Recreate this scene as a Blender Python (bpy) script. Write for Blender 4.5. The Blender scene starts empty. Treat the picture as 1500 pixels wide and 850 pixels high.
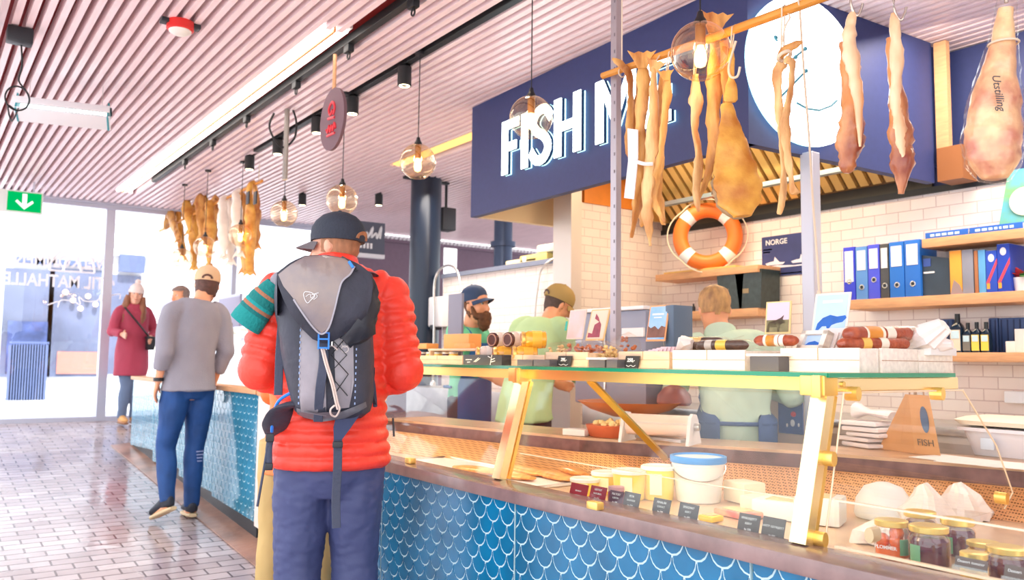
import bpy, bmesh, math, random
from mathutils import Vector as V, Matrix as M, noise as MN
R = math.radians
PI = math.pi
SC = bpy.context.scene
COL = SC.collection
random.seed(7)

# ---------------------------------------------------------------- camera
FPX = 1220.0
YAW, PITCH, ROLL = R(35.7), R(4.8), R(0.7)
EYE = V((0, 0, 1.25))
fw = V((math.sin(YAW)*math.cos(PITCH), math.cos(YAW)*math.cos(PITCH), math.sin(PITCH)))
rt0 = V((math.cos(YAW), -math.sin(YAW), 0))
up0 = V((-math.sin(YAW)*math.sin(PITCH), -math.cos(YAW)*math.sin(PITCH), math.cos(PITCH)))
rt = rt0*math.cos(ROLL) + up0*math.sin(ROLL)
up = up0*math.cos(ROLL) - rt0*math.sin(ROLL)
cam = bpy.data.cameras.new('camera')
cam.sensor_width = 36.0
cam.lens = FPX/1500*36.0
cam.clip_start = 0.05
cam.clip_end = 200
cam.dof.use_dof = True
cam.dof.focus_distance = 2.75
cam.dof.aperture_fstop = 4.0
co = bpy.data.objects.new('camera', cam)
COL.objects.link(co)
co.matrix_world = M(((rt.x, up.x, -fw.x, EYE.x), (rt.y, up.y, -fw.y, EYE.y), (rt.z, up.z, -fw.z, EYE.z), (0, 0, 0, 1)))
SC.camera = co


def P(px, py, X=None, Y=None, Z=None, D=None):
    """where the sight line measured in the photograph meets a known plane of the room"""
    d = fw + rt*((px-750)/FPX) + up*((425-py)/FPX)
    if X is not None: t = (X-EYE.x)/d.x
    elif Y is not None: t = (Y-EYE.y)/d.y
    elif Z is not None: t = (Z-EYE.z)/d.z
    else: t = D
    return EYE + d*t


def floor_z(y):
    return max(0.0, 0.069*(y-4.5))


# ---------------------------------------------------------------- materials
def lin(c):
    return tuple((x/12.92 if x <= .04045 else ((x+.055)/1.055)**2.4) for x in c)


def rgb(r, g, b):
    return lin((r/255, g/255, b/255))


MATS = {}


def mat(name, c, rough=.5, metal=0., var=0., vscale=8., bump=0., bscale=60., c2=None, emit=None, estr=0., spec=.5, coat=0., stretch=None, sub=0.):
    """principled material, base colour varied by a noise, optional bump"""
    if name in MATS: return MATS[name]
    m = bpy.data.materials.new(name)
    m.use_nodes = True
    nt = m.node_tree
    b = nt.nodes['Principled BSDF']
    b.inputs['Roughness'].default_value = rough
    b.inputs['Metallic'].default_value = metal
    b.inputs['Specular IOR Level'].default_value = spec
    b.inputs['Coat Weight'].default_value = coat
    if sub:
        b.inputs['Subsurface Weight'].default_value = sub
        b.inputs['Subsurface Radius'].default_value = (.012, .006, .003)
    b.inputs['Base Color'].default_value = (*c, 1)
    tc = nt.nodes.new('ShaderNodeTexCoord')
    vec = tc.outputs['Object']
    if stretch:
        mp = nt.nodes.new('ShaderNodeMapping')
        mp.inputs['Scale'].default_value = stretch
        nt.links.new(vec, mp.inputs[0])
        vec = mp.outputs[0]
    if var or c2:
        n = nt.nodes.new('ShaderNodeTexNoise')
        n.inputs['Scale'].default_value = vscale
        n.inputs['Detail'].default_value = 5
        nt.links.new(vec, n.inputs['Vector'])
        r = nt.nodes.new('ShaderNodeValToRGB')
        r.color_ramp.elements[0].position = .32
        r.color_ramp.elements[1].position = .68
        k = 1-var
        r.color_ramp.elements[0].color = (*(c2 if c2 else tuple(x*k for x in c)), 1)
        r.color_ramp.elements[1].color = (*(c if c2 else tuple(min(1, x*(1+var*.5)) for x in c)), 1)
        nt.links.new(n.outputs['Fac'], r.inputs[0])
        nt.links.new(r.outputs[0], b.inputs['Base Color'])
    if bump:
        n2 = nt.nodes.new('ShaderNodeTexNoise')
        n2.inputs['Scale'].default_value = bscale
        n2.inputs['Detail'].default_value = 4
        nt.links.new(vec, n2.inputs['Vector'])
        bp = nt.nodes.new('ShaderNodeBump')
        bp.inputs['Strength'].default_value = bump
        bp.inputs['Distance'].default_value = .01
        nt.links.new(n2.outputs['Fac'], bp.inputs['Height'])
        nt.links.new(bp.outputs[0], b.inputs['Normal'])
    if emit:
        b.inputs['Emission Color'].default_value = (*emit, 1)
        b.inputs['Emission Strength'].default_value = estr
    MATS[name] = m
    return m


def glass(name, tint=(1, 1, 1), base=.04, edge=.8, rough=.0, power=4., gcol=(1, 1, 1)):
    """thin sheet glass: clear straight through, mirror-like towards grazing angles"""
    if name in MATS: return MATS[name]
    m = bpy.data.materials.new(name)
    m.use_nodes = True
    nt = m.node_tree
    nt.nodes.clear()
    out = nt.nodes.new('ShaderNodeOutputMaterial')
    tr = nt.nodes.new('ShaderNodeBsdfTransparent')
    tr.inputs[0].default_value = (*tint, 1)
    gl = nt.nodes.new('ShaderNodeBsdfGlossy')
    gl.inputs['Roughness'].default_value = rough
    gl.inputs['Color'].default_value = (*gcol, 1)
    lw = nt.nodes.new('ShaderNodeLayerWeight')
    lw.inputs[0].default_value = .5
    pw = nt.nodes.new('ShaderNodeMath'); pw.operation = 'POWER'; pw.inputs[1].default_value = power
    nt.links.new(lw.outputs['Facing'], pw.inputs[0])
    ml = nt.nodes.new('ShaderNodeMath'); ml.operation = 'MULTIPLY_ADD'
    ml.inputs[1].default_value = edge
    ml.inputs[2].default_value = base
    nt.links.new(pw.outputs[0], ml.inputs[0])
    mx = nt.nodes.new('ShaderNodeMixShader')
    nt.links.new(ml.outputs[0], mx.inputs[0])
    nt.links.new(tr.outputs[0], mx.inputs[1])
    nt.links.new(gl.outputs[0], mx.inputs[2])
    nt.links.new(mx.outputs[0], out.inputs[0])
    MATS[name] = m
    return m


def brickmat(name, c1, c2, mortar, w, h, axes, rough=.3, mort=.006, bump=.3, wet=False, offset=.5, var=.5):
    """courses of bricks or tiles; axes says which world axes run along and up the courses"""
    m = bpy.data.materials.new(name)
    m.use_nodes = True
    nt = m.node_tree
    b = nt.nodes['Principled BSDF']
    tc = nt.nodes.new('ShaderNodeTexCoord')
    sp = nt.nodes.new('ShaderNodeSeparateXYZ')
    nt.links.new(tc.outputs['Object'], sp.inputs[0])
    cb = nt.nodes.new('ShaderNodeCombineXYZ')
    nt.links.new(sp.outputs[axes[0]], cb.inputs[0])
    nt.links.new(sp.outputs[axes[1]], cb.inputs[1])
    br = nt.nodes.new('ShaderNodeTexBrick')
    br.offset = offset
    br.inputs['Scale'].default_value = 1
    br.inputs['Brick Width'].default_value = w
    br.inputs['Row Height'].default_value = h
    br.inputs['Mortar Size'].default_value = mort
    br.inputs['Mortar Smooth'].default_value = .2
    br.inputs['Color1'].default_value = (*c1, 1)
    br.inputs['Color2'].default_value = (*c2, 1)
    br.inputs['Mortar'].default_value = (*mortar, 1)
    nt.links.new(cb.outputs[0], br.inputs['Vector'])
    n = nt.nodes.new('ShaderNodeTexNoise')
    n.inputs['Scale'].default_value = 3
    n.inputs['Detail'].default_value = 6
    nt.links.new(tc.outputs['Object'], n.inputs['Vector'])
    mx = nt.nodes.new('ShaderNodeMix'); mx.data_type = 'RGBA'; mx.blend_type = 'MULTIPLY'
    mx.inputs[0].default_value = var
    nt.links.new(br.outputs['Color'], mx.inputs[6])
    nt.links.new(n.outputs['Color'] if False else n.outputs['Fac'], mx.inputs[7])
    nt.links.new(mx.outputs[2], b.inputs['Base Color'])
    bp = nt.nodes.new('ShaderNodeBump')
    bp.inputs['Strength'].default_value = bump
    bp.inputs['Distance'].default_value = .01
    inv = nt.nodes.new('ShaderNodeMath'); inv.operation = 'SUBTRACT'; inv.inputs[0].default_value = 1
    nt.links.new(br.outputs['Fac'], inv.inputs[1])
    ad = nt.nodes.new('ShaderNodeMath'); ad.operation = 'MULTIPLY_ADD'; ad.inputs[1].default_value = .25
    n2 = nt.nodes.new('ShaderNodeTexNoise'); n2.inputs['Scale'].default_value = 14; n2.inputs['Detail'].default_value = 4
    nt.links.new(tc.outputs['Object'], n2.inputs['Vector'])
    nt.links.new(n2.outputs['Fac'], ad.inputs[0])
    nt.links.new(inv.outputs[0], ad.inputs[2])
    nt.links.new(ad.outputs[0], bp.inputs['Height'])
    nt.links.new(bp.outputs[0], b.inputs['Normal'])
    b.inputs['Roughness'].default_value = rough
    if wet:
        rp = nt.nodes.new('ShaderNodeMapRange')
        rp.inputs[1].default_value = .35; rp.inputs[2].default_value = .65
        rp.inputs[3].default_value = .06; rp.inputs[4].default_value = .34
        nw = nt.nodes.new('ShaderNodeTexNoise'); nw.inputs['Scale'].default_value = 1.1; nw.inputs['Detail'].default_value = 5
        nt.links.new(tc.outputs['Object'], nw.inputs['Vector'])
        nt.links.new(nw.outputs['Fac'], rp.inputs[0])
        nt.links.new(rp.outputs[0], b.inputs['Roughness'])
    return m


def emat(name, c, s):
    if name in MATS: return MATS[name]
    m = bpy.data.materials.new(name)
    m.use_nodes = True
    nt = m.node_tree
    nt.nodes.clear()
    o = nt.nodes.new('ShaderNodeOutputMaterial')
    e = nt.nodes.new('ShaderNodeEmission')
    e.inputs[0].default_value = (*c, 1)
    e.inputs[1].default_value = s
    nt.links.new(e.outputs[0], o.inputs[0])
    MATS[name] = m
    return m


# ---------------------------------------------------------------- mesh builder
def frame(d, hint=None):
    d = d.normalized()
    h = V(hint) if hint is not None else (V((0, 0, 1)) if abs(d.z) < .9 else V((0, 1, 0)))
    x = h.cross(d)
    if x.length < 1e-4: x = V((1, 0, 0)).cross(d)
    x.normalize()
    return x, d.cross(x)


class MB:
    def __init__(s):
        s.bm = bmesh.new()
        s.mi = 0

    def _tag(s, faces):
        for f in faces: f.material_index = s.mi

    def box(s, c, d, rot=None, bevel=0., seg=2):
        """a box of size d centred on c"""
        mt = M.Translation(V(c))
        if rot is not None: mt = mt @ rot.to_4x4()
        g = bmesh.ops.create_cube(s.bm, size=1, matrix=mt @ M.Diagonal((d[0], d[1], d[2], 1)))
        vs = g['verts']
        fs = {f for v in vs for f in v.link_faces}
        if bevel > 0:
            es = {e for v in vs for e in v.link_edges}
            b = bmesh.ops.bevel(s.bm, geom=list(es), offset=min(bevel, min(d)*.45), segments=seg, profile=.6, affect='EDGES')
            fs = set(b['faces']) | {f for f in fs if f.is_valid}
            fs |= {f for v in b['verts'] for f in v.link_faces}
        s._tag(fs)
        return s

    def bx(s, a, b, bevel=0.):
        """a box between two corners"""
        a, b = V(a), V(b)
        d = b-a
        return s.box((a+b)/2, (abs(d.x), abs(d.y), abs(d.z)), bevel=bevel)

    def loft(s, pts, rad, n=14, hint=None, cap=True, power=2., closed=False, hints=None, jit=0., seed=0):
        """skin over elliptic rings: pts along the axis, rad = r or (a, b) per point (a across, b along the hint)"""
        pts = [V(p) for p in pts]
        rings = []
        px = None
        rnd = random.Random(seed)
        for i, p in enumerate(pts):
            if closed: d = pts[(i+1) % len(pts)]-pts[i-1]
            elif i == 0: d = pts[1]-pts[0]
            elif i == len(pts)-1: d = pts[-1]-pts[-2]
            else: d = (pts[i+1]-p).normalized()+(p-pts[i-1]).normalized()
            if d.length < 1e-9: d = V((0, 0, 1))
            d.normalize()
            h = hints[i] if hints else hint
            if h is not None: x, y = frame(d, h)
            elif px is None: x, y = frame(d)
            else:
                x = px-d*px.dot(d)
                if x.length < 1e-5: x, y = frame(d)
                x.normalize()
                y = d.cross(x)
            px = x
            r = rad[i] if isinstance(rad, (list, tuple)) else rad
            a, b = r if isinstance(r, (list, tuple)) else (r, r)
            ring = []
            for k in range(n):
                t = 2*PI*k/n
                c, sn = math.cos(t), math.sin(t)
                c = math.copysign(abs(c)**(2/power), c)
                sn = math.copysign(abs(sn)**(2/power), sn)
                j = 1+rnd.uniform(-jit, jit) if jit else 1
                ring.append(s.bm.verts.new(p+x*a*c*j+y*b*sn*j))
            rings.append(ring)
        fs = []
        m = len(rings)
        for i in range(m if closed else m-1):
            A, B = rings[i], rings[(i+1) % m]
            for k in range(n):
                fs.append(s.bm.faces.new((A[k], A[(k+1) % n], B[(k+1) % n], B[k])))
        if cap and not closed:
            fs.append(s.bm.faces.new(list(reversed(rings[0]))))
            fs.append(s.bm.faces.new(rings[-1]))
        s._tag(fs)
        return s

    def tube(s, pts, r, n=8, closed=False):
        return s.loft(pts, [r]*len(pts), n=n, closed=closed)

    def cyl(s, a, b, r, r2=None, n=20):
        return s.loft([a, b], [r, r if r2 is None else r2], n=n)

    def lathe(s, prof, c=(0, 0, 0), n=24, rot=None, cap=True):
        """turned body: prof = (radius, height) from bottom to top"""
        c = V(c)
        rings = []
        for r, z in prof:
            ring = []
            for k in range(n):
                v = V((r*math.cos(2*PI*k/n), r*math.sin(2*PI*k/n), z))
                if rot is not None: v = rot @ v
                ring.append(s.bm.verts.new(c+v))
            rings.append(ring)
        fs = []
        for A, B in zip(rings, rings[1:]):
            for k in range(n):
                fs.append(s.bm.faces.new((A[k], A[(k+1) % n], B[(k+1) % n], B[k])))
        if cap:
            fs.append(s.bm.faces.new(list(reversed(rings[0]))))
            fs.append(s.bm.faces.new(rings[-1]))
        s._tag(fs)
        return s

    def sphere(s, c, r, n=16, rot=None):
        rr = r if isinstance(r, (tuple, list)) else (r, r, r)
        mt = M.Translation(V(c))
        if rot is not None: mt = mt @ rot.to_4x4()
        g = bmesh.ops.create_uvsphere(s.bm, u_segments=n, v_segments=max(6, n//2), radius=1, matrix=mt @ M.Diagonal((*rr, 1)))
        s._tag({f for v in g['verts'] for f in v.link_faces})
        return s

    def prism(s, poly, o, ux, uy, t):
        """outline poly (u, v) on plane o, ux, uy, thickness vector t"""
        o, ux, uy, t = V(o), V(ux), V(uy), V(t)
        A = [s.bm.verts.new(o+ux*u+uy*v) for u, v in poly]
        B = [s.bm.verts.new(v.co+t) for v in A]
        n = len(A)
        fs = [s.bm.faces.new(list(reversed(A))), s.bm.faces.new(B)]
        for k in range(n):
            fs.append(s.bm.faces.new((A[k], A[(k+1) % n], B[(k+1) % n], B[k])))
        s._tag(fs)
        return s

    def quad(s, *p):
        s._tag([s.bm.faces.new([s.bm.verts.new(V(q)) for q in p])])
        return s

    def torus(s, c, Rr, r, ax=(0, 0, 1), n=40, m=12):
        x, y = frame(V(ax))
        c = V(c)
        pts = [c+x*Rr*math.cos(2*PI*k/n)+y*Rr*math.sin(2*PI*k/n) for k in range(n)]
        return s.loft(pts, [r]*n, n=m, closed=True, hint=ax)

    def mesh(s, name):
        bmesh.ops.recalc_face_normals(s.bm, faces=s.bm.faces)
        me = bpy.data.meshes.new(name)
        s.bm.to_mesh(me)
        s.bm.free()
        return me

    def build(s, name, mats, parent=None, smooth=True, angle=38, label=None):
        me = s.mesh(name)
        return link(name, me, mats, parent, smooth, angle, label)


def link(name, me, mats, parent=None, smooth=True, angle=38, label=None):
    """link mesh data given in world space as one object; as a part it is moved into its parent's space"""
    o = bpy.data.objects.new(name, me)
    for m in (mats if isinstance(mats, (list, tuple)) else [mats]): me.materials.append(m)
    if smooth:
        me.polygons.foreach_set('use_smooth', [True]*len(me.polygons))
        me.set_sharp_from_angle(angle=R(angle))
    COL.objects.link(o)
    if parent is not None:
        me.transform(world_of(parent).inverted())
        o.parent = parent
    else:
        if len(me.vertices):
            xs = [v.co.x for v in me.vertices]; ys = [v.co.y for v in me.vertices]; zs = [v.co.z for v in me.vertices]
            b = V(((min(xs)+max(xs))/2, (min(ys)+max(ys))/2, min(zs)))
            if not name.startswith(('floor', 'wall', 'ceiling', 'trim', 'street')):
                me.transform(M.Translation(-b))
                o.location = b
    if label: o['label'] = label
    return o


def world_of(o):
    m = o.matrix_basis.copy()
    while o.parent is not None:
        o = o.parent
        m = o.matrix_basis @ m
    return m


def thing(name, label, cat, loc=(0, 0, 0), rotz=0., group=None):
    o = bpy.data.objects.new(name, None)
    o.empty_display_size = .05
    COL.objects.link(o)
    o.location = loc
    o.rotation_euler = (0, 0, rotz)
    o['label'] = label
    o['category'] = cat
    if group: o['group'] = group
    return o


def tag(o, label, cat, group=None, kind=None):
    o['label'] = label
    o['category'] = cat
    if group: o['group'] = group
    if kind: o['kind'] = kind
    return o


def struct(o, label=None):
    o['kind'] = 'structure'
    if label: o['label'] = label
    return o


def kids(o):
    return [c for c in COL.objects if c.parent == o]


def dup(o, loc=None, rot=None, label=None, scale=None):
    """copy a thing with its parts and sub-parts"""
    c = o.copy()
    COL.objects.link(c)
    if loc is not None: c.location = loc
    if rot is not None: c.rotation_euler = rot
    if scale is not None: c.scale = scale
    if label: c['label'] = label
    for ch in kids(o):
        d = ch.copy(); COL.objects.link(d); d.parent = c
        for g in kids(ch):
            e = g.copy(); COL.objects.link(e); e.parent = d
    return c


def text_mesh(body, size=.1, depth=.002, align='CENTER', font_scale_x=1., bold=0., shear=0.):
    cu = bpy.data.curves.new('lettering', 'FONT')
    cu.body = body
    cu.size = size
    cu.extrude = depth
    cu.offset = bold
    cu.shear = shear
    cu.align_x = align
    cu.align_y = 'CENTER'
    cu.resolution_u = 3
    to = bpy.data.objects.new('lettering', cu)
    COL.objects.link(to)
    bpy.context.view_layer.update()
    me = bpy.data.meshes.new_from_object(to.evaluated_get(bpy.context.evaluated_depsgraph_get()))
    bpy.data.objects.remove(to)
    bpy.data.curves.remove(cu)
    if font_scale_x != 1: me.transform(M.Diagonal((font_scale_x, 1, 1, 1)))
    return me


def text_on(name, body, o, ux, uy, size, material, parent=None, depth=.001, sx=1., bold=0., shear=0., mirror=False, align='CENTER', fit=None):
    """lettering lying on the plane o, ux, uy"""
    me = text_mesh(body, size, depth, align, sx, bold, shear)
    if fit:
        xs = [v.co.x for v in me.vertices]; me.transform(M.Diagonal((fit/(max(xs)-min(xs)), 1, 1, 1)))
    ux, uy = V(ux).normalized(), V(uy).normalized()
    n = ux.cross(uy)
    o = V(o)
    mt = M(((ux.x, uy.x, n.x, o.x), (ux.y, uy.y, n.y, o.y), (ux.z, uy.z, n.z, o.z), (0, 0, 0, 1)))
    if mirror: mt = mt @ M.Diagonal((-1, 1, 1, 1))
    me.transform(mt)
    me.materials.clear()
    return link(name, me, material, parent, smooth=False)


def fuse(mb, voxel=.007, smooth=4, fac=.5):
    """weld overlapping closed pieces of a builder into one continuous skin"""
    me = mb.mesh('fuse')
    o = bpy.data.objects.new('fuse', me)
    COL.objects.link(o)
    r = o.modifiers.new('r', 'REMESH')
    r.mode = 'VOXEL'
    r.voxel_size = voxel
    if smooth:
        sm = o.modifiers.new('s', 'SMOOTH')
        sm.iterations = smooth
        sm.factor = fac
    bpy.context.view_layer.update()
    out = bpy.data.meshes.new_from_object(o.evaluated_get(bpy.context.evaluated_depsgraph_get()))
    bpy.data.objects.remove(o)
    bpy.data.meshes.remove(me)
    return out


def ruffle(me, amp, freq, seed=0, stretch=(1, 1, 1)):
    """folds and unevenness: push the skin along its normals by a noise"""
    off = V((seed*3.1, seed*7.7, seed*1.3))
    ns = [v.normal.copy() for v in me.vertices]
    for v, n in zip(me.vertices, ns):
        q = V((v.co.x*stretch[0], v.co.y*stretch[1], v.co.z*stretch[2]))*freq+off
        v.co += n*amp*(MN.noise(q)+.5*MN.noise(q*2.1))
    return me


def spline(pts, n=6):
    """Catmull-Rom points through pts"""
    pts = [V(p) for p in pts]
    out = []
    for i in range(len(pts)-1):
        p0 = pts[max(0, i-1)]; p1 = pts[i]; p2 = pts[i+1]; p3 = pts[min(len(pts)-1, i+2)]
        for k in range(n):
            t = k/n
            out.append(.5*((2*p1)+(p2-p0)*t+(2*p0-5*p1+4*p2-p3)*t*t+(3*p1-p0-3*p2+p3)*t*t*t))
    out.append(pts[-1])
    return out


def lerp_list(vals, n):
    """resample a list of numbers or tuples to n entries"""
    out = []
    for i in range(n):
        t = i/(n-1)*(len(vals)-1)
        k = min(int(t), len(vals)-2)
        f = t-k
        f = f*f*(3-2*f)*.5+f*.5
        a, b = vals[k], vals[k+1]
        if isinstance(a, (tuple, list)): out.append(tuple(x+(y-x)*f for x, y in zip(a, b)))
        else: out.append(a+(b-a)*f)
    return out
# ================================================================ materials
WHITE = mat('white_paint', (.82, .82, .84), .5)
M_slat = mat('slat_wood', rgb(250, 226, 229), .34, var=.08, vscale=6, stretch=(6, .6, 6))  # daylight on reddish brown slats put into this pink white
M_back = mat('slat_backing', rgb(150, 34, 40), .8)
M_tile = brickmat('wall_tile', rgb(252, 240, 232), rgb(244, 228, 220), rgb(214, 192, 186), .155, .066, (1, 2), .16, .003, .25, var=.12)
M_tile_x = brickmat('wall_tile_side', rgb(252, 240, 230), rgb(246, 230, 220), rgb(222, 202, 194), .155, .066, (0, 2), .16, .003, .25, var=.12)
M_paver = brickmat('wet_pavers', rgb(216, 202, 204), rgb(186, 168, 170), rgb(116, 98, 100), .205, .104, (0, 1), .3, .006, .9, wet=True, var=.45)
M_kerb = mat('kerb_stone', rgb(176, 132, 112), .3, var=.45, vscale=3.5, bump=.3, bscale=20)
M_navy = mat('fascia_navy', rgb(48, 58, 108), .55, var=.06, vscale=30)
M_black = mat('black_metal', (.012, .013, .016), .4)
M_dark = mat('dark_plastic', (.02, .022, .028), .45)
M_steel = mat('brushed_steel', (.62, .6, .58), .28, 1., var=.08, vscale=40)
M_steel_rough = mat('dull_steel', (.55, .52, .5), .42, .9, var=.12, vscale=9)
M_brass = mat('polished_brass', rgb(252, 214, 124), .34, .8)
M_goldwhite = mat('pale_brass', rgb(255, 234, 178), .26, .85)
M_amberpanel = mat('amber_panel', rgb(238, 142, 52), .5, var=.1)
M_oak = mat('oak', rgb(220, 164, 118), .5, var=.14, vscale=5, stretch=(16, 2, 16), bump=.05, bscale=30)
M_pine = mat('pine_board', rgb(238, 204, 168), .55, var=.14, vscale=5, stretch=(14, 2.5, 14))
M_limed = mat('limewashed_pine', rgb(250, 238, 224), .6, var=.12, vscale=5, stretch=(14, 2.5, 14))
M_glass = glass('case_glass', (.98, .99, .985), .022, .4)
M_glassgreen = mat('glass_edge', rgb(40, 150, 110), .12, emit=None)
M_glass_facade = glass('facade_glass', (.97, .985, 1.0), .03, .4)
M_glass_guard = glass('guard_glass', (.98, .99, .98), .02, .3)
M_frame = mat('facade_frame', rgb(196, 198, 212), .4, .4)
M_purple = mat('shutter_purple', rgb(120, 98, 116), .6, var=.06, vscale=20)

# ================================================================ floor
YF = 11.15           # glazed front
mb = MB()
ys = [-3.0, 4.5, YF]
for a, b in zip(ys, ys[1:]):
    mb.quad((-4.5, a, floor_z(a)), (9.5, a, floor_z(a)), (9.5, b, floor_z(b)), (-4.5, b, floor_z(b)))
fl = mb.build('floor', M_paver, smooth=False)
struct(fl, 'wet grey brown brick paving rising towards the glazed front')

mb = MB()
ya, yb = 3.2, 9.3
pts = [(1.72, y, floor_z(y)) for y in (ya, 4.5, yb)]
for (x, a, z0), (_, b, z1) in zip(pts, pts[1:]):
    v = []
    for xx, zz in ((1.70, .004), (1.96, .004), (1.96, .03), (1.70, .012)):
        v.append(((xx, a, z0+zz), (xx, b, z1+zz)))
    for i in range(4):
        p, q = v[i], v[(i+1) % 4]
        mb.quad(p[0], q[0], q[1], p[1])
struct(mb.build('trim_1', M_kerb, smooth=False), 'brown stone kerb strip along the foot of the far counter')

# ================================================================ ceiling
ZC = 3.1
mb = MB()
mb.bx((.2, -2.5, ZC+.13), (9.5, YF, ZC+.17))
ceil = struct(mb.build('ceiling', M_back, smooth=False), 'ceiling of wooden slats, daylight painted on in pink white, over dark red backing')
mb = MB()
pitch = .0685
x = .30
GAPS = [(1.77, 1.94, 4.33, 10.2), (1.955, 2.055, 2.2, 9.4), (2.40, 2.47, 2.4, 7.4), (3.66, 3.78, 4.9, 7.1)]
while x < 9.4:
    spans = [(-2.4, YF-.05)]
    for g0, g1, s0, s1 in GAPS:
        if g0-.02 < x < g1+.02:
            ns = []
            for a, b in spans:
                if s0 > a: ns.append((a, min(b, s0)))
                if s1 < b: ns.append((max(a, s1), b))
            spans = [q for q in ns if q[1]-q[0] > .02]
    for a, b in spans:
        # staggered lengths of batten butted end to end
        mb.bx((x-.0175, a, ZC), (x+.0175, b, ZC+.085))
    x += pitch
struct(mb.build('ceiling_slats', M_slat, ceil, smooth=False))
# edge board where the slats end at the far front
mb = MB()
mb.bx((.2, YF-.09, ZC-.07), (4.75, YF-.02, ZC+.03))
mb.bx((.2, YF-.16, ZC-.02), (4.75, YF-.09, ZC+.03))
struct(mb.build('trim_2', M_frame, smooth=False), 'grey edge channel where the slatted ceiling meets the glazed front')
mb = MB(); mb.bx((.2, -2.4, ZC-.06), (.275, YF, ZC+.08))
struct(mb.build('trim_3', mat('edge_board', rgb(216, 200, 196), .5), smooth=False), 'pale board closing the left edge of the slatted ceiling')

# strip light recessed in the slats
t = thing('strip_light', 'long warm white strip light set between the ceiling slats', 'ceiling light', (1.85, 7.2, ZC))
mb = MB(); mb.bx((1.785, 4.33, ZC+.012), (1.842, 10.2, ZC+.03)); mb.build('diffuser', emat('strip_glow', (1, .93, .86), 7), t, smooth=False)
mb = MB(); mb.bx((1.858, 4.33, ZC+.012), (1.93, 10.2, ZC+.03)); mb.build('diffuser', MATS['strip_glow'], t, smooth=False)
mb = MB(); mb.bx((1.843, 4.33, ZC-.004), (1.857, 10.2, ZC+.05)); mb.build('divider', mat('orange_wood', rgb(226, 150, 84), .5), t, smooth=False)
mb = MB(); mb.bx((1.77, 4.3, ZC+.03), (1.945, 10.23, ZC+.085)); mb.build('housing', WHITE, t, smooth=False)

# warm panel light further right
t = thing('panel_light', 'short amber strip light in the slats left of the navy sign', 'ceiling light', (3.72, 6, ZC))
mb = MB(); mb.bx((3.67, 4.9, ZC+.01), (3.77, 7.1, ZC+.03)); mb.build('diffuser', emat('amber_glow', (1, .55, .18), 1.6), t, smooth=False)
mb = MB(); mb.bx((3.66, 4.88, ZC+.03), (3.78, 7.12, ZC+.085)); mb.build('housing', M_dark, t, smooth=False)

# ================================================================ glazed front
mb = MB()
for xx in (-2.2, .20, 1.90):
    w = .05 if xx == 1.90 else .03
    mb.bx((xx-w, YF-.06, floor_z(YF)), (xx+w, YF+.06, ZC))
mb.bx((3.4, YF-.05, floor_z(YF)), (3.46, YF+.05, ZC))
mb.bx((-4.5, YF-.05, floor_z(YF)-.02), (4.75, YF+.05, floor_z(YF)+.05))
mb.bx((-4.5, YF-.04, ZC-.06), (4.75, YF+.04, ZC+.1))
wf = struct(mb.build('window_1', M_frame, smooth=False), 'glazed shop front with pale grey mullions')
mb = MB(); mb.bx((-4.5, YF-.005, floor_z(YF)), (4.75, YF+.005, ZC)); struct(mb.build('pane', M_glass_facade, wf, smooth=False))
WL = emat('lettering_white_lit', (1, 1, 1), .9) if False else mat('vinyl_white', (.95, .95, .97), .5)
def letter_px(body, x0, x1, yb_, h, name='lettering'):
    a = P(x0, yb_, Y=YF-.012); b = P(x1, yb_, Y=YF-.012)
    c = (a+b)/2
    me = text_on(name, body, (c.x, YF-.012, (a.z+b.z)/2), (1, 0, 0), (0, 0, 1), h, WL, wf, .001, bold=.004, mirror=True, fit=abs(b.x-a.x))
    return me
o = letter_px('VELKOMMEN', 20, 152, 384, .20)
o = letter_px('TIL MATHALLEN', -14, 152, 412, .205)
# arched emblem over the words
mb = MB()
c = P(106, 398, Y=YF-.014)
mb.tube([c+V((.24*math.cos(a), 0, .27*math.sin(a)**.8 if a not in (0, PI) else 0)) for a in [PI*k/16 for k in range(17)]], .012, n=6)
mb.tube([c+V((-.24, 0, 0)), c+V((.24, 0, 0))], .012, n=6)
mb.tube([c+V((-.1, 0, 0)), c+V((-.07, 0, .12)), c+V((0, 0, .17)), c+V((.07, 0, .12)), c+V((.1, 0, 0))], .016, n=6)
for q in (-.17, .17): mb.box(c+V((q, 0, .06)), (.06, .006, .05))
mb.build('emblem', WL, wf)
# looping script line below
mb = MB()
c = P(70, 447, Y=YF-.012)
pts = [c+V((.06*k+.05*math.sin(k*1.7), 0, .045*math.sin(k*2.3)+.012*k)) for k in range(14)]
mb.tube(spline(pts, 5), .007, n=5)
mb.build('script_line', WL, wf)

# purple wall right of the glazing
mb = MB(); mb.bx((4.75, YF-.05, 0), (9.5, YF+.1, 3.04))
mb.bx((4.75, YF-.12, 2.98), (9.5, YF-.05, 3.04))
struct(mb.build('wall_far', M_purple, smooth=False), 'mauve panelled wall at the far end right of the glazing')
mb = MB()
k = 4.8
while k < 9.4:
    mb.bx((k, YF-.16, 3.02), (k+.035, YF-.06, 3.07)); k += .0685
struct(mb.build('trim_4', WHITE, smooth=False), 'row of white batten ends above the mauve wall')
a = P(650, 400, Y=YF-.06); b = P(669, 350, Y=YF-.06)
mb = MB(); mb.bx((a.x, YF-.075, 1.4), (b.x, YF-.045, 2.98))
struct(mb.build('window_2', emat('daylight_slot', (1, 1, 1), 1.6), smooth=False), 'narrow bright window slot in the mauve wall')  # glowing box stands for daylight through the slot

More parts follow.
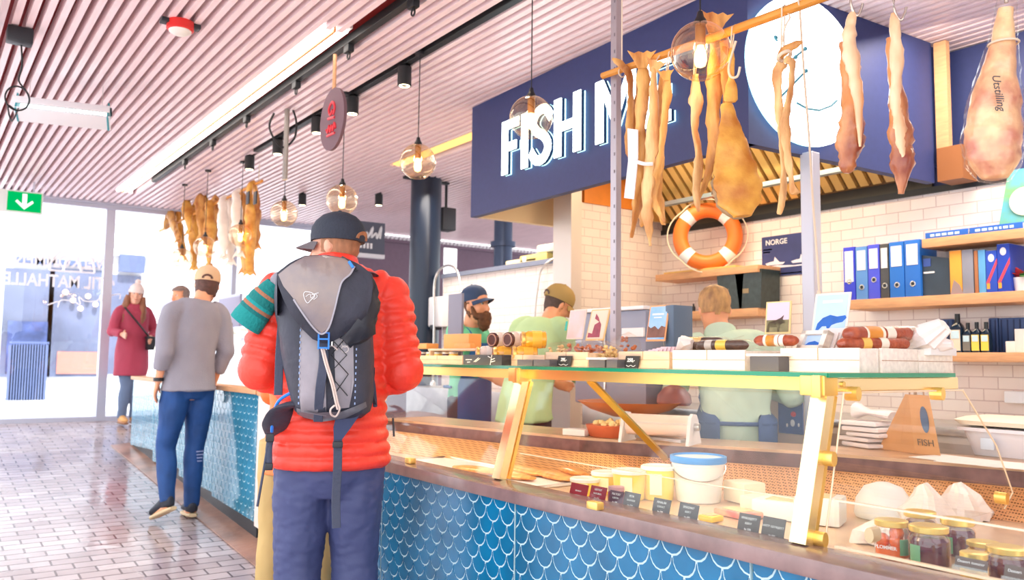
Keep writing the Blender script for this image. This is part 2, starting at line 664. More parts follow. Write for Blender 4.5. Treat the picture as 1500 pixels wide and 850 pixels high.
# ================================================================ the street outside
zs = floor_z(YF)
mb = MB(); mb.bx((-16, YF+.1, zs-.2), (14, 30, zs-.01))
struct(mb.build('street', mat('street_slabs', (.6, .6, .62), .7, var=.1), smooth=False), 'bright paved street outside the glazed front')
YB = 17.5
t = thing('building', 'white stone building across the street with blue grey shop windows', 'building', (0, YB, zs))
M_stone = mat('white_stone', (.86, .86, .88), .7, var=.05)
mb = MB(); mb.bx((-16, YB, zs), (14, YB+3, 10)); mb.build('wall', M_stone, t, smooth=False)
M_shop = mat('shopfront_blue', rgb(96, 110, 150), .5)
M_shopglass = mat('shop_glass', rgb(112, 120, 146), .15, var=.35, vscale=1.2)
def across(x0, y0, x1, y1, name, m_, dy=.05, th=.1):
    a = P(x0, y0, Y=YB-dy); b = P(x1, y1, Y=YB-dy)
    mb = MB(); mb.bx((a.x, YB-dy, a.z), (b.x, YB-dy+th, b.z)); return mb.build(name, m_, t, smooth=False)
across(22, 376, 152, 392, 'fascia', M_shop, .12)
across(8, 392, 72, 552, 'shop_window', M_shopglass)
across(74, 392, 150, 552, 'shop_window', M_shopglass)
across(164, 402, 200, 548, 'shop_window', M_shopglass)
across(176, 372, 212, 400, 'hanging_board', M_shop, .2)
across(84, 515, 146, 548, 'window_goods', mat('brick_red', rgb(196, 130, 116), .7), .08, .02)
across(12, 470, 66, 545, 'window_goods', mat('crates_blue', rgb(72, 88, 140), .7, var=.5, vscale=4), .08, .02)
mb = MB()
for k in range(5):
    q = P(96+11*k, 428+((k*7) % 5)*6, Y=YB-.14); mb.sphere(q, .05, 8)
mb.build('window_lights', emat('shop_bulb', (1, .75, .5), 3), t)
mb = MB()
for k in range(14):
    q = P(16+4*k, 505, Y=YB-.8)
    mb.bx((q.x-.03, YB-.83, zs), (q.x+.03, YB-.78, q.z))
mb.bx((P(14, 505, Y=YB-.8).x, YB-.83, P(14, 503, Y=YB-.8).z), (P(72, 505, Y=YB-.8).x, YB-.77, P(14, 500, Y=YB-.8).z))
mb.build('railing', M_shop, t, smooth=False)
mb = MB()
for y0 in (300, 332, 352):
    a = P(-60, y0, Y=YB-.06); b = P(300, y0, Y=YB-.06)
    mb.bx((-16, YB-.12, a.z-.06), (14, YB, a.z+.06))
mb.build('cornice', M_stone, t, smooth=False)

# ================================================================ walls of the stall
XB = 4.85
YP = 4.69
mb = MB(); mb.bx((XB, -1.2, 0), (XB+.12, YP, 2.275))
struct(mb.build('wall_back', M_tile, smooth=False), 'white metro tiled back wall behind the shelves')
mb = MB()
mb.bx((XB-.015, -1.2, 2.262), (XB+.12, YP, 2.30)); 
struct(mb.build('trim_5', M_black, smooth=False), 'black capping along the top of the tiled back wall')
mb = MB(); mb.bx((3.885, YP, 0), (XB+.1, YP+.15, 2.43))
struct(mb.build('wall_side', M_tile_x, smooth=False), 'white tiled return wall left of the shelves')
mb = MB(); mb.bx((4.02, YP-.01, 2.43), (XB+.1, YP+.16, 2.85))
struct(mb.build('trim_6', M_amberpanel, smooth=False), 'orange fascia board above the tiled return wall')
mb = MB(); mb.bx((3.86, YP-.05, .0), (3.96, YP+.16, 2.43)); mb.bx((3.86, YP-.05, 2.43), (3.96, YP+.16, 2.85))
struct(mb.build('trim_7', mat('corner_post', rgb(226, 214, 204), .4, .3), smooth=False), 'pale corner post of the return wall')
mb = MB(); mb.bx((2.3, -2.62, 0), (XB+.12, -2.5, ZC+.1))
struct(mb.build('wall_shade_near', WHITE, smooth=False), 'unseen white wall added on the near side to cut sky light')  # unseen wall added to darken the right side of the stall
mb = MB(); mb.bx((XB+.02, -2.5, 0), (XB+.14, -1.2, ZC+.1))
struct(mb.build('wall_shade_right', M_tile, smooth=False), 'unseen tiled wall added beyond the back wall to cut sky light')  # unseen wall added to keep sky light off the right side
XA = 4.32
mb = MB(); mb.bx((XA, YP+.15, 0), (XA+.15, 7.2, 2.06))
struct(mb.build('wall_inner', M_tile, smooth=False), 'white tiled half height wall behind the two cooks')
mb = MB(); mb.bx((XA-.03, YP+.15, 2.06), (XA+.3, 7.2, 2.10))
struct(mb.build('trim_8', mat('ledge_grey', rgb(132, 138, 156), .4, .5), smooth=False), 'grey ledge on top of the half height tiled wall')
# ================================================================ navy fascia sign
A_ = V((3.25, 5.05, 0)); B_ = V((3.144, 2.479, 0)); C_ = V((4.66, 2.385, 0))
Z0, Z1 = 2.28, 3.098
sign = thing('shop_sign', 'navy box sign hung from the ceiling with glowing white FISH ME letters', 'sign', (3.6, 3.7, Z0))
def panel(p, q, inset, name, m_, z0=Z0, z1=Z1, par=None):
    d = (q-p).normalized(); n = V((-d.y, d.x, 0))*inset
    mb = MB()
    mb.prism([(0, 0), ((q-p).length, 0), ((q-p).length, z1-z0), (0, z1-z0)], p+V((0, 0, z0)), d, (0, 0, 1), n)
    return mb.build(name, m_, par, smooth=False)
M_cream = mat('cream_lining', rgb(226, 196, 150), .45)
panel(B_, A_, -.05, 'fascia_panel', M_navy, par=sign)
panel(B_, C_, .05, 'fascia_panel', M_navy, par=sign)
panel(A_+V((.06, -.004, 0)), V((4.25, 5.0, 0)), -.05, 'end_panel', M_cream, par=sign)
dl = (B_-A_).normalized()          # reading direction
nl = V((dl.y, -dl.x, 0)) if V((dl.y, -dl.x, 0)).x < 0 else V((-dl.y, dl.x, 0))
M_letter = emat('letter_glow', (.92, 1, 1), 4.5)
M_halo = emat('letter_halo', (.55, .95, 1), 2.2)
M_ledge_teal = mat('letter_side', rgb(40, 70, 110), .4)
# baselines read off the photograph on the plane of the panel
def s_at(px, py):
    q = P(px, py, X=3.19)
    return (q-A_).dot(dl)
def letter(name, strokes, x0, w, z0, h):
    """strokes: outlines in a unit letter box"""
    mb = MB()
    for mi, off, th in ((0, .045, .006), (2, .022, .022), (1, .012, .006)):
        mb.mi = mi
        for st in strokes:
            mb.prism([(x0+u*w, z0+v*h) for u, v in st], A_+nl*off, dl, (0, 0, 1), nl*th)
    o = mb.build(name, [M_letter, M_halo, M_ledge_teal], sign, smooth=False)
    return o
tb = .30
def rect(a, b, c, d): return [(a, b), (c, b), (c, d), (a, d)]
def sf(px): return s_at(px, 210)
h = .365
zb = 2.495
L_F = [rect(0, 0, .34, 1), rect(.34, .83, 1, 1), rect(.34, .42, .86, .58)]
L_I = [rect(0, 0, 1, 1)]
L_H = [rect(0, 0, .27, 1), rect(.73, 0, 1, 1), rect(.27, .42, .73, .58)]
L_M = [rect(0, 0, .2, 1), rect(.8, 0, 1, 1), [(.2, 1), (.2, .72), (.46, .2), (.54, .2), (.5, .48)], [(.8, 1), (.5, .48), (.46, .2), (.54, .2), (.8, .72)]]
L_E = [rect(0, 0, .3, 1), rect(.3, .84, 1, 1), rect(.3, .42, .88, .57), rect(.3, 0, 1, .16)]
s_pts = spline([(.98, .76, 0), (.72, .93, 0), (.35, .92, 0), (.14, .74, 0), (.34, .57, 0), (.68, .45, 0), (.86, .26, 0), (.66, .08, 0), (.3, .07, 0), (.02, .24, 0)], 4)
L_S = []
for p, q in zip(s_pts, s_pts[1:]):
    d = (q-p).normalized(); n = V((-d.y*.15, d.x*.085, 0)); p2 = p-d*.02; q2 = q+d*.02
    L_S.append([((p2+n).x, (p2+n).y), ((q2+n).x, (q2+n).y), ((q2-n).x, (q2-n).y), ((p2-n).x, (p2-n).y)])
for nm, st, xa, xb in (('F', L_F, 737, 763), ('I', L_I, 767, 777), ('S', L_S, 781, 813), ('H', L_H, 818, 859), ('M', L_M, 882, 944), ('E', L_E, 958, 998)):
    a, b = sf(xa), sf(xb)
    letter('letter', st, a, b-a, zb, h)
# lit round emblem on the end face
dr = (C_-B_).normalized(); nr = V((dr.y, -dr.x, 0))
cc = P(1196, 101, Y=2.36)
cc = V((cc.x, B_.y+(cc.x-B_.x)*dr.y/dr.x, cc.z))
rad = .40
mb = MB()
mb.prism([(.412*math.cos(2*PI*k/64), .372*math.sin(2*PI*k/64)) for k in range(64)], cc+nr*.035, dr, (0, 0, 1), nr*.02)
mb.build('emblem_disc', emat('disc_glow', (.95, 1, 1), 3.4), sign, smooth=False)
mb = MB()
mb.prism([(.405*math.cos(2*PI*k/64), .366*math.sin(2*PI*k/64)) for k in range(64)], cc+nr*.012, dr, (0, 0, 1), nr*.012)
mb.build('halo_ring', M_halo, sign, smooth=False)
M_ink = mat('teal_line', rgb(60, 130, 150), .5)
mb = MB()
def emb(px, py): q = P(px, py, Y=cc.y-.06); return V((q.x, 0, q.z))
def on_disc(px, py):
    q = P(px, py, Y=2.33); u = (q-cc).dot(dr); return cc+nr*.058+dr*u+V((0, 0, q.z-cc.z))
for pts in ([(1165, 93), (1197, 65)], [(1160, 140), (1198, 98)], [(1186, 145), (1200, 154), (1216, 157), (1232, 151), (1240, 143)], [(1155, 44), (1159, 52)]):
    mb.tube([on_disc(*q) for q in pts], .0055, n=6)
for q in ((1197, 65), (1184, 77), (1198, 98), (1176, 125), (1157, 47)): mb.sphere(on_disc(*q), .011, 8)
mb.build('emblem_lines', M_ink, sign)

# support post under the corner of the sign
t = thing('steel_post', 'grey square steel post rising behind the service counter to the navy sign', 'post', (3.55, 2.445, 0))
mb = MB(); mb.bx((3.522, 2.40, 0), (3.588, 2.47, Z0+.01), .006); mb.build('shaft', mat('galvanised', rgb(196, 196, 206), .4, .5), t, smooth=False)
mb = MB(); mb.bx((3.48, 2.36, 0), (3.63, 2.51, .012)); mb.build('foot_plate', MATS['galvanised'], t, smooth=False)

# wall above the tiles
mb = MB(); mb.bx((XB+.02, -1.2, 2.30), (XB+.12, 2.5, 3.09)); mb.bx((4.6, 2.40, 2.40), (XB+.1, 2.44, 3.09))
struct(mb.build('wall_upper', M_navy, smooth=False), 'dark navy wall above the tiles right of the sign')
mb = MB(); mb.bx((4.66, 2.30, 2.45), (4.70, 2.37, 3.09))
struct(mb.build('trim_9', M_oak, smooth=False), 'narrow wooden batten at the right end of the navy sign')
mb = MB(); mb.bx((4.64, 2.22, 2.28), (4.80, 2.36, 2.47))
struct(mb.build('trim_10', mat('brown_block', rgb(150, 94, 52), .6), smooth=False), 'brown block below the batten at the end of the sign')

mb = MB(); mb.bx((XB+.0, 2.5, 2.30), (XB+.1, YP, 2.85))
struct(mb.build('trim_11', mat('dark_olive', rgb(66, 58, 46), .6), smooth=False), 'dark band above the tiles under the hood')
# extractor hood inside the box of the sign
hood = thing('extractor_hood', 'stainless extractor hood with slanted filters lit amber under the navy sign', 'hood', (4.2, 3.6, 2.3))
M_hoodsteel = mat('hood_steel', rgb(226, 190, 120), .35, .6)  # stainless steel with the amber light put into its colour
mb = MB()
e0, e1 = 2.52, 4.55
for k in range(24):
    y = e0+(e1-e0)*k/24
    mb.prism([(0, 0), (.055, 0), (.055, .62), (0, .62)], (4.78, y, 2.36), (0, 1, 0), V((-.62, 0, .62)).normalized(), V((.02, 0, .02)))
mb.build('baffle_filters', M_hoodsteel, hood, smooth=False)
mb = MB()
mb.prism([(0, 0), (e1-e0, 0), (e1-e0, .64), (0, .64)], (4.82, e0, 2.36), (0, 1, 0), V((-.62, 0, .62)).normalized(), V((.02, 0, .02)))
mb.build('filter_back', mat('hood_painted_shade', rgb(120, 88, 50), .6, .3), hood, smooth=False)  # backing sheet, shade behind the filters put into its dark colour
mb = MB(); mb.bx((4.55, e0-.02, 2.425), (4.60, e1, 2.455)); mb.build('gutter', mat('hood_gutter', rgb(180, 200, 210), .3, .6), hood, smooth=False)
mb = MB(); mb.bx((4.5, 4.57, 2.34), (4.82, 4.59, 3.09)); mb.build('end_plate', M_hoodsteel, hood, smooth=False)

# ================================================================ fish scale tiles
M_grout = mat('grout', rgb(206, 232, 238), .6)
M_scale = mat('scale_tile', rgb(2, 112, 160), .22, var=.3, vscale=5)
M_scale_far = mat('scale_tile_far', rgb(64, 142, 172), .10, var=.2, vscale=5, coat=.5)  # far copy of the tile, daylight put into a paler blue
def scale_panel(name, x, y0, y1, z0, z1, m_, par, w=.088, z0b=None):
    """a board of fish scale tiles facing -X; z0/z0b are the bottom heights at its two ends"""
    if z0b is None: z0b = z0
    mb = MB(); mb.mi = 0
    mb.prism([(y0, z0), (y1, z0b), (y1, z1), (y0, z1)], (x+.006, 0, 0), (0, 1, 0), (0, 0, 1), (.02, 0, 0))
    mb.mi = 1
    r = w/2; p = r*1.14
    nrow = int((z1-min(z0, z0b))/p)+2
    rnd = random.Random(int(y0*100))
    for j in range(nrow):
        zc = z1-j*p+.012
        yy = y0+(r if j % 2 else 0)
        while yy < y1+r:
            zlow = z0+(z0b-z0)*min(1, max(0, (yy-y0)/(y1-y0)))
            pts = []
            for k in range(9):
                a = PI+PI*k/8
                pts.append((yy+r*math.cos(a), zc+r*math.sin(a)*1.14))
            for k in range(1, 5):
                a = -PI/2*k/4
                pts.append((yy+r+r*math.cos(PI+PI/2-PI/2*(4-k)/4) if False else yy+r-r*math.sin(PI/2*k/4), zc+p-r*1.14*math.cos(PI/2*k/4)))
            for k in range(3, -1, -1):
                pts.append((yy-r+r*math.sin(PI/2*k/4), zc+p-r*1.14*math.cos(PI/2*k/4)))
            cy = yy; cz = zc
            q = []
            for u, v in pts[:-1]:
                u2 = cy+(u-cy)*.90; v2 = cz+(v-cz)*.90
                q.append((min(y1-.002, max(y0+.002, u2)), min(z1-.001, max(zlow+.001, v2))))
            d = []
            for c in q:
                if not d or (abs(c[0]-d[-1][0])+abs(c[1]-d[-1][1])) > 1e-4: d.append(c)
            if len(d) > 2 and (abs(d[0][0]-d[-1][0])+abs(d[0][1]-d[-1][1])) < 1e-4: d.pop()
            ar = sum(d[i][0]*d[(i+1) % len(d)][1]-d[(i+1) % len(d)][0]*d[i][1] for i in range(len(d)))/2
            if len(d) > 3 and abs(ar) > .00015:
                mb.prism(d, (x+.006, 0, 0), (0, 1, 0), (0, 0, 1), (-.0022-rnd.random()*.001, 0, 0))
            yy += w
    return mb.build(name, [M_grout, m_], par, smooth=False)

# ================================================================ near display counter
YR0, YR1 = -.1, 4.45
LX = 1.715           # front of the stone ledge
LZ = .80
case = thing('display_counter', 'brass and glass deli counter fronted with blue fish scale tiles', 'counter', (2.2, 2.2, 0))
for a, b in ((.375, 1.38), (1.38, 2.386), (2.386, 3.39), (3.39, YR1), (YR0, .375)):
    scale_panel('tile_panel', LX+.02, a+.004, b-.004, .09, LZ-.045, M_scale, case)
mb = MB(); mb.bx((LX+.10, YR0, 0), (2.6, YR1-.04, .1)); mb.build('plinth', M_black, case, smooth=False)
mb = MB(); mb.bx((LX+.046, YR0, .1), (2.35, YR1, .70)); mb.build('body', M_dark, case, smooth=False)
M_ledge = mat('brown_stone_ledge', rgb(146, 118, 116), .22, var=.3, vscale=9, coat=.3)
mb = MB(); mb.bx((LX, YR0, LZ-.045), (1.86, YR1+.01, LZ), .006); mb.build('ledge', M_ledge, case)
REAR = [(2.27, 4.45), (2.38, 3.7), (2.515, 2.95), (2.93, 2.03), (3.125, 1.33), (3.22, .6), (3.26, YR0)]
mb = MB()
M_deck = mat('deck_steel', rgb(232, 200, 170), .3, .35, var=.15, vscale=6)
mb.prism([(1.86, YR1), (1.86, YR0)]+[(x-.12, y) for x, y in reversed(REAR)], (0, 0, .70), (1, 0, 0), (0, 1, 0), (0, 0, .04))
mb.build('deck', M_deck, case, smooth=False)
# sloping perforated back
M_perf = bpy.data.materials.new('perforated_copper'); M_perf.use_nodes = True
_nt = M_perf.node_tree; _b = _nt.nodes['Principled BSDF']; _b.inputs['Roughness'].default_value = .35; _b.inputs['Metallic'].default_value = .45
_tc = _nt.nodes.new('ShaderNodeTexCoord'); _vo = _nt.nodes.new('ShaderNodeTexVoronoi'); _vo.inputs['Scale'].default_value = 105; _vo.inputs['Randomness'].default_value = 0
_nt.links.new(_tc.outputs['Object'], _vo.inputs['Vector'])
_rp = _nt.nodes.new('ShaderNodeValToRGB'); _rp.color_ramp.elements[0].position = .3; _rp.color_ramp.elements[1].position = .42
_rp.color_ramp.elements[0].color = (*rgb(150, 96, 60), 1); _rp.color_ramp.elements[1].color = (*rgb(246, 188, 132), 1)
_nt.links.new(_vo.outputs['Distance'], _rp.inputs[0]); _nt.links.new(_rp.outputs[0], _b.inputs['Base Color'])
mb = MB()
for (x0, y0), (x1, y1) in zip(REAR, REAR[1:]):
    mb.quad((x0-.16, y0, .735), (x1-.16, y1, .735), (x1-.012, y1, .835), (x0-.012, y0, .835))
    mb.quad((x0-.16, y0, .725), (x0-.012, y0, .825), (x1-.012, y1, .825), (x1-.16, y1, .725))
mb.build('rear_grille', M_perf, case, smooth=False)
M_service = mat('service_top', rgb(214, 176, 142), .3, .3, var=.15, vscale=8)
M_band = mat('service_edge', rgb(128, 98, 96), .3, .4, var=.35, vscale=16)
mb = MB()
top = [(x, y) for x, y in REAR]+[(x+.34, y) for x, y in reversed(REAR)]
mb.mi = 0
mb.prism(top, (0, 0, .885), (1, 0, 0), (0, 1, 0), (0, 0, .015))
mb.mi = 1
for (x0, y0), (x1, y1) in zip(REAR, REAR[1:]):
    mb.prism([(x0-.004, y0), (x1-.004, y1), (x1+.02, y1), (x0+.02, y0)], (0, 0, .826), (1, 0, 0), (0, 1, 0), (0, 0, .062))
mb.build('service_top', [M_service, M_band], case, smooth=False)
mb = MB(); mb.prism([(x+.03, y) for x, y in REAR]+[(x+.32, y) for x, y in reversed(REAR)], (0, 0, .1), (1, 0, 0), (0, 1, 0), (0, 0, .73)); mb.build('service_body', M_steel_rough, case, smooth=False)

TX, TZ = 1.945, 1.205    # front rail of the glass top
BX = 1.832               # foot of the glass on the ledge
POSTS = (1.30, 2.62, 3.92)
mb = MB()
lean = V((TX-BX, 0, TZ-LZ)).normalized()
for y in POSTS:
    # raked front post: square brass section
    o = V((BX, y, LZ)); L = (V((TX, y, TZ))-o).length
    yv = V((0, 1, 0)); nv = lean.cross(yv)
    pm = MB()
    pm.prism([(-.024, 0), (.024, 0), (.024, L-.02), (-.024, L-.02)], o+nv*.016, yv, lean, nv*-.032)
    pm.build('brass_post', M_goldwhite, case, smooth=False)
    pm = MB()
    pm.prism([(-.013, .01), (.013, .01), (.013, L-.03), (-.013, L-.03)], o-nv*.032+nv*.0, yv, lean, nv*-.014)
    pm.build('post_bead', M_brass, case, smooth=False)
    pm = MB(); pm.box((TX-.012, y+.01, TZ-.012), (.06, .075, .052), bevel=.004)
    pm.box((TX-.03, y-.008, TZ-.014), (.045, .028, .058), bevel=.004)
    pm.build('corner_bracket', M_brass, case)
mb = MB(); mb.bx((TX-.002, POSTS[0], TZ-.022), (TX+.022, YR1, TZ+.008)); mb.bx((TX-.002, POSTS[0], TZ-.027), (TX+.012, YR1, TZ-.022)); mb.build('front_rail', M_brass, case, smooth=False)
mb = MB(); mb.bx((TX-.03, POSTS[0]-.03, TZ+.010), (2.56, YR1, TZ+.021)); mb.build('top_glass', glass('top_glass_mat', (.9, .97, .93), .06, .6), case, smooth=False)
mb = MB(); mb.bx((TX-.034, POSTS[0]-.03, TZ+.0095), (TX-.030, YR1, TZ+.0215)); mb.bx((TX-.03, POSTS[0]-.034, TZ+.0095), (2.56, POSTS[0]-.030, TZ+.0215)); mb.build('glass_edge', M_glassgreen, case, smooth=False)
# beam running back from the right post
mb = MB(); mb.bx((TX-.01, POSTS[0]-.022, TZ-.028), (2.60, POSTS[0]+.014, TZ+.009), .003)
bm_ = mb.build('side_beam', M_goldwhite, case, smooth=False)
mb = MB(); mb.cyl((TX+.045, POSTS[0]-.022, TZ-.008), (TX+.045, POSTS[0]-.028, TZ-.008), .007); mb.build('screw', M_brass, bm_)
for y in POSTS[1:]:
    mb = MB(); mb.bx((TX, y-.015, TZ-.022), (2.56, y+.015, TZ+.008)); mb.build('side_beam', M_brass, case, smooth=False)
mb = MB(); mb.bx((2.54, POSTS[0], TZ-.022), (2.57, YR1, TZ+.008)); mb.build('rear_rail', M_brass, case, smooth=False)
# front panes
for a, b in ((POSTS[0]+.028, POSTS[1]-.028), (POSTS[1]+.028, POSTS[2]-.028)):
    L = (V((TX, 0, TZ))-V((BX, 0, LZ))).length
    nv = lean.cross(V((0, 1, 0)))
    mb = MB(); mb.prism([(a, 0), (b, 0), (b, L-.03), (a, L-.03)], V((BX, 0, LZ+.002))-nv*.028, (0, 1, 0), lean, nv*-.006)
    mb.build('front_pane', M_glass, case, smooth=False)
# end pane, clear sheet held by brass clamps
mb = MB()
ep = [(BX+.04, LZ-.03), (2.84, .80), (2.90, .845), (2.80, 1.00), (2.60, TZ-.03), (TX+.03, TZ-.03)]
mb.prism(ep, (0, POSTS[0]-.032, 0), (1, 0, 0), (0, 0, 1), (0, -.006, 0)); mb.build('end_pane', M_glass, case, smooth=False)
mb = MB()
for p, q in zip(ep[1:], ep[2:]+ep[:1]):
    mb.tube([(p[0], POSTS[0]-.035, p[1]), (q[0], POSTS[0]-.035, q[1])], .0026, n=5)
mb.build('pane_edge', mat('pane_edge_mat', rgb(250, 224, 190), .2), case)
for px, py in ((1250, 577), (1374, 577), (1214, 672), (1201, 790), (1468, 730)):
    q = P(px, py, Y=POSTS[0]-.034)
    mb = MB()
    mb.loft([q+V((0, -.016, 0)), q+V((0, .02, 0))], [(.013, .019)]*2, n=18, hint=(0, 0, 1))
    mb.build('glass_clamp', M_brass, case)
# low guard glass at the open end, lying against the ledge
mb = MB(); mb.prism([(YR0, LZ+.0), (POSTS[0]-.07, LZ+.0), (POSTS[0]-.07, LZ+.115), (YR0, LZ+.115)], (1.87, 0, 0), (0, 1, 0), (0, 0, 1), (.006, 0, 0)); mb.build('guard_pane', M_glass_guard, case, smooth=False)
mb = MB(); mb.bx((1.868, YR0, LZ+.113), (1.878, POSTS[0]-.07, LZ+.117)); mb.bx((1.867, YR0, LZ-.0), (1.879, POSTS[0]-.07, LZ+.006)); mb.build('guard_edge', MATS['pane_edge_mat'], case, smooth=False)
mb = MB(); mb.prism([(POSTS[0]+.05, LZ), (POSTS[1]-.06, LZ), (POSTS[1]-.06, LZ+.10), (POSTS[0]+.05, LZ+.10)], (1.885, 0, 0), (0, 1, 0), (0, 0, 1), (.005, 0, 0)); mb.build('guard_pane', M_glass_guard, case, smooth=False)
mb = MB(); mb.bx((1.884, POSTS[0]+.05, LZ+.098), (1.891, POSTS[1]-.06, LZ+.101)); mb.build('guard_edge', MATS['pane_edge_mat'], case, smooth=False)
for q in ((1240, 822), (), ):
    pass
for y, x in ((1.14, 1.885),):
    mb = MB(); mb.loft([(x-.014, y, LZ+.045), (x+.02, y, LZ+.045)], [(.012, .018)]*2, n=18, hint=(0, 0, 1)); mb.build('glass_clamp', mat('dull_brass', rgb(214, 190, 150), .4, .4), case)
for px, py in ((868, 742), (598, 676)):
    q = P(px, py, Z=LZ+.01)
    mb = MB(); mb.box((q.x+.01, q.y, LZ+.012), (.03, .05, .024), bevel=.005); mb.build('glass_clamp', M_brass, case)
# diagonal brace inside
a = P(897, 562, X=2.2); b = P(975, 672, X=2.50)
mb = MB(); mb.loft([(2.08, a.y, TZ-.025), (b.x, b.y, b.z)], [.016, .016], n=4, hint=(0, 1, 0)); mb.build('brace', mat('old_brass', rgb(206, 166, 70), .3, .8), case, smooth=False)
# warm strip lamp under the front rail
mb = MB(); mb.bx((TX+.025, POSTS[0]+.05, TZ-.018), (TX+.05, YR1-.05, TZ-.004)); mb.build('strip_lamp', emat('case_strip', (1, .74, .45), 12), case, smooth=False)

# pale end board between the two counters
t = thing('end_board', 'plain pale board closing the gap between the two tiled counters', 'board', (1.9, 4.8, 0))
mb = MB(); mb.prism([(4.46, .1), (5.385, .17), (5.385, 1.0), (4.46, 1.0)], (1.853, 0, 0), (0, 1, 0), (0, 0, 1), (.03, 0, 0)); mb.build('board', mat('pale_board', rgb(246, 224, 214), .5), t, smooth=False)
mb = MB(); mb.bx((1.93, 4.46, 0), (1.97, 5.385, .17)); mb.build('kick_board', M_black, t, smooth=False)
mb = MB(); mb.bx((1.84, 4.46, 1.0), (2.3, 5.385, 1.03)); mb.build('top_board', M_oak, t, smooth=False)

# ================================================================ far counter
far = thing('display_counter', 'long far counter with blue scale tiles painted paler for the daylight', 'counter', (2.2, 7.2, floor_z(7.2)))
FX = 1.85
fy = [5.395, 6.33, 7.27, 8.2, 9.15]
for a, b in zip(fy, fy[1:]):
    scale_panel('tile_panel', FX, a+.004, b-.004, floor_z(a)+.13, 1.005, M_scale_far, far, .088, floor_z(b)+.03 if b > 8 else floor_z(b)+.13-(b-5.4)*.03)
mb = MB(); mb.bx((FX+.026, 5.4, .0), (2.7, 9.15, 1.005)); mb.build('body', M_dark, far, smooth=False)
mb = MB(); mb.bx((FX+.03, 9.13, .2), (2.7, 9.16, 1.005)); mb.build('end_board', WHITE, far, smooth=False)
mb = MB(); mb.bx((FX-.02, 5.39, 1.005), (2.75, 9.17, 1.04), .006); mb.build('worktop', M_oak, far)
GB = (1.93, 5.45); 
M_farglass = glass('far_case_glass', (.98, .99, 1), .06, .6)
mb = MB(); mb.prism([(5.46, 0), (9.1, 0), (9.1, .44), (5.46, .44)], (1.96, 0, 1.04), (0, 1, 0), V((.10, 0, .43)).normalized(), (.006, 0, 0)); mb.build('front_pane', M_farglass, far, smooth=False)
mb = MB(); mb.bx((2.05, 5.46, 1.47), (2.6, 9.1, 1.482)); mb.build('glass_top', M_farglass, far, smooth=False)
for y in (5.47, 6.68, 7.89, 9.09):
    mb = MB(); mb.prism([(0, 0), (.10, .43), (.62, .43), (.62, 0), (.60, 0), (.60, .415), (.112, .415), (.02, 0)], (1.965, y, 1.04), (1, 0, 0), (0, 0, 1), (0, .02, 0)); mb.build('frame', M_goldwhite, far, smooth=False)
# ================================================================ pendant lamps
M_globe = glass('amber_globe', (.965, .87, .74), .10, .7, power=2.4, gcol=(1, .9, .74))
M_cord = mat('black_cord', (.01, .01, .012), .6)
M_fil = emat('filament', (1, .62, .22), 26)
M_bulb = mat('bulb_glass', rgb(255, 214, 150), .2, emit=(1, .6, .22), estr=5)
M_socket = mat('bronze_socket', rgb(150, 104, 56), .35, .6)
def pendant(name='pendant_lamp'):
    t = thing(name, '', 'lamp')
    r = .108
    mb = MB()
    prof = [(r*math.sin(a), -r*math.cos(a)) for a in [PI*(.13+.80*k/18) for k in range(19)]]
    mb.lathe(prof, (0, 0, 0), 32, cap=False)
    mb.lathe([(r*math.sin(PI*.13), -r*math.cos(PI*.13)), (r*math.sin(PI*.13)-.006, -r*math.cos(PI*.13)+.002)], (0, 0, 0), 32, cap=False)
    mb.build('globe', M_globe, t, angle=60)
    mb = MB(); mb.lathe([(.004, .150), (.010, .148), (.014, .128), (.022, .116), (.024, .104), (.020, .102)], n=20); mb.build('cap', M_black, t)
    mb = MB(); mb.lathe([(.016, .02), (.019, .025), (.019, .10), (.014, .104)], n=18); mb.build('socket', M_socket, t)
    mb = MB(); mb.lathe([(.004, -.062), (.018, -.055), (.024, -.035), (.022, -.01), (.014, .012), (.012, .022)], n=18); b = mb.build('bulb', M_bulb, t)
    mb = MB()
    for k in range(6):
        a = 2*PI*k/6
        mb.tube([(.008*math.cos(a), .008*math.sin(a), -.045), (.011*math.cos(a), .011*math.sin(a), .004)], .0026, n=5)
    mb.build('filament', M_fil, b)
    mb = MB(); mb.tube([(0, 0, .148), (0, 0, .655)], .0032, n=6); mb.build('cord', M_cord, t)
    mb = MB(); mb.lathe([(.03, .645), (.03, .662), (.008, .668)], n=16); mb.build('ceiling_rose', M_black, t)
    return t
lamp0 = pendant()
plist = [(1026, 75, 2.27, 'largest amber glass globe pendant, hanging among the dried fish'),
         (778, 172, 2.43, 'amber glass globe pendant hanging in front of the FISH letters'),
         (612, 237, 2.40, 'amber glass globe pendant hanging above the dark round column'),
         (501, 293, 2.36, 'amber glass globe pendant just above the black cap of the backpacker'),
         (416, 313, 2.40, 'pale glass globe pendant left of the backpacker beside a black cable'),
         (352, 345, 2.46, 'glass globe pendant in front of the right half of the far dried fish'),
         (300, 362, 2.30, 'glass globe pendant low before the far dried fish, above the beige cap'),
         (266, 378, 2.30, 'faint small globe pendant at the left foot of the far dried fish')]
for i, (px, py, X, lb) in enumerate(plist):
    q = P(px, py, X=X)
    o = lamp0 if i == 0 else dup(lamp0)
    o.location = q; o['label'] = lb; o['group'] = 'glass globe pendants over the counters'
    s = (ZC+.02-q.z)/.668
    for ch in kids(o):          # the cord reaches the ceiling
        if ch.name.startswith('cord'):
            ch.scale = (1, 1, (ZC-q.z-.148)/(.655-.148)); ch.location = (0, 0, .148*(1-ch.scale.z))
        if ch.name.startswith('ceiling_rose'):
            ch.location = (0, 0, ZC-q.z-.662)
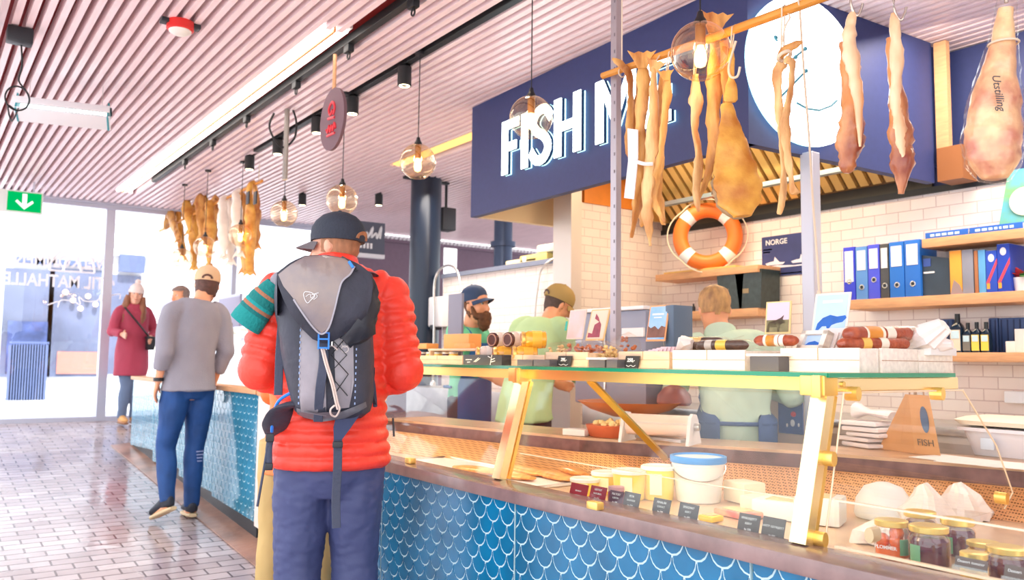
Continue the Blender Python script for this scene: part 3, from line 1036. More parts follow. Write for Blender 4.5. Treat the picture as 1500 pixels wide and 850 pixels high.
for i, (px, py, X, lb) in enumerate(plist[:6]):
    q = P(px, py, X=X)
    l = bpy.data.lights.new('pendant_glow', 'POINT'); l.energy = 6; l.color = (1, .66, .34); l.shadow_soft_size = .03
    lo = bpy.data.objects.new('pendant_glow', l); COL.objects.link(lo); lo.location = q+V((0, 0, -.02))

# ================================================================ tracks and spotlights
M_track = mat('track_black', (.01, .011, .013), .5)
for (x, y0, y1, lb) in ((2.005, 2.2, 9.4, 'black lighting track in the ceiling beside the white strip light'), (2.435, 2.4, 7.4, 'black lighting track in the ceiling right of the round hanging sign')):
    mb = MB(); mb.bx((x-.022, y0, ZC+.0), (x+.022, y1, ZC+.05), .003)
    tag(mb.build('light_track', M_track, smooth=False), lb, 'track')
M_spotglow = emat('spot_glow', (1, .82, .5), 10)
def spot():
    t = thing('spotlight', '', 'spotlight')
    mb = MB(); mb.lathe([(.036, -.13), (.044, -.128), (.044, -.01), (.036, 0)], n=22); mb.build('housing', M_track, t)
    mb = MB(); mb.bx((-.025, -.06, .0), (.025, .06, .05), .004); mb.build('adapter', M_track, t)
    mb = MB(); mb.lathe([(.001, -.127), (.033, -.132), (.034, -.128)], n=22); mb.build('lens', M_spotglow, t)
    return t
s0 = spot()
sl = [(584, 108, 'black spotlight left of the round column, its lens lit yellow'), (512, 152, 'black spotlight just right of the round hanging sign'), (464, 182, 'black spotlight just left of the round hanging sign'),
      (405, 214, 'black spotlight beside the hanging cable coil'), (368, 238, 'black spotlight above the right end of the far dried fish')]
for i, (px, py, lb) in enumerate(sl):
    q = P(px, py, Z=ZC-.06)
    o = s0 if i == 0 else dup(s0)
    o.location = (2.435, q.y, ZC); o['label'] = lb; o['group'] = 'track spotlights'
for (px, py, lb) in ((443, 292, 'small dark spotlight far back left of the black cap'), (555, 292, 'small dark spotlight far back between two pendants')):
    q = P(px, py, Z=ZC-.06); o = dup(s0); o.location = (q.x, q.y, ZC); o['label'] = lb; o['group'] = 'track spotlights'
# small clips and hooks under the first track
def clip():
    t = thing('track_clip', '', 'clip')
    mb = MB(); mb.box((0, 0, -.02), (.04, .07, .05), bevel=.006); mb.build('body', M_track, t)
    mb = MB(); mb.torus((0, 0, -.065), .018, .005, (1, 0, 0), 18, 6); mb.build('ring', M_track, t)
    return t
c0 = clip()
for i, (px, py, lb) in enumerate(((606, 6, 'black track clip with a ring, nearest one at the top of the picture'), (505, 70, 'black track clip holding the round hanging sign'), (440, 126, 'black track clip between the round sign and the white strip light'),
                                  (367, 176, 'black track clip in the middle of the first track'), (315, 210, 'black track clip above the white strip light end'), (273, 238, 'black track clip farthest along the first track'))):
    q = P(px, py, Z=ZC-.02)
    o = c0 if i == 0 else dup(c0)
    o.location = (2.005, q.y, ZC); o['label'] = lb; o['group'] = 'clips on the first lighting track'

# round hanging sign
q = P(488, 175, D=4.9)
t = thing('round_sign', 'round brown hanging sign with a red emblem on a cord below the track', 'sign', q)
ax = V((1, -.03, 0)).normalized()          # face normal
xv = V((-ax.y, ax.x, 0))
mb = MB(); mb.prism([(.185*math.cos(2*PI*k/40), .185*math.sin(2*PI*k/40)) for k in range(40)], q-ax*.009, xv, (0, 0, 1), ax*.018); mb.build('disc', mat('sign_brown', rgb(112, 82, 90), .6), t, smooth=False)
M_red = mat('emblem_red', rgb(216, 50, 60), .5)
mb = MB()
for s in (-1, 1):
    o = q+ax*s*.0105
    f = lambda u, v: o+xv*u+V((0, 0, v))
    mb.tube(spline([f(-.03, .02), f(-.05, .06), f(-.01, .1), f(.04, .07), f(.02, .03), f(-.02, .05)], 4), .009, n=6)
    mb.tube([f(-.05, 0), f(.05, .012)], .009, n=6)
    mb.tube(spline([f(-.07, -.07), f(-.05, -.035), f(-.03, -.075), f(-.01, -.04), f(.01, -.075), f(.03, -.035), f(.05, -.07), f(.07, -.05)], 4), .009, n=6)
    mb.tube([f(-.06, -.095), f(.06, -.09)], .008, n=6)
mb.build('emblem', M_red, t)
mb = MB(); mb.tube([q+V((0, 0, .18)), V((q.x, q.y, ZC-.06))], .012, n=8); mb.build('cord', M_oak, t)

# heater lamp on the left
q = P(94, 172, D=5.6)
t = thing('fly_lamp', 'hung white lamp box with a glowing tube and a slotted louvre', 'lamp', q)
ux = V((.97, -.24, 0)).normalized(); uy = V((-ux.y, ux.x, 0)); rz = M((ux, uy, V((0, 0, 1)))).transposed()
tilt = rz @ M.Rotation(R(-24), 3, 'X')
f = lambda x, y, z: q+tilt @ V((x, y, z))
mb = MB(); mb.box(f(0, .0, .088), (.57, .07, .022), tilt, .004); mb.build('top_rail', mat('teal_dark', rgb(4, 34, 56), .5), t)
mb = MB(); mb.box(f(0, .035, .03), (.55, .012, .07), tilt, .003); mb.build('reflector', WHITE, t)
mb = MB(); mb.cyl(f(-.26, 0, .045), f(.26, 0, .045), .026); mb.build('tube', emat('tube_glow', (.86, 1, 1), 2.6), t)
mb = MB()
mb.box(f(0, -.03, -.035), (.57, .14, .012), tilt, .003)
for k in range(12): mb.box(f(.02+.02*k, -.10, -.028), (.006, .10, .012), tilt)
mb.box(f(0, -.155, -.015), (.57, .012, .05), tilt, .003)
mb.build('louvre', mat('louvre_white', (.8, .8, .82), .5), t)
mb = MB()
for s in (-.27, .27):
    mb.box(f(s, -.03, .02), (.012, .14, .13), tilt, .003)
mb.build('end_cap', mat('teal_cap', rgb(60, 150, 160), .4), t)
mb = MB()
for s in (-.22, .22):
    p = f(s, .02, .1); mb.tube([p, V((p.x, p.y, ZC))], .0025, n=5)
mb.build('wire', M_steel, t)
q2 = P(29, 53, Z=ZC-.05)
t = thing('junction_box', 'small black socket box under the slats with a looped cable', 'socket', q2)
mb = MB(); mb.box(q2, (.13, .09, .09), bevel=.01); mb.build('box', M_dark, t)
mb = MB(); c = q2+V((.01, 0, -.05)); e = f(-.27, 0, .05)
loop = [c, c+V((.01, 0, -.12)), c+V((.0, .02, -.2))]
lc = c+V((-.0, .02, -.3))
loop += [lc+V((.06*math.sin(a), .02, .07*math.cos(a))) for a in [k*PI/4 for k in range(1, 14)]]
loop += [lc+V((-.02, .0, -.14)), e]
mb.tube(spline(loop, 4), .005, n=6); mb.build('cable', M_cord, t)

# red and white ceiling alarm
q = P(264, 40, Z=ZC-.03)
t = thing('fire_alarm', 'round red and white fire alarm on the ceiling slats', 'alarm', (q.x, q.y, ZC))
mb = MB(); mb.lathe([(.064, -.05), (.072, -.045), (.072, 0)], (q.x, q.y, ZC), 28); mb.build('base', mat('alarm_red', rgb(222, 44, 40), .4), t)
mb = MB(); mb.lathe([(.01, -.074), (.04, -.07), (.058, -.058), (.06, -.05)], (q.x, q.y, ZC), 28); mb.build('dome', mat('alarm_white', (.85, .83, .76), .4), t)
for s in (-.08, .08):
    mb = MB(); mb.box((q.x+s, q.y, ZC-.012), (.05, .06, .025), bevel=.004); mb.build('bracket', M_dark, t)
# red beacon at the end of the strip light
q = P(176, 288, Y=YF-.15)
t = thing('warning_beacon', 'small red beacon on the frame at the far end of the white strip light', 'beacon', q)
mb = MB(); mb.lathe([(.03, -.05), (.05, -.04), (.05, .02), (.04, .04)], q, 18); mb.build('dome', MATS['alarm_red'], t)
mb = MB(); mb.box(q+V((0, .04, .05)), (.07, .06, .05), bevel=.006); mb.build('bracket', mat('orange_clip', rgb(226, 120, 60), .5), t)

# exit sign
a = P(-18, 279, Y=10.2); b = P(48, 307, Y=10.2)
c = (a+b)/2
t = thing('exit_sign', 'green exit sign with a white arrow at the left edge of the ceiling', 'sign', c)
dx = (b-a).length/2; hh = .13
mb = MB(); mb.bx((c.x-.34, 10.19, c.z-hh), (c.x+.30, 10.22, c.z+hh-.02)); mb.build('board', mat('exit_white', (.8, .84, .8), .5), t, smooth=False)
mb = MB(); mb.bx((c.x-.03, 10.183, c.z-hh+.02), (c.x+.285, 10.19, c.z+hh-.035)); mb.build('green_field', emat('exit_green', rgb(0, 190, 100), .9), t, smooth=False)
mb = MB()
k = c+V((.128, -.02, -.01)); k.y = 10.18
mb.prism([(-.022, .09), (-.022, -.02), (-.07, .022), (-.085, .0), (0, -.08), (.085, .0), (.07, .022), (.022, -.02), (.022, .09)], k, (1, 0, 0), (0, 0, 1), (0, .003, 0)); 
mb.build('arrow', emat('exit_white_lit', (1, 1, 1), 1.1), t, smooth=False)
mb = MB(); k = c+V((-.15, -.02, -.01)); k.y = 10.18
mb.prism([(-.05, -.08), (-.02, -.08), (.0, -.02), (.03, -.05), (.05, -.03), (.01, .02), (.0, .05), (-.03, .03)], k, (1, 0, 0), (0, 0, 1), (0, .003, 0)); mb.sphere(k+V((.015, 0, .075)), .016, 8)
mb.build('running_figure', MATS['exit_green'], t, smooth=False)
mb = MB(); mb.bx((c.x-.25, 10.2, c.z+hh-.02), (c.x-.23, 10.215, ZC)); mb.bx((c.x+.2, 10.2, c.z+hh-.02), (c.x+.22, 10.215, ZC)); mb.build('hanger', M_frame, t, smooth=False)

# round column
q = P(622, 400, D=8.55)
t = thing('round_column', 'dark blue round column with a pale sheen standing left of the cooks', 'column', (q.x, q.y, .2))
mb = MB(); mb.cyl((q.x, q.y, 0), (q.x, q.y, ZC+.02), .158, n=40); mb.build('shaft', mat('column_blue', rgb(20, 34, 54), .3, .1), t)
mb = MB(); mb.bx((q.x-.26, q.y-.03, ZC-.02), (q.x+.26, q.y+.03, ZC+.005)); mb.build('flange', M_black, t, smooth=False)
# black speaker behind the column, and a duct
q = P(653, 322, D=8.8)
t = thing('ceiling_speaker', 'black box loudspeaker on the ceiling right of the round column', 'speaker', q)
mb = MB(); mb.box(q, (.16, .16, .24), bevel=.01); mb.build('cabinet', M_dark, t)
mb = MB(); mb.cyl((q.x, q.y, q.z+.11), (q.x, q.y, ZC+.02), .015); mb.build('bracket', M_dark, t)
q = P(737, 355, D=10)
t = thing('dark_duct', 'dark vertical duct in front of the red ceiling beyond the navy sign', 'duct', q)
mb = MB(); mb.cyl((q.x, q.y, 2.3), (q.x, q.y, ZC), .11); mb.build('pipe', mat('duct_grey', rgb(70, 84, 110), .4, .5), t)
mb = MB(); mb.lathe([(.15, 2.6), (.15, 2.66)], (q.x, q.y, 0), 24); mb.build('collar', MATS['duct_grey'], t)
# cable drop with pipe left of the cap
q = P(418, 240, D=6.2)
t = thing('cable_drop', 'thin grey pipe with a loop of black cable hanging from the ceiling', 'cable', (q.x, q.y, ZC))
mb = MB(); mb.tube([(q.x, q.y, ZC), (q.x, q.y, q.z-.12)], .02, n=8); mb.build('pipe', mat('pipe_grey', rgb(146, 140, 134), .4, .3), t)
mb = MB(); mb.tube(spline([(q.x-.10, q.y, ZC-.05), (q.x-.13, q.y, q.z+.25), (q.x-.04, q.y, q.z+.12), (q.x+.06, q.y, q.z+.2), (q.x+.07, q.y, q.z+.35), (q.x, q.y, q.z+.5)], 5), .008, n=6); mb.build('cable', M_cord, t)

# chalk board sign far back
t = thing('chalk_sign', 'dark hanging board with white script lettering above the cap', 'sign', P(528, 345, Y=9.6))
a = P(478, 318, Y=9.6); b = P(562, 374, Y=9.6)
mb = MB(); mb.prism([(0, 0), (1, 0), (1, 1), (0, 1)], (a.x, 9.6, b.z), (b.x-a.x, -.02, 0), (0, 0, a.z-b.z), (0, .04, 0)); mb.build('board', mat('chalk_dark', rgb(92, 96, 110), .7), t, smooth=False)
mb = MB(); mb.bx((a.x, 9.57, b.z-.05), (b.x, 9.65, b.z)); mb.build('lower_rail', WHITE, t, smooth=False)
mb = MB()
w = b.x-a.x; hgt = a.z-b.z
def cs(u, v): return V((a.x+w*u, 9.575, b.z+hgt*v))
mb.tube(spline([cs(.30, .45), cs(.38, .85), cs(.34, .9), cs(.36, .5), cs(.46, .68), cs(.44, .5), cs(.54, .66), cs(.56, .5), cs(.60, .85), cs(.62, .5), cs(.68, .66), cs(.70, .5), cs(.78, .84), cs(.76, .52), cs(.84, .66), cs(.86, .5), cs(.93, .88), cs(.91, .5)], 4), .014, n=6)
for k in range(7): mb.box(cs(.4+.06*k, .24), (.03, .006, .07))
mb.build('lettering', mat('chalk_white', (.9, .9, .9), .7), t)

# ================================================================ frame post, pole
t = thing('rack_post', 'tall slim grey slotted post standing on the glass top left of the dried fish', 'post', (2.40, 2.59, TZ+.02))
mb = MB(); mb.bx((2.385, 2.572, TZ+.02), (2.415, 2.608, ZC+.05), .002); p_ = mb.build('upright', mat('slotted_steel', rgb(172, 164, 170), .35, .5), t, smooth=False)
mb = MB()
for k in range(24):
    z = TZ+.1+.075*k
    mb.box((2.3845, 2.583, z), (.002, .006, .014))
mb.build('slots', mat('slot_grey', rgb(120, 112, 118), .5), p_, smooth=False)
mb = MB(); mb.bx((2.36, 2.55, TZ+.02), (2.44, 2.63, TZ+.028)); mb.build('foot', MATS['slotted_steel'], t, smooth=False)

PX = 2.35
PZ = 2.455
M_pole = mat('pole_wood', rgb(222, 150, 62), .5, var=.2, vscale=6, stretch=(10, 1.5, 10))
t = thing('wooden_pole', 'thin wooden pole hung on strings along the counter, carrying the dried fish', 'pole', (PX, 2, PZ))
mb = MB(); mb.loft([(PX, 2.62, PZ+.02), (PX, 2.1, PZ), (PX, 1.6, PZ-.01), (PX, .9, PZ-.02)], [.014, .016, .016, .015], n=10, jit=.05); mb.build('pole', M_pole, t)
M_string = mat('string', rgb(226, 208, 184), .8)
mb = MB()
for y in (2.5, 1.63, 1.05):
    mb.tube([(PX, y, PZ+.016), (PX, y, ZC)], .003, n=5)
    mb.torus((PX, y, PZ), .018, .003, (0, 1, 0), 16, 5)
mb.build('string', M_string, t)
t = thing('hanging_cord', 'long loose white cord hanging past the lit emblem', 'cord', P(1172, 0, X=2.62))
pts = [P(x_, y_, X=2.62) for x_, y_ in ((1168, -70), (1172, 20), (1178, 110), (1185, 200), (1191, 300), (1197, 380), (1200, 430))]
mb = MB(); mb.tube([V((pts[0].x, pts[0].y, ZC))]+spline(pts, 3), .0038, n=6); mb.build('cord', M_string, t)
mb = MB(); mb.sphere(pts[-1], (.008, .008, .014), 8); mb.build('knot', M_string, t)

# ================================================================ dried fish
M_fish = mat('dried_fish', rgb(240, 184, 104), .5, c2=rgb(164, 92, 38), vscale=16, bump=.8, bscale=40, stretch=(1, 1, .28))
M_fish2 = mat('dried_fish_pale', rgb(246, 204, 142), .5, c2=rgb(190, 122, 62), vscale=16, bump=.8, bscale=40, stretch=(1, 1, .28))
M_cod = mat('split_cod', rgb(240, 184, 84), .45, c2=rgb(186, 112, 34), vscale=9, bump=.4, bscale=30)
M_skin = mat('fish_skin', rgb(164, 132, 96), .5, var=.4, vscale=20)
def strip(mb, pts, rad, seed, amp=.006, n=12):
    """a dried limb of fish: flattened, furrowed and uneven"""
    sp = spline(pts, 6)
    rr = lerp_list(rad, len(sp))
    rnd = random.Random(seed)
    ph = [rnd.uniform(0, 6.28) for _ in range(4)]
    rr = [(a*(1+.13*math.sin(i*.9+ph[0])+.07*math.sin(i*2.3+ph[1])), b*(1+.12*math.sin(i*1.1+ph[2]))) for i, (a, b) in enumerate(rr)]
    hints = []
    for i in range(len(sp)):
        a = .9*math.sin(i*.2+ph[3]); hints.append((math.cos(a+YAW+PI/2)*.0+math.sin(YAW+a), math.cos(YAW+a), 0))
    mb.loft(sp, rr, n=n, hints=hints, jit=.10, seed=seed)
def fpx(px, py, dx=0): return P(px, py, X=PX+dx)
fish_n = 0
def fish(label, strands, m_, group, tail=None, cat='dried fish', name='dried_fish'):
    """strands: list of (pixel path, depth offset, widths) read off the photograph on the plane of the pole"""
    global fish_n
    fish_n += 1
    p0 = fpx(*strands[0][0][0], strands[0][1])
    t = thing(name, label, cat, p0, 0, group)
    if p0.z < PZ-.02:
        mb = MB(); mb.tube([p0+V((0, 0, -.01)), p0+V((.012, .004, .03)), V((PX, p0.y, PZ+.014)), V((PX-.018, p0.y, PZ)), p0+V((-.006, 0, 0))], .0028, n=5); mb.build('string', M_string, t)
    for i, (path, dx, rad) in enumerate(strands):
        mb = MB()
        strip(mb, [fpx(x, y, dx) for x, y in path], rad, fish_n*10+i)
        me = mb.mesh('m'); ruffle(me, .0045, 38, fish_n*3+i, (1, 1, .6)); link('body' if i == 0 else 'flank', me, m_, t, angle=50)
    if tail:
        (x, y), dx, s, ang = tail
        c = fpx(x, y, dx)
        mb = MB()
        side = V((math.cos(YAW), -math.sin(YAW), 0))
        ca, sa = math.cos(ang), math.sin(ang)
        u = side*ca+V((0, 0, 1))*sa; w = side*-sa+V((0, 0, 1))*ca
        out = [(-.3, 0), (.3, 0), (.55, .6), (.95, 1.15), (.6, 1.02), (.35, 1.15), (.1, 1.0), (-.2, 1.12), (-.5, 1.0), (-.9, 1.2), (-.55, .6)]
        mb.prism([(a*s, b*s) for a, b in out], c-fw*.004, u, w, fw*.008)
        mb.build('tail', m_, t, smooth=False)
    return t
GF = 'dried fish on the near pole'
W = lambda *a: [(q*1.22, q*.55) for q in a]
fish('dried fish of the left bunch whose thin tail curls up leftmost', [([(897, 86), (912, 96), (922, 112), (924, 150), (922, 200), (926, 240)], -.03, W(.006, .011, .014, .016, .016, .012))], M_fish, GF)
fish('dried fish of the left bunch with the widest fanned tail above the pole', [([(941, 96), (942, 130), (938, 180), (938, 240), (933, 300), (925, 348)], -.04, W(.016, .024, .022, .026, .022, .006)),
      ([(941, 100), (934, 140), (930, 200), (930, 260), (940, 322), (938, 330)], .02, W(.012, .014, .016, .018, .012, .004))], M_fish, GF, ((941, 100), -.05, .062, .05))
fish('dried fish in the middle of the left bunch, hanging down longest', [([(957, 100), (958, 140), (956, 200), (950, 260), (948, 310), (953, 360)], -.05, W(.012, .02, .022, .022, .018, .005))], M_fish2, GF, ((957, 106), -.05, .045, -.25))
fish('dried fish rightmost in the left bunch, with a stubby tail end', [([(977, 108), (977, 140), (972, 190), (966, 240), (958, 292), (974, 325)], -.03, W(.013, .015, .016, .018, .012, .005)),
      ([(972, 112), (966, 150), (967, 220), (964, 285), (972, 330)], .02, W(.012, .012, .014, .016, .012))], M_fish, GF, ((976, 118), -.045, .036, .1))
# white paper collar on the left bunch
t = thing('paper_tag', 'white folded paper band round the left bunch of dried fish', 'paper tag', fpx(925, 280, -.08))
mb = MB(); q = [(919, 188), (934, 190), (934, 232), (928, 292), (914, 290), (920, 236)]
mb.prism([((fpx(x, y, -.075)-fpx(925, 280, -.075)).y*-1, (fpx(x, y, -.075)-fpx(925, 280, -.075)).z) for x, y in q], fpx(925, 280, -.075), (0, -1, 0), (0, 0, 1), (.004, 0, 0)); mb.build('paper', mat('paper_white', (.8, .78, .8), .7), t, smooth=False)
mb = MB(); mb.tube(spline([fpx(930, 236, -.08), fpx(943, 240, -.085), fpx(956, 240, -.06)], 4), .008, n=6); mb.build('band', MATS['paper_white'], t)
fish('thin twisted dried fish behind the largest globe, left of the split cod', [([(1018, 110), (1020, 150), (1018, 190), (1024, 230), (1020, 280), (1024, 310)], -.02, W(.012, .02, .014, .02, .012, .006))], M_fish2, GF)
fish('broad dried fish with a fan tail just above the largest globe', [([(1046, 40), (1048, 110), (1044, 170), (1046, 215), (1036, 260), (1020, 300)], .03, W(.022, .026, .022, .02, .014, .006)),
      ([(1060, 60), (1064, 110), (1062, 160), (1056, 200), (1050, 250)], .02, W(.014, .016, .014, .016, .01))], M_fish, GF, ((1046, 48), .0, .07, -.1))
cod = fish('large flat golden split cod hanging by a thin tail right of the largest globe', [([(1072, 70), (1071, 110), (1070, 150)], -.02, W(.008, .012, .02))], M_cod, GF, name='split_cod')
mb = MB()
outl = [(1066, 150), (1082, 160), (1090, 200), (1100, 240), (1105, 272), (1102, 304), (1092, 320), (1074, 322), (1060, 312), (1046, 300), (1040, 276), (1044, 250), (1056, 215), (1062, 180)]
cq = fpx(1072, 240, -.04)
sp = [fpx(1072, y, -.03) for y in (150, 175, 205, 240, 270, 298, 320)]
wd = [.02, .032, .05, .072, .084, .074, .03]
sp = [p+V((0, -.012*(i-2), 0)) for i, p in enumerate(sp)]
mb.loft(spline(sp, 5), [(a*(1+.05*math.sin(i*1.3)), .014+.006*math.sin(i*.7)) for i, a in enumerate(lerp_list(wd, len(spline(sp, 5))))], n=22, hint=(math.sin(YAW), math.cos(YAW), 0), jit=.06, seed=4)
mb.build('fillet', M_cod, cod, angle=60)
mb = MB(); mb.loft(spline([p+V((-.004, .015, -.006)) for p in sp[3:]], 5), lerp_list([(.05, .01), (.076, .014), (.068, .014), (.02, .008)], 16), n=18, hint=(math.sin(YAW), math.cos(YAW), 0), jit=.12, seed=5); mb.build('skin', M_skin, cod, angle=60)
mb = MB(); c = fpx(1068, 95, -.03)
mb.tube(spline([fpx(1078, 60, -.03), fpx(1068, 95, -.03), fpx(1070, 112, -.04), fpx(1080, 112, -.04), fpx(1084, 98, -.04)], 4), .0045, n=6); mb.build('hook', M_string, cod)
pair = fish('two thin stockfish tied together on a ring in front of the lit emblem', [([(1146, 92), (1138, 110), (1140, 150), (1146, 190), (1148, 240), (1146, 290), (1141, 314)], -.02, W(.014, .014, .012, .014, .014, .012, .005)),
      ([(1150, 88), (1160, 94), (1158, 130), (1150, 180), (1154, 230), (1160, 268), (1166, 284)], -.04, W(.012, .012, .012, .014, .012, .008, .012))], M_fish2, GF, name='stockfish_pair')
mb = MB(); mb.loft(spline([fpx(1142, 84, -.03), fpx(1150, 74, -.03), fpx(1164, 66, -.02), fpx(1174, 62, -.02)], 4), lerp_list([(.008, .012), (.012, .018), (.01, .014), (.004, .006)], 13), n=10, jit=.15, seed=8); mb.build('fin', M_fish, pair, angle=60)
mb = MB(); mb.torus(fpx(1149, 82, -.03), .022, .006, (0, .5, 1), 20, 8)
mb.tube(spline([fpx(1143, 76, -.03), fpx(1150, 40, -.03), fpx(1157, 26, -.01), fpx(1152, 16, 0)], 4), .003, n=6); mb.build('hook', M_string, pair)

# ================================================================ cured legs
M_ham = mat('cured_meat', rgb(226, 152, 92), .35, c2=rgb(140, 62, 44), vscale=11, bump=.5, bscale=26, coat=.4, stretch=(1, 1, .5))
M_fat = mat('cured_fat', rgb(252, 220, 178), .35, c2=rgb(224, 152, 96), vscale=10, coat=.4, stretch=(1, 1, .35))
M_wrap = glass('plastic_wrap', (1, .985, .96), .035, .4, rough=.15)
M_hook = mat('hook_steel', rgb(206, 196, 184), .25, .9)
def hook(t, px, py, dx):
    mb = MB(); a = fpx(px, py, dx)
    top_ = V((a.x, a.y, ZC+.01))
    mb.tube(spline([top_, a+V((0, 0, .12)), a+V((.0, 0, .03)), a+V((.012, -.012, -.008)), a+V((.02, -.022, .012)), a+V((.022, -.026, .03))], 4), .004, n=7); mb.build('hook', M_hook, t)
t = thing('cured_leg', 'dark cured meat leg with a pale knuckle, overlapping the right of the lit emblem', 'cured meat', fpx(1250, 20), 0, 'cured meats on hooks')
mb = MB(); strip(mb, [fpx(x, y, 0) for x, y in ((1238, 62), (1243, 110), (1248, 160), (1246, 200), (1242, 235), (1240, 254))], [(.018, .014), (.026, .022), (.038, .03), (.042, .034), (.03, .024), (.012, .01)], 301, n=18); mb.build('meat', M_ham, t, angle=60)
mb = MB(); strip(mb, [fpx(x, y, -.014) for x, y in ((1249, 18), (1246, 36), (1244, 60), (1250, 100), (1257, 150), (1260, 215))], [(.008, .01), (.02, .016), (.028, .02), (.022, .018), (.016, .016), (.003, .004)], 302, n=14); mb.build('fat', M_fat, t, angle=60)
hook(t, 1247, 20, -.01)
t = thing('cured_leg', 'pale fatty cured leg hanging second from the right', 'cured meat', fpx(1312, 30), 0, 'cured meats on hooks')
mb = MB(); strip(mb, [fpx(x, y, 0) for x, y in ((1306, 56), (1309, 100), (1315, 150), (1320, 200), (1322, 240), (1320, 284))], [(.016, .014), (.018, .016), (.03, .024), (.034, .028), (.032, .026), (.007, .007)], 311, n=18); mb.build('meat', M_ham, t, angle=60)
mb = MB(); strip(mb, [fpx(x, y, -.016) for x, y in ((1308, 20), (1311, 44), (1314, 90), (1312, 140), (1318, 190), (1324, 240))], [(.007, .007), (.016, .014), (.019, .016), (.016, .016), (.02, .018), (.004, .005)], 312, n=14); mb.build('fat', M_fat, t, angle=60)
hook(t, 1310, 26, 0)
# big wrapped ham
HX = 2.2
hp = lambda x, y: P(x, y, X=HX)
t = thing('wrapped_ham', 'biggest ham, wrapped in clear plastic with handwriting, at the right edge', 'ham', hp(1462, 265), 0, 'cured meats on hooks')
axis = [hp(x, y) for x, y in ((1474, 12), (1470, 55), (1464, 100), (1458, 150), (1455, 200), (1456, 235), (1458, 262))]
mb = MB(); sp = spline(axis, 5)
rr = lerp_list([(.017, .017), (.026, .024), (.04, .036), (.058, .05), (.066, .056), (.06, .05), (.03, .026)], len(sp))
mb.loft(sp, rr, n=26, hint=(math.sin(YAW+.25), math.cos(YAW+.25), 0), jit=.05, seed=9)
me = mb.mesh('m'); ruffle(me, .004, 22, 3)
M_bigham = mat('ham_meat', rgb(250, 214, 160), .4, c2=rgb(196, 116, 92), vscale=13, bump=.5, bscale=30, coat=.5)
link('meat', me, M_bigham, t, angle=70)
mb = MB(); sp2 = spline([hp(1476, -12)]+axis[:1]+axis[1:]+[hp(1458, 268)], 5)
rr2 = lerp_list([(.022, .02), (.024, .022), (.032, .03), (.047, .042), (.064, .056), (.073, .062), (.068, .057), (.04, .034), (.01, .01)], len(sp2))
mb.loft(sp2, rr2, n=26, hint=(math.sin(YAW+.25), math.cos(YAW+.25), 0), jit=.07, seed=12, cap=False)
mb.build('plastic_wrap', M_wrap, t, angle=25)
mb = MB(); c = hp(1470, 64); mb.torus(c, .034, .0028, (0, 0, 1), 24, 6); mb.build('string', M_string, t)
s = V((math.cos(YAW+.25), -math.sin(YAW+.25), 0))
n_ = V((-math.sin(YAW+.25), -math.cos(YAW+.25), 0))
text_on('handwriting', 'Utstilling', hp(1446, 150)+n_*.078+s*.004, V((0, 0, -1))+s*.12, s, .026, mat('marker', (.05, .05, .07), .6), t, .0008, shear=.15)
mb = MB(); a = hp(1474, 4); mb.tube([a, V((a.x, a.y, ZC))], .005, n=6); mb.build('hook', M_hook, t)

# ================================================================ far bunch of dried fish
MF = [(244, 300, 262, 352, 1), (258, 286, 268, 378, 0), (272, 282, 278, 340, 0), (284, 274, 284, 392, 0), (292, 270, 296, 345, 1), (300, 272, 300, 350, 0), (308, 268, 306, 390, 0), (316, 272, 314, 350, 1),
      (326, 276, 328, 376, 2), (336, 272, 338, 384, 2), (346, 270, 350, 372, 2), (356, 268, 358, 396, 1), (366, 272, 366, 398, 0), (374, 278, 374, 360, 1)]
mb = MB(); XF = 2.62
fa, fb = P(236, 296, X=XF), P(384, 268, X=XF)
mb.tube([(XF, fa.y, 2.92), (XF, fb.y, 2.92)], .014, n=8)
fp = tag(mb.build('wooden_pole', M_pole), 'thin wooden pole close under the ceiling carrying the far dried fish', 'pole')
mb = MB()
for y in (fa.y-.1, fb.y+.1): mb.tube([(XF, y, 2.92), (XF, y, ZC)], .004, n=5)
mb.build('string', M_string, fp)
M_fishwhite = mat('dried_fish_white', rgb(250, 238, 224), .5, var=.1, vscale=10, bump=.3, bscale=30)
for i, (x0, y0, x1, y1, k) in enumerate(MF):
    dx = XF+(.05 if i % 2 else -.05)
    a = P(x0, y0, X=dx); b = P(x1, y1, X=dx)
    t = thing('dried_fish', ('golden' if k < 2 else 'bleached white')+' dried fish in the far bunch above the beige cap', 'dried fish', a, 0, 'golden dried fish in the far bunch' if k < 2 else 'white dried fish in the far bunch')
    mb = MB()
    m_ = a.lerp(b, .5)+V((0, .02*math.sin(i*2), 0))
    strip(mb, [V((XF, a.y, 2.937)), V((a.x, a.y, 2.90)), a.lerp(b, .25), m_, a.lerp(b, .8), b], [(.024, .02), (.03, .024), (.05, .03), (.062, .036), (.05, .028), (.03, .012)], 400+i)
    mb.build('body', [M_cod, M_fish, M_fishwhite][k], t, angle=60)
    mb = MB()
    mb.prism([(-.03, .02), (.03, .02), (.07, -.06), (.03, -.03), (0, -.05), (-.03, -.03), (-.07, -.06)], b+V((0, 0, .01)), rt0, (0, 0, 1), V((fw.x, fw.y, 0))*.012)
    mb.build('tail', [M_cod, M_fish, M_fishwhite][k], t, smooth=False)
for px in (363, 374):
    q = P(px, 290, X=XF-.095)
    mb = MB(); mb.box(q, (.012, .08, .12), bevel=.002)
    tag(mb.build('price_card', M_dark), 'small dark card clipped on the right end of the far dried fish', 'card', 'dark cards on the far dried fish')
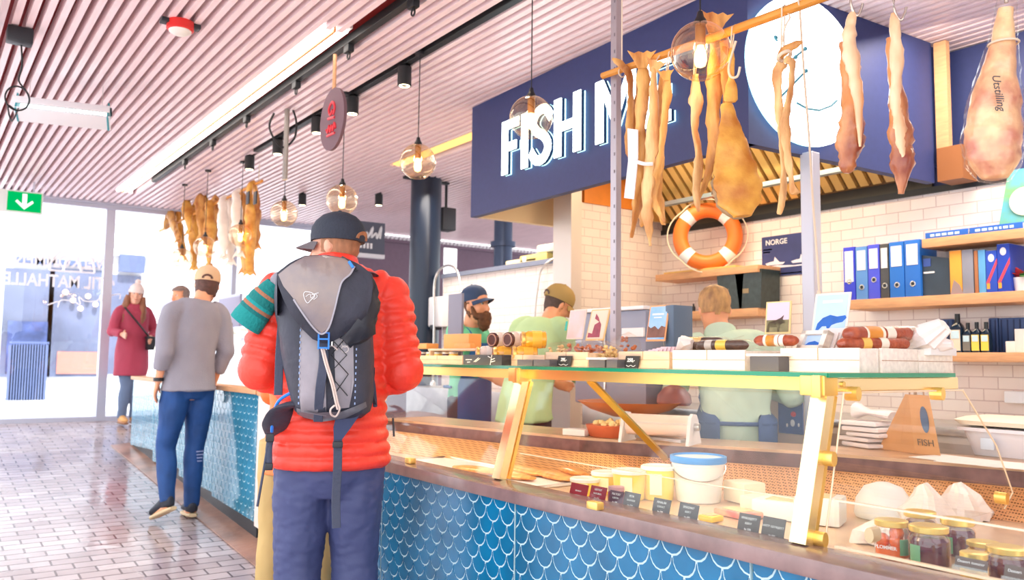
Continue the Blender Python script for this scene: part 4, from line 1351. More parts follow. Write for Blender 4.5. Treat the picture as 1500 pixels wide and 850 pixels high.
# ================================================================ shelves on the tiled wall
def shelf(name, label, px0, py0, px1, py1, th, xf=4.60):
    a = P(px0, py0, X=xf); b = P(px1, py1, X=xf)
    z = (a.z+b.z)/2
    y0, y1 = min(a.y, b.y), min(YP-.005, max(a.y, b.y))
    mb = MB(); mb.bx((xf, y0, z-th), (XB, y1, z), .003)
    o = mb.build(name, M_oak); tag(o, label, 'shelf'); return z, y0, y1
zS, _, _ = shelf('wall_shelf', 'long oak shelf carrying the blue ring binders and books', 1240, 441, 1520, 423, .058)
zU, _, _ = shelf('wall_shelf', 'oak shelf at upper right above the books, with two flat books on it', 1350, 352, 1540, 328, .05)
zL, _, _ = shelf('wall_shelf', 'lowest oak shelf at right carrying the small bottles', 1366, 517, 1540, 516, .05)
zR, _, _ = shelf('wall_shelf', 'oak shelf in the corner under the orange lifebuoy', 960, 400, 1110, 391, .05)
zQ, _, _ = shelf('wall_shelf', 'oak shelf behind the head of the fair haired cook', 960, 458, 1110, 452, .055)

# ring binders
XS = 4.63
M_pocket = mat('label_pocket', (.84, .82, .84), .5)
M_ringmetal = mat('ring_metal', (.7, .7, .7), .3, .9)
bcols = [(54, 66, 214), (92, 146, 214), (74, 84, 222), (70, 70, 72), (30, 112, 206), (34, 110, 204)]
bnames = ['violet blue ring binder with the tallest white label, leftmost in the row', 'pale blue ring binder, second in the row', 'bright violet blue ring binder left of the grey one',
          'only dark grey ring binder in the row', 'mid blue ring binder right of the grey one', 'wide mid blue ring binder at the right end of the row']
bx_ = [1236, 1254, 1272, 1290, 1303.5, 1326, 1350]
bt = [362, 361, 358, 357, 354, 351]
for i in range(6):
    a = P(bx_[i], 440, X=XS); b = P(bx_[i+1], 440, X=XS)
    zt = P((bx_[i]+bx_[i+1])/2, bt[i], X=XS).z
    y1, y0 = a.y-.002, b.y+.002
    t = thing('ring_binder', bnames[i], 'binder', (XS+.11, (y0+y1)/2, zS), 0, 'ring binders on the oak shelf')
    mc = mat('binder_%d' % i, rgb(*bcols[i]), .45)
    mb = MB(); mb.bx((XS, y0, zS+.001), (XS+.19, y1, zt), .004); mb.build('cover', mc, t)
    w = y1-y0; ym = (y0+y1)/2
    lz1 = zt-.025; lz0 = zt-(.215 if i == 0 else .145)
    mb = MB(); mb.bx((XS-.0025, ym-w*.36, lz0), (XS, ym+w*.36, lz1)); mb.build('spine_label', M_pocket, t, smooth=False)
    zc = zS+(.115 if i in (0, 2) else .075)
    mb = MB(); mb.torus((XS-.001, ym, zc), .0135, .0035, (1, 0, 0), 24, 8); mb.build('finger_ring', M_ringmetal, t)
    mb = MB(); mb.cyl((XS-.002, ym, zc), (XS+.002, ym, zc), .0115); mb.build('finger_hole', M_black, t)

def book(label, x0, x1, ytop, c, lean=0., group='books on the oak shelf', extra=None, dep=.18, name='book'):
    a = P(x0, 430, X=XS); b = P(x1, 430, X=XS)
    zt = P((x0+x1)/2, ytop, X=XS).z
    t = thing(name, label, 'book', (XS+dep/2, (a.y+b.y)/2, zS), 0, group)
    mb = MB(); mb.bx((XS, b.y+.001, zS+.001), (XS+dep, a.y-.001, zt), .003); mb.build('cover', mat('book_%s' % label[:14].replace(' ', '_'), rgb(*c), .45, var=.1), t)
    mb = MB(); mb.bx((XS+.004, b.y+.004, zt-.001), (XS+dep-.004, a.y-.004, zt+.001)); mb.build('pages', WHITE, t, smooth=False)
    if extra: extra(t, a.y, b.y, zt)
    return t
# large dark book leaning cover outwards
a = P(1352, 431, X=XS+.02); b = P(1392, 428, X=XS+.02)
t = thing('book', 'large dark book leaning beside the binders, cover facing out', 'book', (XS+.1, (a.y+b.y)/2, zS), 0, 'books on the oak shelf')
mb = MB(); mb.prism([(0, 0), (a.y-b.y, 0), (a.y-b.y, .205), (0, .235)], (XS+.02, a.y, zS+.002), (0, -1, 0), (0, 0, 1), (.03, 0, 0)); mb.build('cover', mat('book_dark', rgb(46, 62, 78), .4, var=.3, vscale=5), t, smooth=False)
mb = MB(); mb.bx((XS+.017, a.y-.008, zS+.17), (XS+.02, a.y-.05, zS+.215)); mb.build('cover_print', mat('print_blue', rgb(60, 90, 170), .5), t, smooth=False)
mb = MB(); mb.bx((XS+.017, a.y-.008, zS+.13), (XS+.02, a.y-.07, zS+.14)); mb.build('cover_line', WHITE, t, smooth=False)
def ex_orange(t, y1, y0, zt):
    mb = MB(); mb.prism([(.0, .0), (.07, .0), (.05, .05), (.02, .08)], (XS-.001, y1-.002, zS+.002), (0, -1, 0), (0, 0, 1), (.001, 0, 0)); mb.build('spine_print', mat('spine_grey', rgb(150, 130, 130), .5), t, smooth=False)
book('thick book with a bright orange yellow spine', 1392, 1410, 367, (246, 168, 60), extra=ex_orange)
book('book with a plain grey spine right of the orange one', 1410, 1427, 366, (142, 144, 158))
book('thin brown and orange spined book', 1428, 1434, 367, (176, 112, 70))
book('rounded pale blue spined book', 1434, 1445, 366, (96, 168, 222))
def ex_red(t, y1, y0, zt):
    w = y1-y0
    mb = MB(); mb.prism([(0, .05), (.016, .05), (w, .15), (w, .18)], (XS-.001, y1, zS), (0, -1, 0), (0, 0, 1), (.001, 0, 0)); mb.build('red_stripe', mat('stripe_red', rgb(244, 70, 90), .5), t, smooth=False)
    mb = MB(); mb.sphere((XS, (y1+y0)/2, zt-.04), (.002, .016, .022), 12); mb.build('spine_disc', WHITE, t)
    mb = MB(); mb.bx((XS-.001, y1-.004, zS+.02), (XS, y1-.02, zS+.05)); mb.build('yellow_mark', mat('mark_yellow', rgb(244, 160, 50), .5), t, smooth=False)
book('royal blue book with a red diagonal stripe, left of its taller twin', 1445, 1462, 367, (34, 78, 196), extra=ex_red)
book('taller royal blue book with a red diagonal stripe and white disc', 1462, 1481, 357, (24, 66, 186), extra=ex_red)
# potted plant at the edge
q = P(1497, 430, X=XS+.06)
t = thing('potted_plant', 'small red and green plant in a white pot right of the books', 'plant', (q.x, q.y, zS))
mb = MB(); mb.lathe([(.03, 0), (.04, .075), (.036, .075), (.03, .06)], (q.x, q.y, zS), 20); mb.build('pot', WHITE, t)
rnd = random.Random(3)
mb = MB(); mb2 = MB()
for k in range(16):
    a = rnd.uniform(0, 6.28); l = rnd.uniform(.05, .10); e = rnd.uniform(.2, 1.2)
    d = V((math.cos(a)*math.cos(e), math.sin(a)*math.cos(e), math.sin(e)))
    p0 = V((q.x, q.y, zS+.07))
    (mb if k % 3 else mb2).loft([p0, p0+d*l*.5, p0+d*l+V((0, 0, -.02))], [(.004, .003), (.02, .004), (.003, .002)], n=8)
mb.build('leaves', mat('leaf_green', rgb(64, 120, 60), .5, var=.3), t); mb2.build('red_leaves', mat('leaf_red', rgb(190, 50, 60), .5), t)
# flat books on the top shelf
for i, (x0, x1, y0, y1, lb) in enumerate(((1355, 1418, 345, 338, 'thin blue book lying flat at the left of the top shelf'), (1420, 1498, 337, 329, 'longer blue book lying flat at the right of the top shelf'))):
    a = P(x0, y0, X=XS); b = P(x1, y1, X=XS)
    t = thing('book', lb, 'book', (XS+.08, (a.y+b.y)/2, zU), 0, 'flat books on the top shelf')
    mb = MB(); mb.bx((XS, b.y, zU+.001), (XS+.17, a.y, zU+.038), .003); mb.build('cover', mat('flat_blue', rgb(34, 96, 190), .4), t)
    mb = MB(); mb.bx((XS+.004, b.y-.001, zU+.006), (XS+.165, a.y+.001, zU+.033)); mb.build('pages', WHITE, t, smooth=False)
    mb = MB()
    rr_ = random.Random(i+5)
    yy = a.y-.03
    while yy > b.y+.06:
        l = rr_.uniform(.012, .03); mb.bx((XS-.001, yy-l, zU+.013), (XS, yy, zU+.027)); yy -= l+.008
    mb.build('spine_print', mat('spine_pale', rgb(190, 214, 240), .5), t, smooth=False)
# picture standing on the top shelf
a = P(1466, 326, X=XS+.05); b = P(1504, 322, X=XS+.05); c = P(1476, 260, X=XS+.05)
t = thing('picture_card', 'blue and green picture of a dish standing on the top shelf at the right edge', 'picture', (XS+.06, (a.y+b.y)/2, zU))
h_ = c.z-zU
mb = MB(); mb.prism([(0, 0), (.36, 0), (.36, h_), (.04, h_)], (XS+.03, a.y, zU+.04), (0, -1, 0), V((.12, 0, 1)).normalized(), (.006, 0, 0)); mb.build('board', mat('pic_sky', rgb(70, 170, 220), .4, c2=rgb(120, 170, 90), vscale=7), t, smooth=False)
mb = MB(); mb.lathe([(.02, 0), (.07, .004), (.075, .008)], (XS+.035, a.y-.13, zU+.15), 24, rot=M.Rotation(R(-90), 3, 'Y')); mb.build('dish_print', mat('dish_cream', rgb(244, 234, 200), .5), t)
# small bottles
for i, (x, yt, w, lc, lb) in enumerate(((1404, 460, .062, (232, 214, 190), 'tallest bottle on the lowest shelf, cream label and dark tilted collar'), (1419, 473, .045, (126, 120, 110), 'slim dark bottle with a grey photo label'),
                                        (1432, 472, .045, (246, 214, 90), 'dark bottle with a yellow and white label, left of its twin'), (1446, 472, .045, (246, 210, 80), 'dark bottle with a yellow and white label at the right of the row'))):
    q = P(x, 516, X=XS+.02); zt = P(x, yt, X=XS+.02).z; hh = zt-zL
    t = thing('bottle', lb, 'bottle', (q.x, q.y, zL), 0, 'oil bottles on the lowest shelf')
    mb = MB(); w2 = w/2
    mb.loft([(q.x, q.y, zL+.001), (q.x, q.y, zL+hh*.62), (q.x, q.y, zL+hh*.70), (q.x, q.y, zL+hh*.78)], [w2, w2, w2*.8, w2*.42], n=16, power=5); mb.build('body', mat('bottle_glass', rgb(24, 40, 58), .08), t)
    mb = MB(); mb.cyl((q.x, q.y, zL+hh*.77), (q.x, q.y, zt), w2*.45, n=14); mb.build('cap', M_black, t)
    mb = MB(); mb.bx((q.x-w2-.002, q.y-w2*.85, zL+.01), (q.x-w2+.001, q.y+w2*.85, zL+hh*.58)); lo_ = mb.build('label', mat('bottle_label_%d' % i, rgb(*lc), .5), t, smooth=False)
    mb = MB(); mb.bx((q.x-w2-.003, q.y-w2*.7, zL+hh*.36), (q.x-w2-.001, q.y+w2*.7, zL+hh*.56)); mb.build('label_band', mat('label_sky', rgb(200, 226, 236), .5), lo_, smooth=False)
# blue slatted crates behind the bottles
for i, (x0, x1, y0, lb) in enumerate(((1373, 1396, 468, 'dark blue grooved box at the left end of the lowest shelf'), (1449, 1463, 466, 'narrow dark blue box behind the right bottles'), (1464, 1510, 466, 'wide dark blue grooved box at the right edge'))):
    a = P(x0, 516, X=XS+.12); b = P(x1, 516, X=XS+.12); zt = P(x0, y0, X=XS+.12).z
    t = thing('storage_box', lb, 'box', (XS+.16, (a.y+b.y)/2, zL), 0, 'blue boxes on the lowest shelf')
    mb = MB(); mb.bx((XS+.12, b.y, zL+.001), (XS+.20, a.y, zt), .008); mb.build('body', mat('box_blue', rgb(58, 84, 134), .5), t)
    mb = MB(); n = max(2, int((a.y-b.y)/.03))
    for k in range(n): y = b.y+(a.y-b.y)*(k+.5)/n; mb.bx((XS+.117, y-.003, zL+.01), (XS+.121, y+.003, zt-.01))
    mb.build('grooves', mat('box_blue_dark', rgb(34, 50, 90), .6), t, smooth=False)
for (x0, x1, y0, y1, lb) in ((1473, 1487, 500, 510, 'small white carton in front of the wide blue box'), (1487, 1508, 482, 516, 'white and green carton at the right edge of the lowest shelf')):
    a = P(x0, y1, X=XS+.03); b = P(x1, y1, X=XS+.03); zt = P(x0, y0, X=XS+.03).z
    mb = MB(); mb.bx((XS+.03, b.y, zL+.001), (XS+.09, a.y, zt), .003); o = tag(mb.build('carton', mat('carton_white', rgb(236, 232, 224), .5)), lb, 'carton')
# poster of ships
a = P(1116, 346, X=XB-.004); b = P(1197, 408, X=XB-.004)
t = thing('wall_poster', 'navy poster of white ships on the tiled wall beside the steel post', 'poster', (XB, (a.y+b.y)/2, b.z))
mb = MB(); zt, zb_ = P(1116, 346, X=XB-.004).z, P(1116, 408, X=XB-.004).z
zt = .5*(zt+P(1197, 340, X=XB-.004).z); zb_ = .5*(zb_+P(1197, 398, X=XB-.004).z)
mb.bx((XB-.006, b.y, zb_), (XB-.001, a.y, zt)); mb.build('sheet', mat('poster_navy', rgb(58, 66, 120), .5, var=.2, vscale=6), t, smooth=False)
pw, ph = a.y-b.y, zt-zb_
def pp(u, v, o=.008): return V((XB-o, a.y-pw*u, zb_+ph*v))
mb = MB()
for u in (.1, .58):
    mb.prism([(0, .0), (.30, .0), (.34, .05), (.24, .06), (.20, .12), (.15, .2), (.13, .09), (.06, .08), (-.03, .05)], pp(u, .28), (0, -pw, 0), (0, 0, ph), (-.001, 0, 0))
mb.prism([(0, 0), (1, 0), (1, .05), (.6, .03), (.3, .07), (0, .04)], pp(0, .2), (0, -pw, 0), (0, 0, ph), (-.001, 0, 0))
mb.build('ships', mat('ship_white', rgb(226, 222, 236), .5), t, smooth=False)
text_on('lettering', 'NORGE', pp(.28, .84), (0, -1, 0), (0, 0, 1), .052, WHITE, t, .001, bold=.001)
mb = MB(); mb.bx(pp(.03, .66), pp(.2, .69)); mb.bx(pp(.03, .60), pp(.16, .63)); mb.bx(pp(.3, .04), pp(.9, .065)); mb.build('small_print', WHITE, t, smooth=False)
# lifebuoy
c = P(1036, 330, X=4.66); c.z = zR+.252
t = thing('lifebuoy', 'orange lifebuoy with white bands standing on the corner shelf', 'lifebuoy', c-V((0, 0, .25)))
ax = V((.80, .58, -.06)).normalized()
x_, y_ = frame(ax)
Rr, r_ = .195, .055
pts = [c+x_*Rr*math.cos(2*PI*k/48)+y_*Rr*math.sin(2*PI*k/48) for k in range(48)]
mb = MB(); mb.loft(pts, [r_]*48, n=18, closed=True, hint=ax); mb.build('ring', mat('buoy_orange', rgb(246, 124, 46), .45, var=.08), t, angle=60)
mb = MB()
for q in range(4):
    mb = MB()
    k0 = 6+12*q
    arc = [c+x_*Rr*math.cos(2*PI*(k0+j)/48)+y_*Rr*math.sin(2*PI*(k0+j)/48) for j in (-1.3, -.6, 0, .6, 1.3)]
    mb.loft(arc, [r_+.002]*5, n=18, hint=ax)
    mb.build('band', mat('buoy_white', (.86, .85, .84), .45), t, angle=60)
mb = MB()
for q in range(4):
    pt = []
    for j in range(13):
        an = 2*PI*(6+12*q+j)/48
        rr = Rr+r_+.006+.03*math.sin(PI*j/12)*(1 if q % 2 else .5)
        pt.append(c+x_*rr*math.cos(an)+y_*rr*math.sin(an)-ax*.03)
    mb.tube(pt, .005, n=6)
mb.build('grab_line', M_string, t)
# things around the lifebuoy and corner shelves
a = P(976, 396, X=4.64); b = P(1082, 389, X=4.64)
t = thing('bread_board', 'long yellowish wooden board lying on the corner shelf under the lifebuoy', 'board', (4.66, (a.y+b.y)/2, zR))
mb = MB(); mb.bx((4.61, b.y, zR+.001), (4.72, a.y, zR+.014), .004); mb.build('plank', mat('board_yellow', rgb(240, 196, 110), .5, var=.15), t)
mb = MB(); mb.cyl((4.66, b.y+.02, zR+.0135), (4.66, b.y+.02, zR+.016), .01); mb.build('hole', M_dark, t)
for i, (x0, x1, yt, tilt) in enumerate(((1055, 1090, 398, .24), (1084, 1118, 398, .12))):
    a = P(x0+3, 452, X=4.66); b = P(x1, 452, X=4.66); zt = P(x0, yt, X=4.66).z
    t = thing('file_box', ['black file box leaning left on the shelf beside the fair haired cook', 'black file box at the right end of the shelf beside the fair haired cook'][i], 'file box', (4.68, (a.y+b.y)/2, zQ), 0, 'black file boxes')
    hh = zt-zQ; w = a.y-b.y
    mb = MB(); mb.prism([(0, 0), (w, 0), (w+tilt*.1, hh), (tilt*.1+.0-.05, hh)], (4.62, a.y-.01, zQ+.001), (0, -1, 0), (0, 0, 1), (.2, 0, 0)); mb.build('case', mat('file_black', (.03, .045, .042), .35, var=.3, vscale=30), t, smooth=False)
    mb = MB(); mb.bx((4.617, a.y-.04, zQ+hh*.4), (4.62, a.y-.09, zQ+hh*.52)); mb.build('label', mat('label_tan', rgb(150, 130, 100), .6), t, smooth=False)
for (x, h_, lb) in ((1011, .035, 'small dark bottle on the shelf left of the fair haired head'), (1016, .06, 'taller small dark bottle nearest to the fair haired head')):
    q = P(x, 450, X=4.68)
    mb = MB(); mb.lathe([(.012, 0), (.014, .002), (.014, h_*.6), (.006, h_*.75), (.007, h_)], (q.x, q.y, zQ+.001), 14); tag(mb.build('small_bottle', M_dark), lb, 'bottle')

# items on the ledge of the half height wall
for i, (x0, x1, y0, y1, c_) in enumerate(((765, 838, 357, 372, (226, 206, 120)), (744, 790, 374, 382, (246, 226, 170)), (790, 832, 349, 357, (236, 222, 190)))):
    a = P(x0, y1, X=XA+.05); b = P(x1, y1, X=XA+.05)
    z0 = 2.101 if i < 2 else 2.101+.07
    hh = P(x0, y0, X=XA+.05).z-P(x0, y1, X=XA+.05).z
    t = thing('cheese_loaf', ['long yellow cheese loaf on the ledge of the half height wall', 'low pale cheese lying left of the long loaf on the ledge', 'pale parcel lying on top of the long cheese loaf'][i], 'cheese', (XA+.12, (a.y+b.y)/2, z0))
    mb = MB(); mb.bx((XA+.02, b.y+(.0 if i else .3), z0), (XA+.2, a.y, z0+(.07 if i != 1 else .045)), .015); mb.build('loaf', mat('loaf_%d' % i, rgb(*c_), .5, var=.1), t)
    mb = MB(); mb.bx((XA+.018, a.y-.10, z0+.01), (XA+.202, a.y-.04, z0+.06 if i != 1 else z0+.035), .008); mb.build('wrapper_band', mat('band_cream', rgb(250, 240, 214), .5), t)

# wash basin taps and a soap box by the wall
for i, (pts, lb) in enumerate(((((636, 470), (636, 420), (642, 398), (656, 389), (670, 398), (676, 430)), 'tall curved steel tap left of the bearded cook'), (((783, 470), (788, 420), (793, 396), (806, 382), (832, 370)), 'thin grey hose arching up the tiles between the two cooks'))):
    X_ = XA-.15 if i == 0 else XA-.04
    w = [P(x, y, X=X_) for x, y in pts]
    t = thing('tap' if i == 0 else 'hose', lb, 'tap' if i == 0 else 'hose', w[0])
    mb = MB(); mb.tube(spline([V((w[0].x, w[0].y, 1.0))]+w, 6), .012 if i == 0 else .009, n=8); mb.build('spout' if i == 0 else 'tube', M_steel, t)
    mb = MB(); mb.lathe([(.03, .99), (.03, 1.02), (.016, 1.04)], (w[0].x, w[0].y, 0), 16); mb.build('base', M_steel, t)
a = P(628, 480, X=XA-.06); b = P(655, 434, X=XA-.06)
mb = MB(); mb.bx((XA-.12, b.y, a.z), (XA, a.y, b.z), .02)
t = tag(mb.build('soap_dispenser', WHITE), 'white soap dispenser on the tiles beside the round column', 'dispenser')
mb = MB(); mb.bx((XA-.13, (a.y+b.y)/2-.04, a.z-.03), (XA-.03, (a.y+b.y)/2+.04, a.z+.02), .008); mb.build('nozzle', M_dark, t)
mb = MB(); mb.bx((XA-.45, YP+.3, .0), (XA-.012, 7.1, .99), .01)
t = tag(mb.build('wash_bench', M_steel_rough), 'steel wash bench along the half height tiled wall', 'bench')
mb = MB(); mb.bx((XB-.6, -.9, 0), (XB-.012, YP-.02, .9), .01)
t = tag(mb.build('back_bench', mat('bench_front', rgb(206, 190, 176), .4)), 'work bench running below the shelves along the tiled wall', 'bench')
mb = MB(); mb.bx((XB-.63, -.9, .9), (XB-.012, YP-.02, .94), .004); mb.build('worktop', M_steel, t)
mb = MB()
for k in range(5): mb.bx((XB-.605, -.7+k*1.05, .1), (XB-.59, .3+k*1.05, .86))
mb.build('cupboard_doors', mat('bench_door', rgb(186, 168, 152), .4), t, smooth=False)
# pale box on the tiles at the right
a = P(1476, 590, X=XB-.05); b = P(1508, 574, X=XB-.05)
mb = MB(); mb.bx((XB-.09, b.y, a.z), (XB, a.y, b.z), .006); t = tag(mb.build('wall_box', WHITE), 'small white box fixed to the tiles low at the right edge', 'box')

# ================================================================ on the glass top
GZ = TZ+.0215
def ty(px, X=2.12): return P(px, 541, X=X).y
def tz(px, py, X=2.12): return P(px, py, X=X).z
def crate(label, x0, x1, ytop, m_, X=2.10, dep=.2, name='wooden_crate'):
    y1, y0 = ty(x0, X), ty(x1, X)
    z = tz((x0+x1)/2, ytop, X)
    t = thing(name, label, 'crate', (X+dep/2, (y0+y1)/2, GZ), 0, 'wooden crates on the glass top')
    th = .009
    for nm, a, b in (('front_board', (X, y0, GZ), (X+th, y1, z)), ('rear_board', (X+dep-th, y0, GZ), (X+dep, y1, z)), ('end_board', (X+th, y0, GZ), (X+dep-th, y0+th, z-.003)), ('end_board', (X+th, y1-th, GZ), (X+dep-th, y1, z-.003)), ('bottom', (X+th, y0+th, GZ), (X+dep-th, y1-th, GZ+.006))):
        mb = MB(); mb.bx(a, b, .0015); mb.build(nm, m_, t)
    mb = MB(); zm = (GZ+z)/2
    mb.bx((X-.001, y0, zm-.001), (X, y1, zm+.001)); mb.bx((X-.001, (y0+y1)/2-.0015, zm), (X, (y0+y1)/2+.0015, z)); mb.build('board_gap', mat('gap_brown', rgb(190, 150, 120), .7), t, smooth=False)
    return t, y0, y1, z
def crate2(label, x0, x1, ytop, m_, Y=1.29, dep=.2):
    """a crate whose long board faces the open end of the counter"""
    a, b = P(x0, 541, Y=Y).x, P(x1, 541, Y=Y).x
    z = P((x0+x1)/2, ytop, Y=Y).z
    t = thing('wooden_crate', label, 'crate', ((a+b)/2, Y+dep/2, GZ), 0, 'wooden crates on the glass top')
    th = .009
    for nm, p, q in (('front_board', (a, Y, GZ), (b, Y+th, z)), ('rear_board', (a, Y+dep-th, GZ), (b, Y+dep, z)), ('end_board', (a, Y+th, GZ), (a+th, Y+dep-th, z-.003)), ('end_board', (b-th, Y+th, GZ), (b, Y+dep-th, z-.003)), ('bottom', (a+th, Y+th, GZ), (b-th, Y+dep-th, GZ+.006))):
        mb = MB(); mb.bx(p, q, .001); mb.build(nm, m_, t)
    mb = MB(); zm = (GZ+z)/2
    mb.bx((a, Y-.001, zm-.001), (b, Y, zm+.001)); mb.build('board_gap', mat('gap_brown', rgb(190, 150, 120), .7), t, smooth=False)
crate('pine crate at the far left of the glass top, beside the backpacker', 606, 677, 521, M_pine)
crate('pine crate under the lying jars', 736, 797, 520, M_pine)
crate('pine crate of crumbly brown snacks with a slanted black price card', 799, 861, 516, M_pine)
crate('pine crate with the postcards and a slanted black price card', 906, 980, 515, M_pine)
crate('limewashed crate of dark sausages in front of the fair haired cook', 985, 1091, 513, M_limed)
crate('widest limewashed crate, with framed cards and a sausage', 1143, 1259, 510, M_limed, 2.10, .095)
crate2('bright limewashed crate under the wrapped sausages', 1292, 1345, 511, M_limed)
crate2('limewashed crate at the right end of the glass top', 1346, 1396, 513, M_limed)
def blackbox(label, x0, x1, ytop, X=2.06, lid=False, dep=.10, c=(86, 82, 88)):
    y1, y0 = ty(x0, X), ty(x1, X); z = tz((x0+x1)/2, ytop, X)
    t = thing('gift_box', label, 'box', (X+dep/2, (y0+y1)/2, GZ), 0, 'dark gift boxes on the glass top')
    mb = MB(); mb.bx((X, y0+.001, GZ), (X+dep, y1-.001, z), .002); mb.build('box', mat('gift_%d' % c[0], rgb(*c), .5), t)
    if lid:
        mb = MB(); mb.bx((X-.004, y0-.01, z), (X+dep+.03, y1+.01, z+.008), .002); mb.build('paper', mat('paper_pink', rgb(250, 230, 226), .6), t)
    return t, y0, y1, z, X
t, y0, y1, z, X = blackbox('black gift box printed with thin white lines, left on the glass top', 678, 735, 520, 2.05, c=(52, 50, 54))
mb = MB()
def gb(u, v): return V((X-.0012, y1-(y1-y0)*u, GZ+(z-GZ)*v))
for q in ([(.72, .02), (.76, .98)], [(.74, .5), (.83, .66)], [(.73, .72), (.66, .86)], [(.74, .3), (.84, .42)], [(.3, .3), (.42, .7)], [(.34, .3), (.46, .64)], [(.08, .5), (.24, .52)], [(.12, .25), (.2, .27)]):
    mb.tube([gb(*q[0]), gb(*q[1])], .0018, n=4)
mb.build('logo', WHITE, t)
blackbox('plain dark box, first of a touching pair beside the line printed box', 757, 780, 527, 2.05)
blackbox('plain dark box, second of the pair, left of the snack crate', 781, 805, 527, 2.05)
blackbox('dark box under a sheet of pink paper, between two price cards', 862, 886, 527, 2.05, True)
blackbox('narrow dark box just left of the postcard crate', 888, 904, 527, 2.05)
blackbox('large dark grey box under pink paper, right of the limewashed sausage crate', 1098, 1141, 522, 2.05, True)
M_card = mat('price_black', (.03, .028, .03), .6)
def price_card(label, x0, x1, ytop, txt, X=2.085, tilt=-.2):
    y1, y0 = ty(x0, X), ty(x1, X); z = tz((x0+x1)/2, ytop, X)
    t = thing('price_card', label, 'price card', (X, (y0+y1)/2, GZ))
    u = V((0, -1, 0)); w_ = (y1-y0)*.8
    v = V((-.0, tilt*-.0-.25, 1)).normalized()
    mb = MB(); mb.prism([(0, 0), (w_, 0), (w_, z-GZ), (0, z-GZ)], (X, y1-.01, GZ), u, v, (.003, 0, 0)); mb.build('card', M_card, t, smooth=False)
    text_on('lettering', txt, V((X-.0015, y1-.01-w_*.55, GZ+(z-GZ)*.62)), u, v, (z-GZ)*.42, WHITE, t, .0004, bold=.0006)
    mb = MB(); mb.tube(spline([V((X-.0015, y1-.012-w_*k/6, GZ+(z-GZ)*(.12+.1*(k % 2)))) for k in range(1, 6)], 3), .0012, n=4); mb.build('script', WHITE, t)
price_card('slanted black price card on the snack crate', 813, 838, 521, '295,-', 2.088)
price_card('slanted black price card on the postcard crate', 911, 936, 521, '250,-', 2.088)

# wooden riser with small jars, at the far left
y1, y0 = ty(598, 2.2), ty(690, 2.2)
t = thing('wooden_riser', 'low wooden shelf board over small yellow jars at the far left of the glass top', 'riser', (2.28, (y0+y1)/2, GZ))
zr = tz(640, 510, 2.2)
mb = MB(); mb.bx((2.32, y0, zr-.012), (2.46, y1, zr), .002); mb.build('board', M_pine, t)
for y in (y0+.02, y1-.02):
    mb = MB(); mb.bx((2.32, y-.008, GZ), (2.46, y+.008, zr-.012)); mb.build('leg', M_pine, t, smooth=False)
for i, x in enumerate((608, 618, 630, 642, 654, 664)):
    y = ty(x, 2.36)
    mb = MB(); mb.lathe([(.024, 0), (.026, .004), (.026, .045), (.022, .052)], (2.36, y, GZ), 16); j = mb.build('small_jar', mat('jar_yellow', rgb(250, 206, 90), .2) if i % 3 != 1 else mat('jar_dark', rgb(90, 60, 60), .2))
    tag(j, 'small yellow jar under the wooden riser' if i % 3 != 1 else 'small dark jar under the wooden riser', 'jar', 'small yellow jars under the wooden riser' if i % 3 != 1 else 'small dark jars under the wooden riser')
    mb = MB(); mb.cyl((2.36, y, GZ+.052), (2.36, y, GZ+.062), .024); mb.build('lid', mat('lid_white', (.8, .78, .74), .4), j)
for i, (x0, x1, yb_, yt, lb) in enumerate(((649, 686, 509, 488, 'tall orange cheese block on the wooden riser'), (664, 688, 510, 503, 'low orange cheese slab in front of the tall block'), (602, 624, 509, 501, 'thin wooden slab at the left end of the riser'))):
    X = 2.36 if i != 1 else 2.325
    y1, y0 = ty(x0, X), ty(x1, X)
    h_ = (tz(x0, yt, X)-tz(x0, yb_, X))
    mb = MB(); mb.bx((X, y0, zr+.0005), (X+(.03 if i == 1 else .08), y1, zr+h_), .004); tag(mb.build('cheese_block', mat('cheese_orange', rgb(240, 168, 90), .5, var=.08)), lb, 'cheese')
# dark upright board
y1, y0 = ty(657, 2.5), ty(677, 2.5)
t = thing('display_board', 'plain dark grey upright board in front of the bearded cook', 'board', (2.5, (y0+y1)/2, GZ))
mb = MB(); mb.bx((2.49, y0, GZ), (2.505, y1, tz(667, 431, 2.5)), .002); mb.build('board', mat('board_grey', rgb(128, 128, 146), .5), t)
mb = MB(); mb.bx((2.46, y0-.01, GZ), (2.54, y1+.01, GZ+.008)); mb.build('foot', M_dark, t, smooth=False)

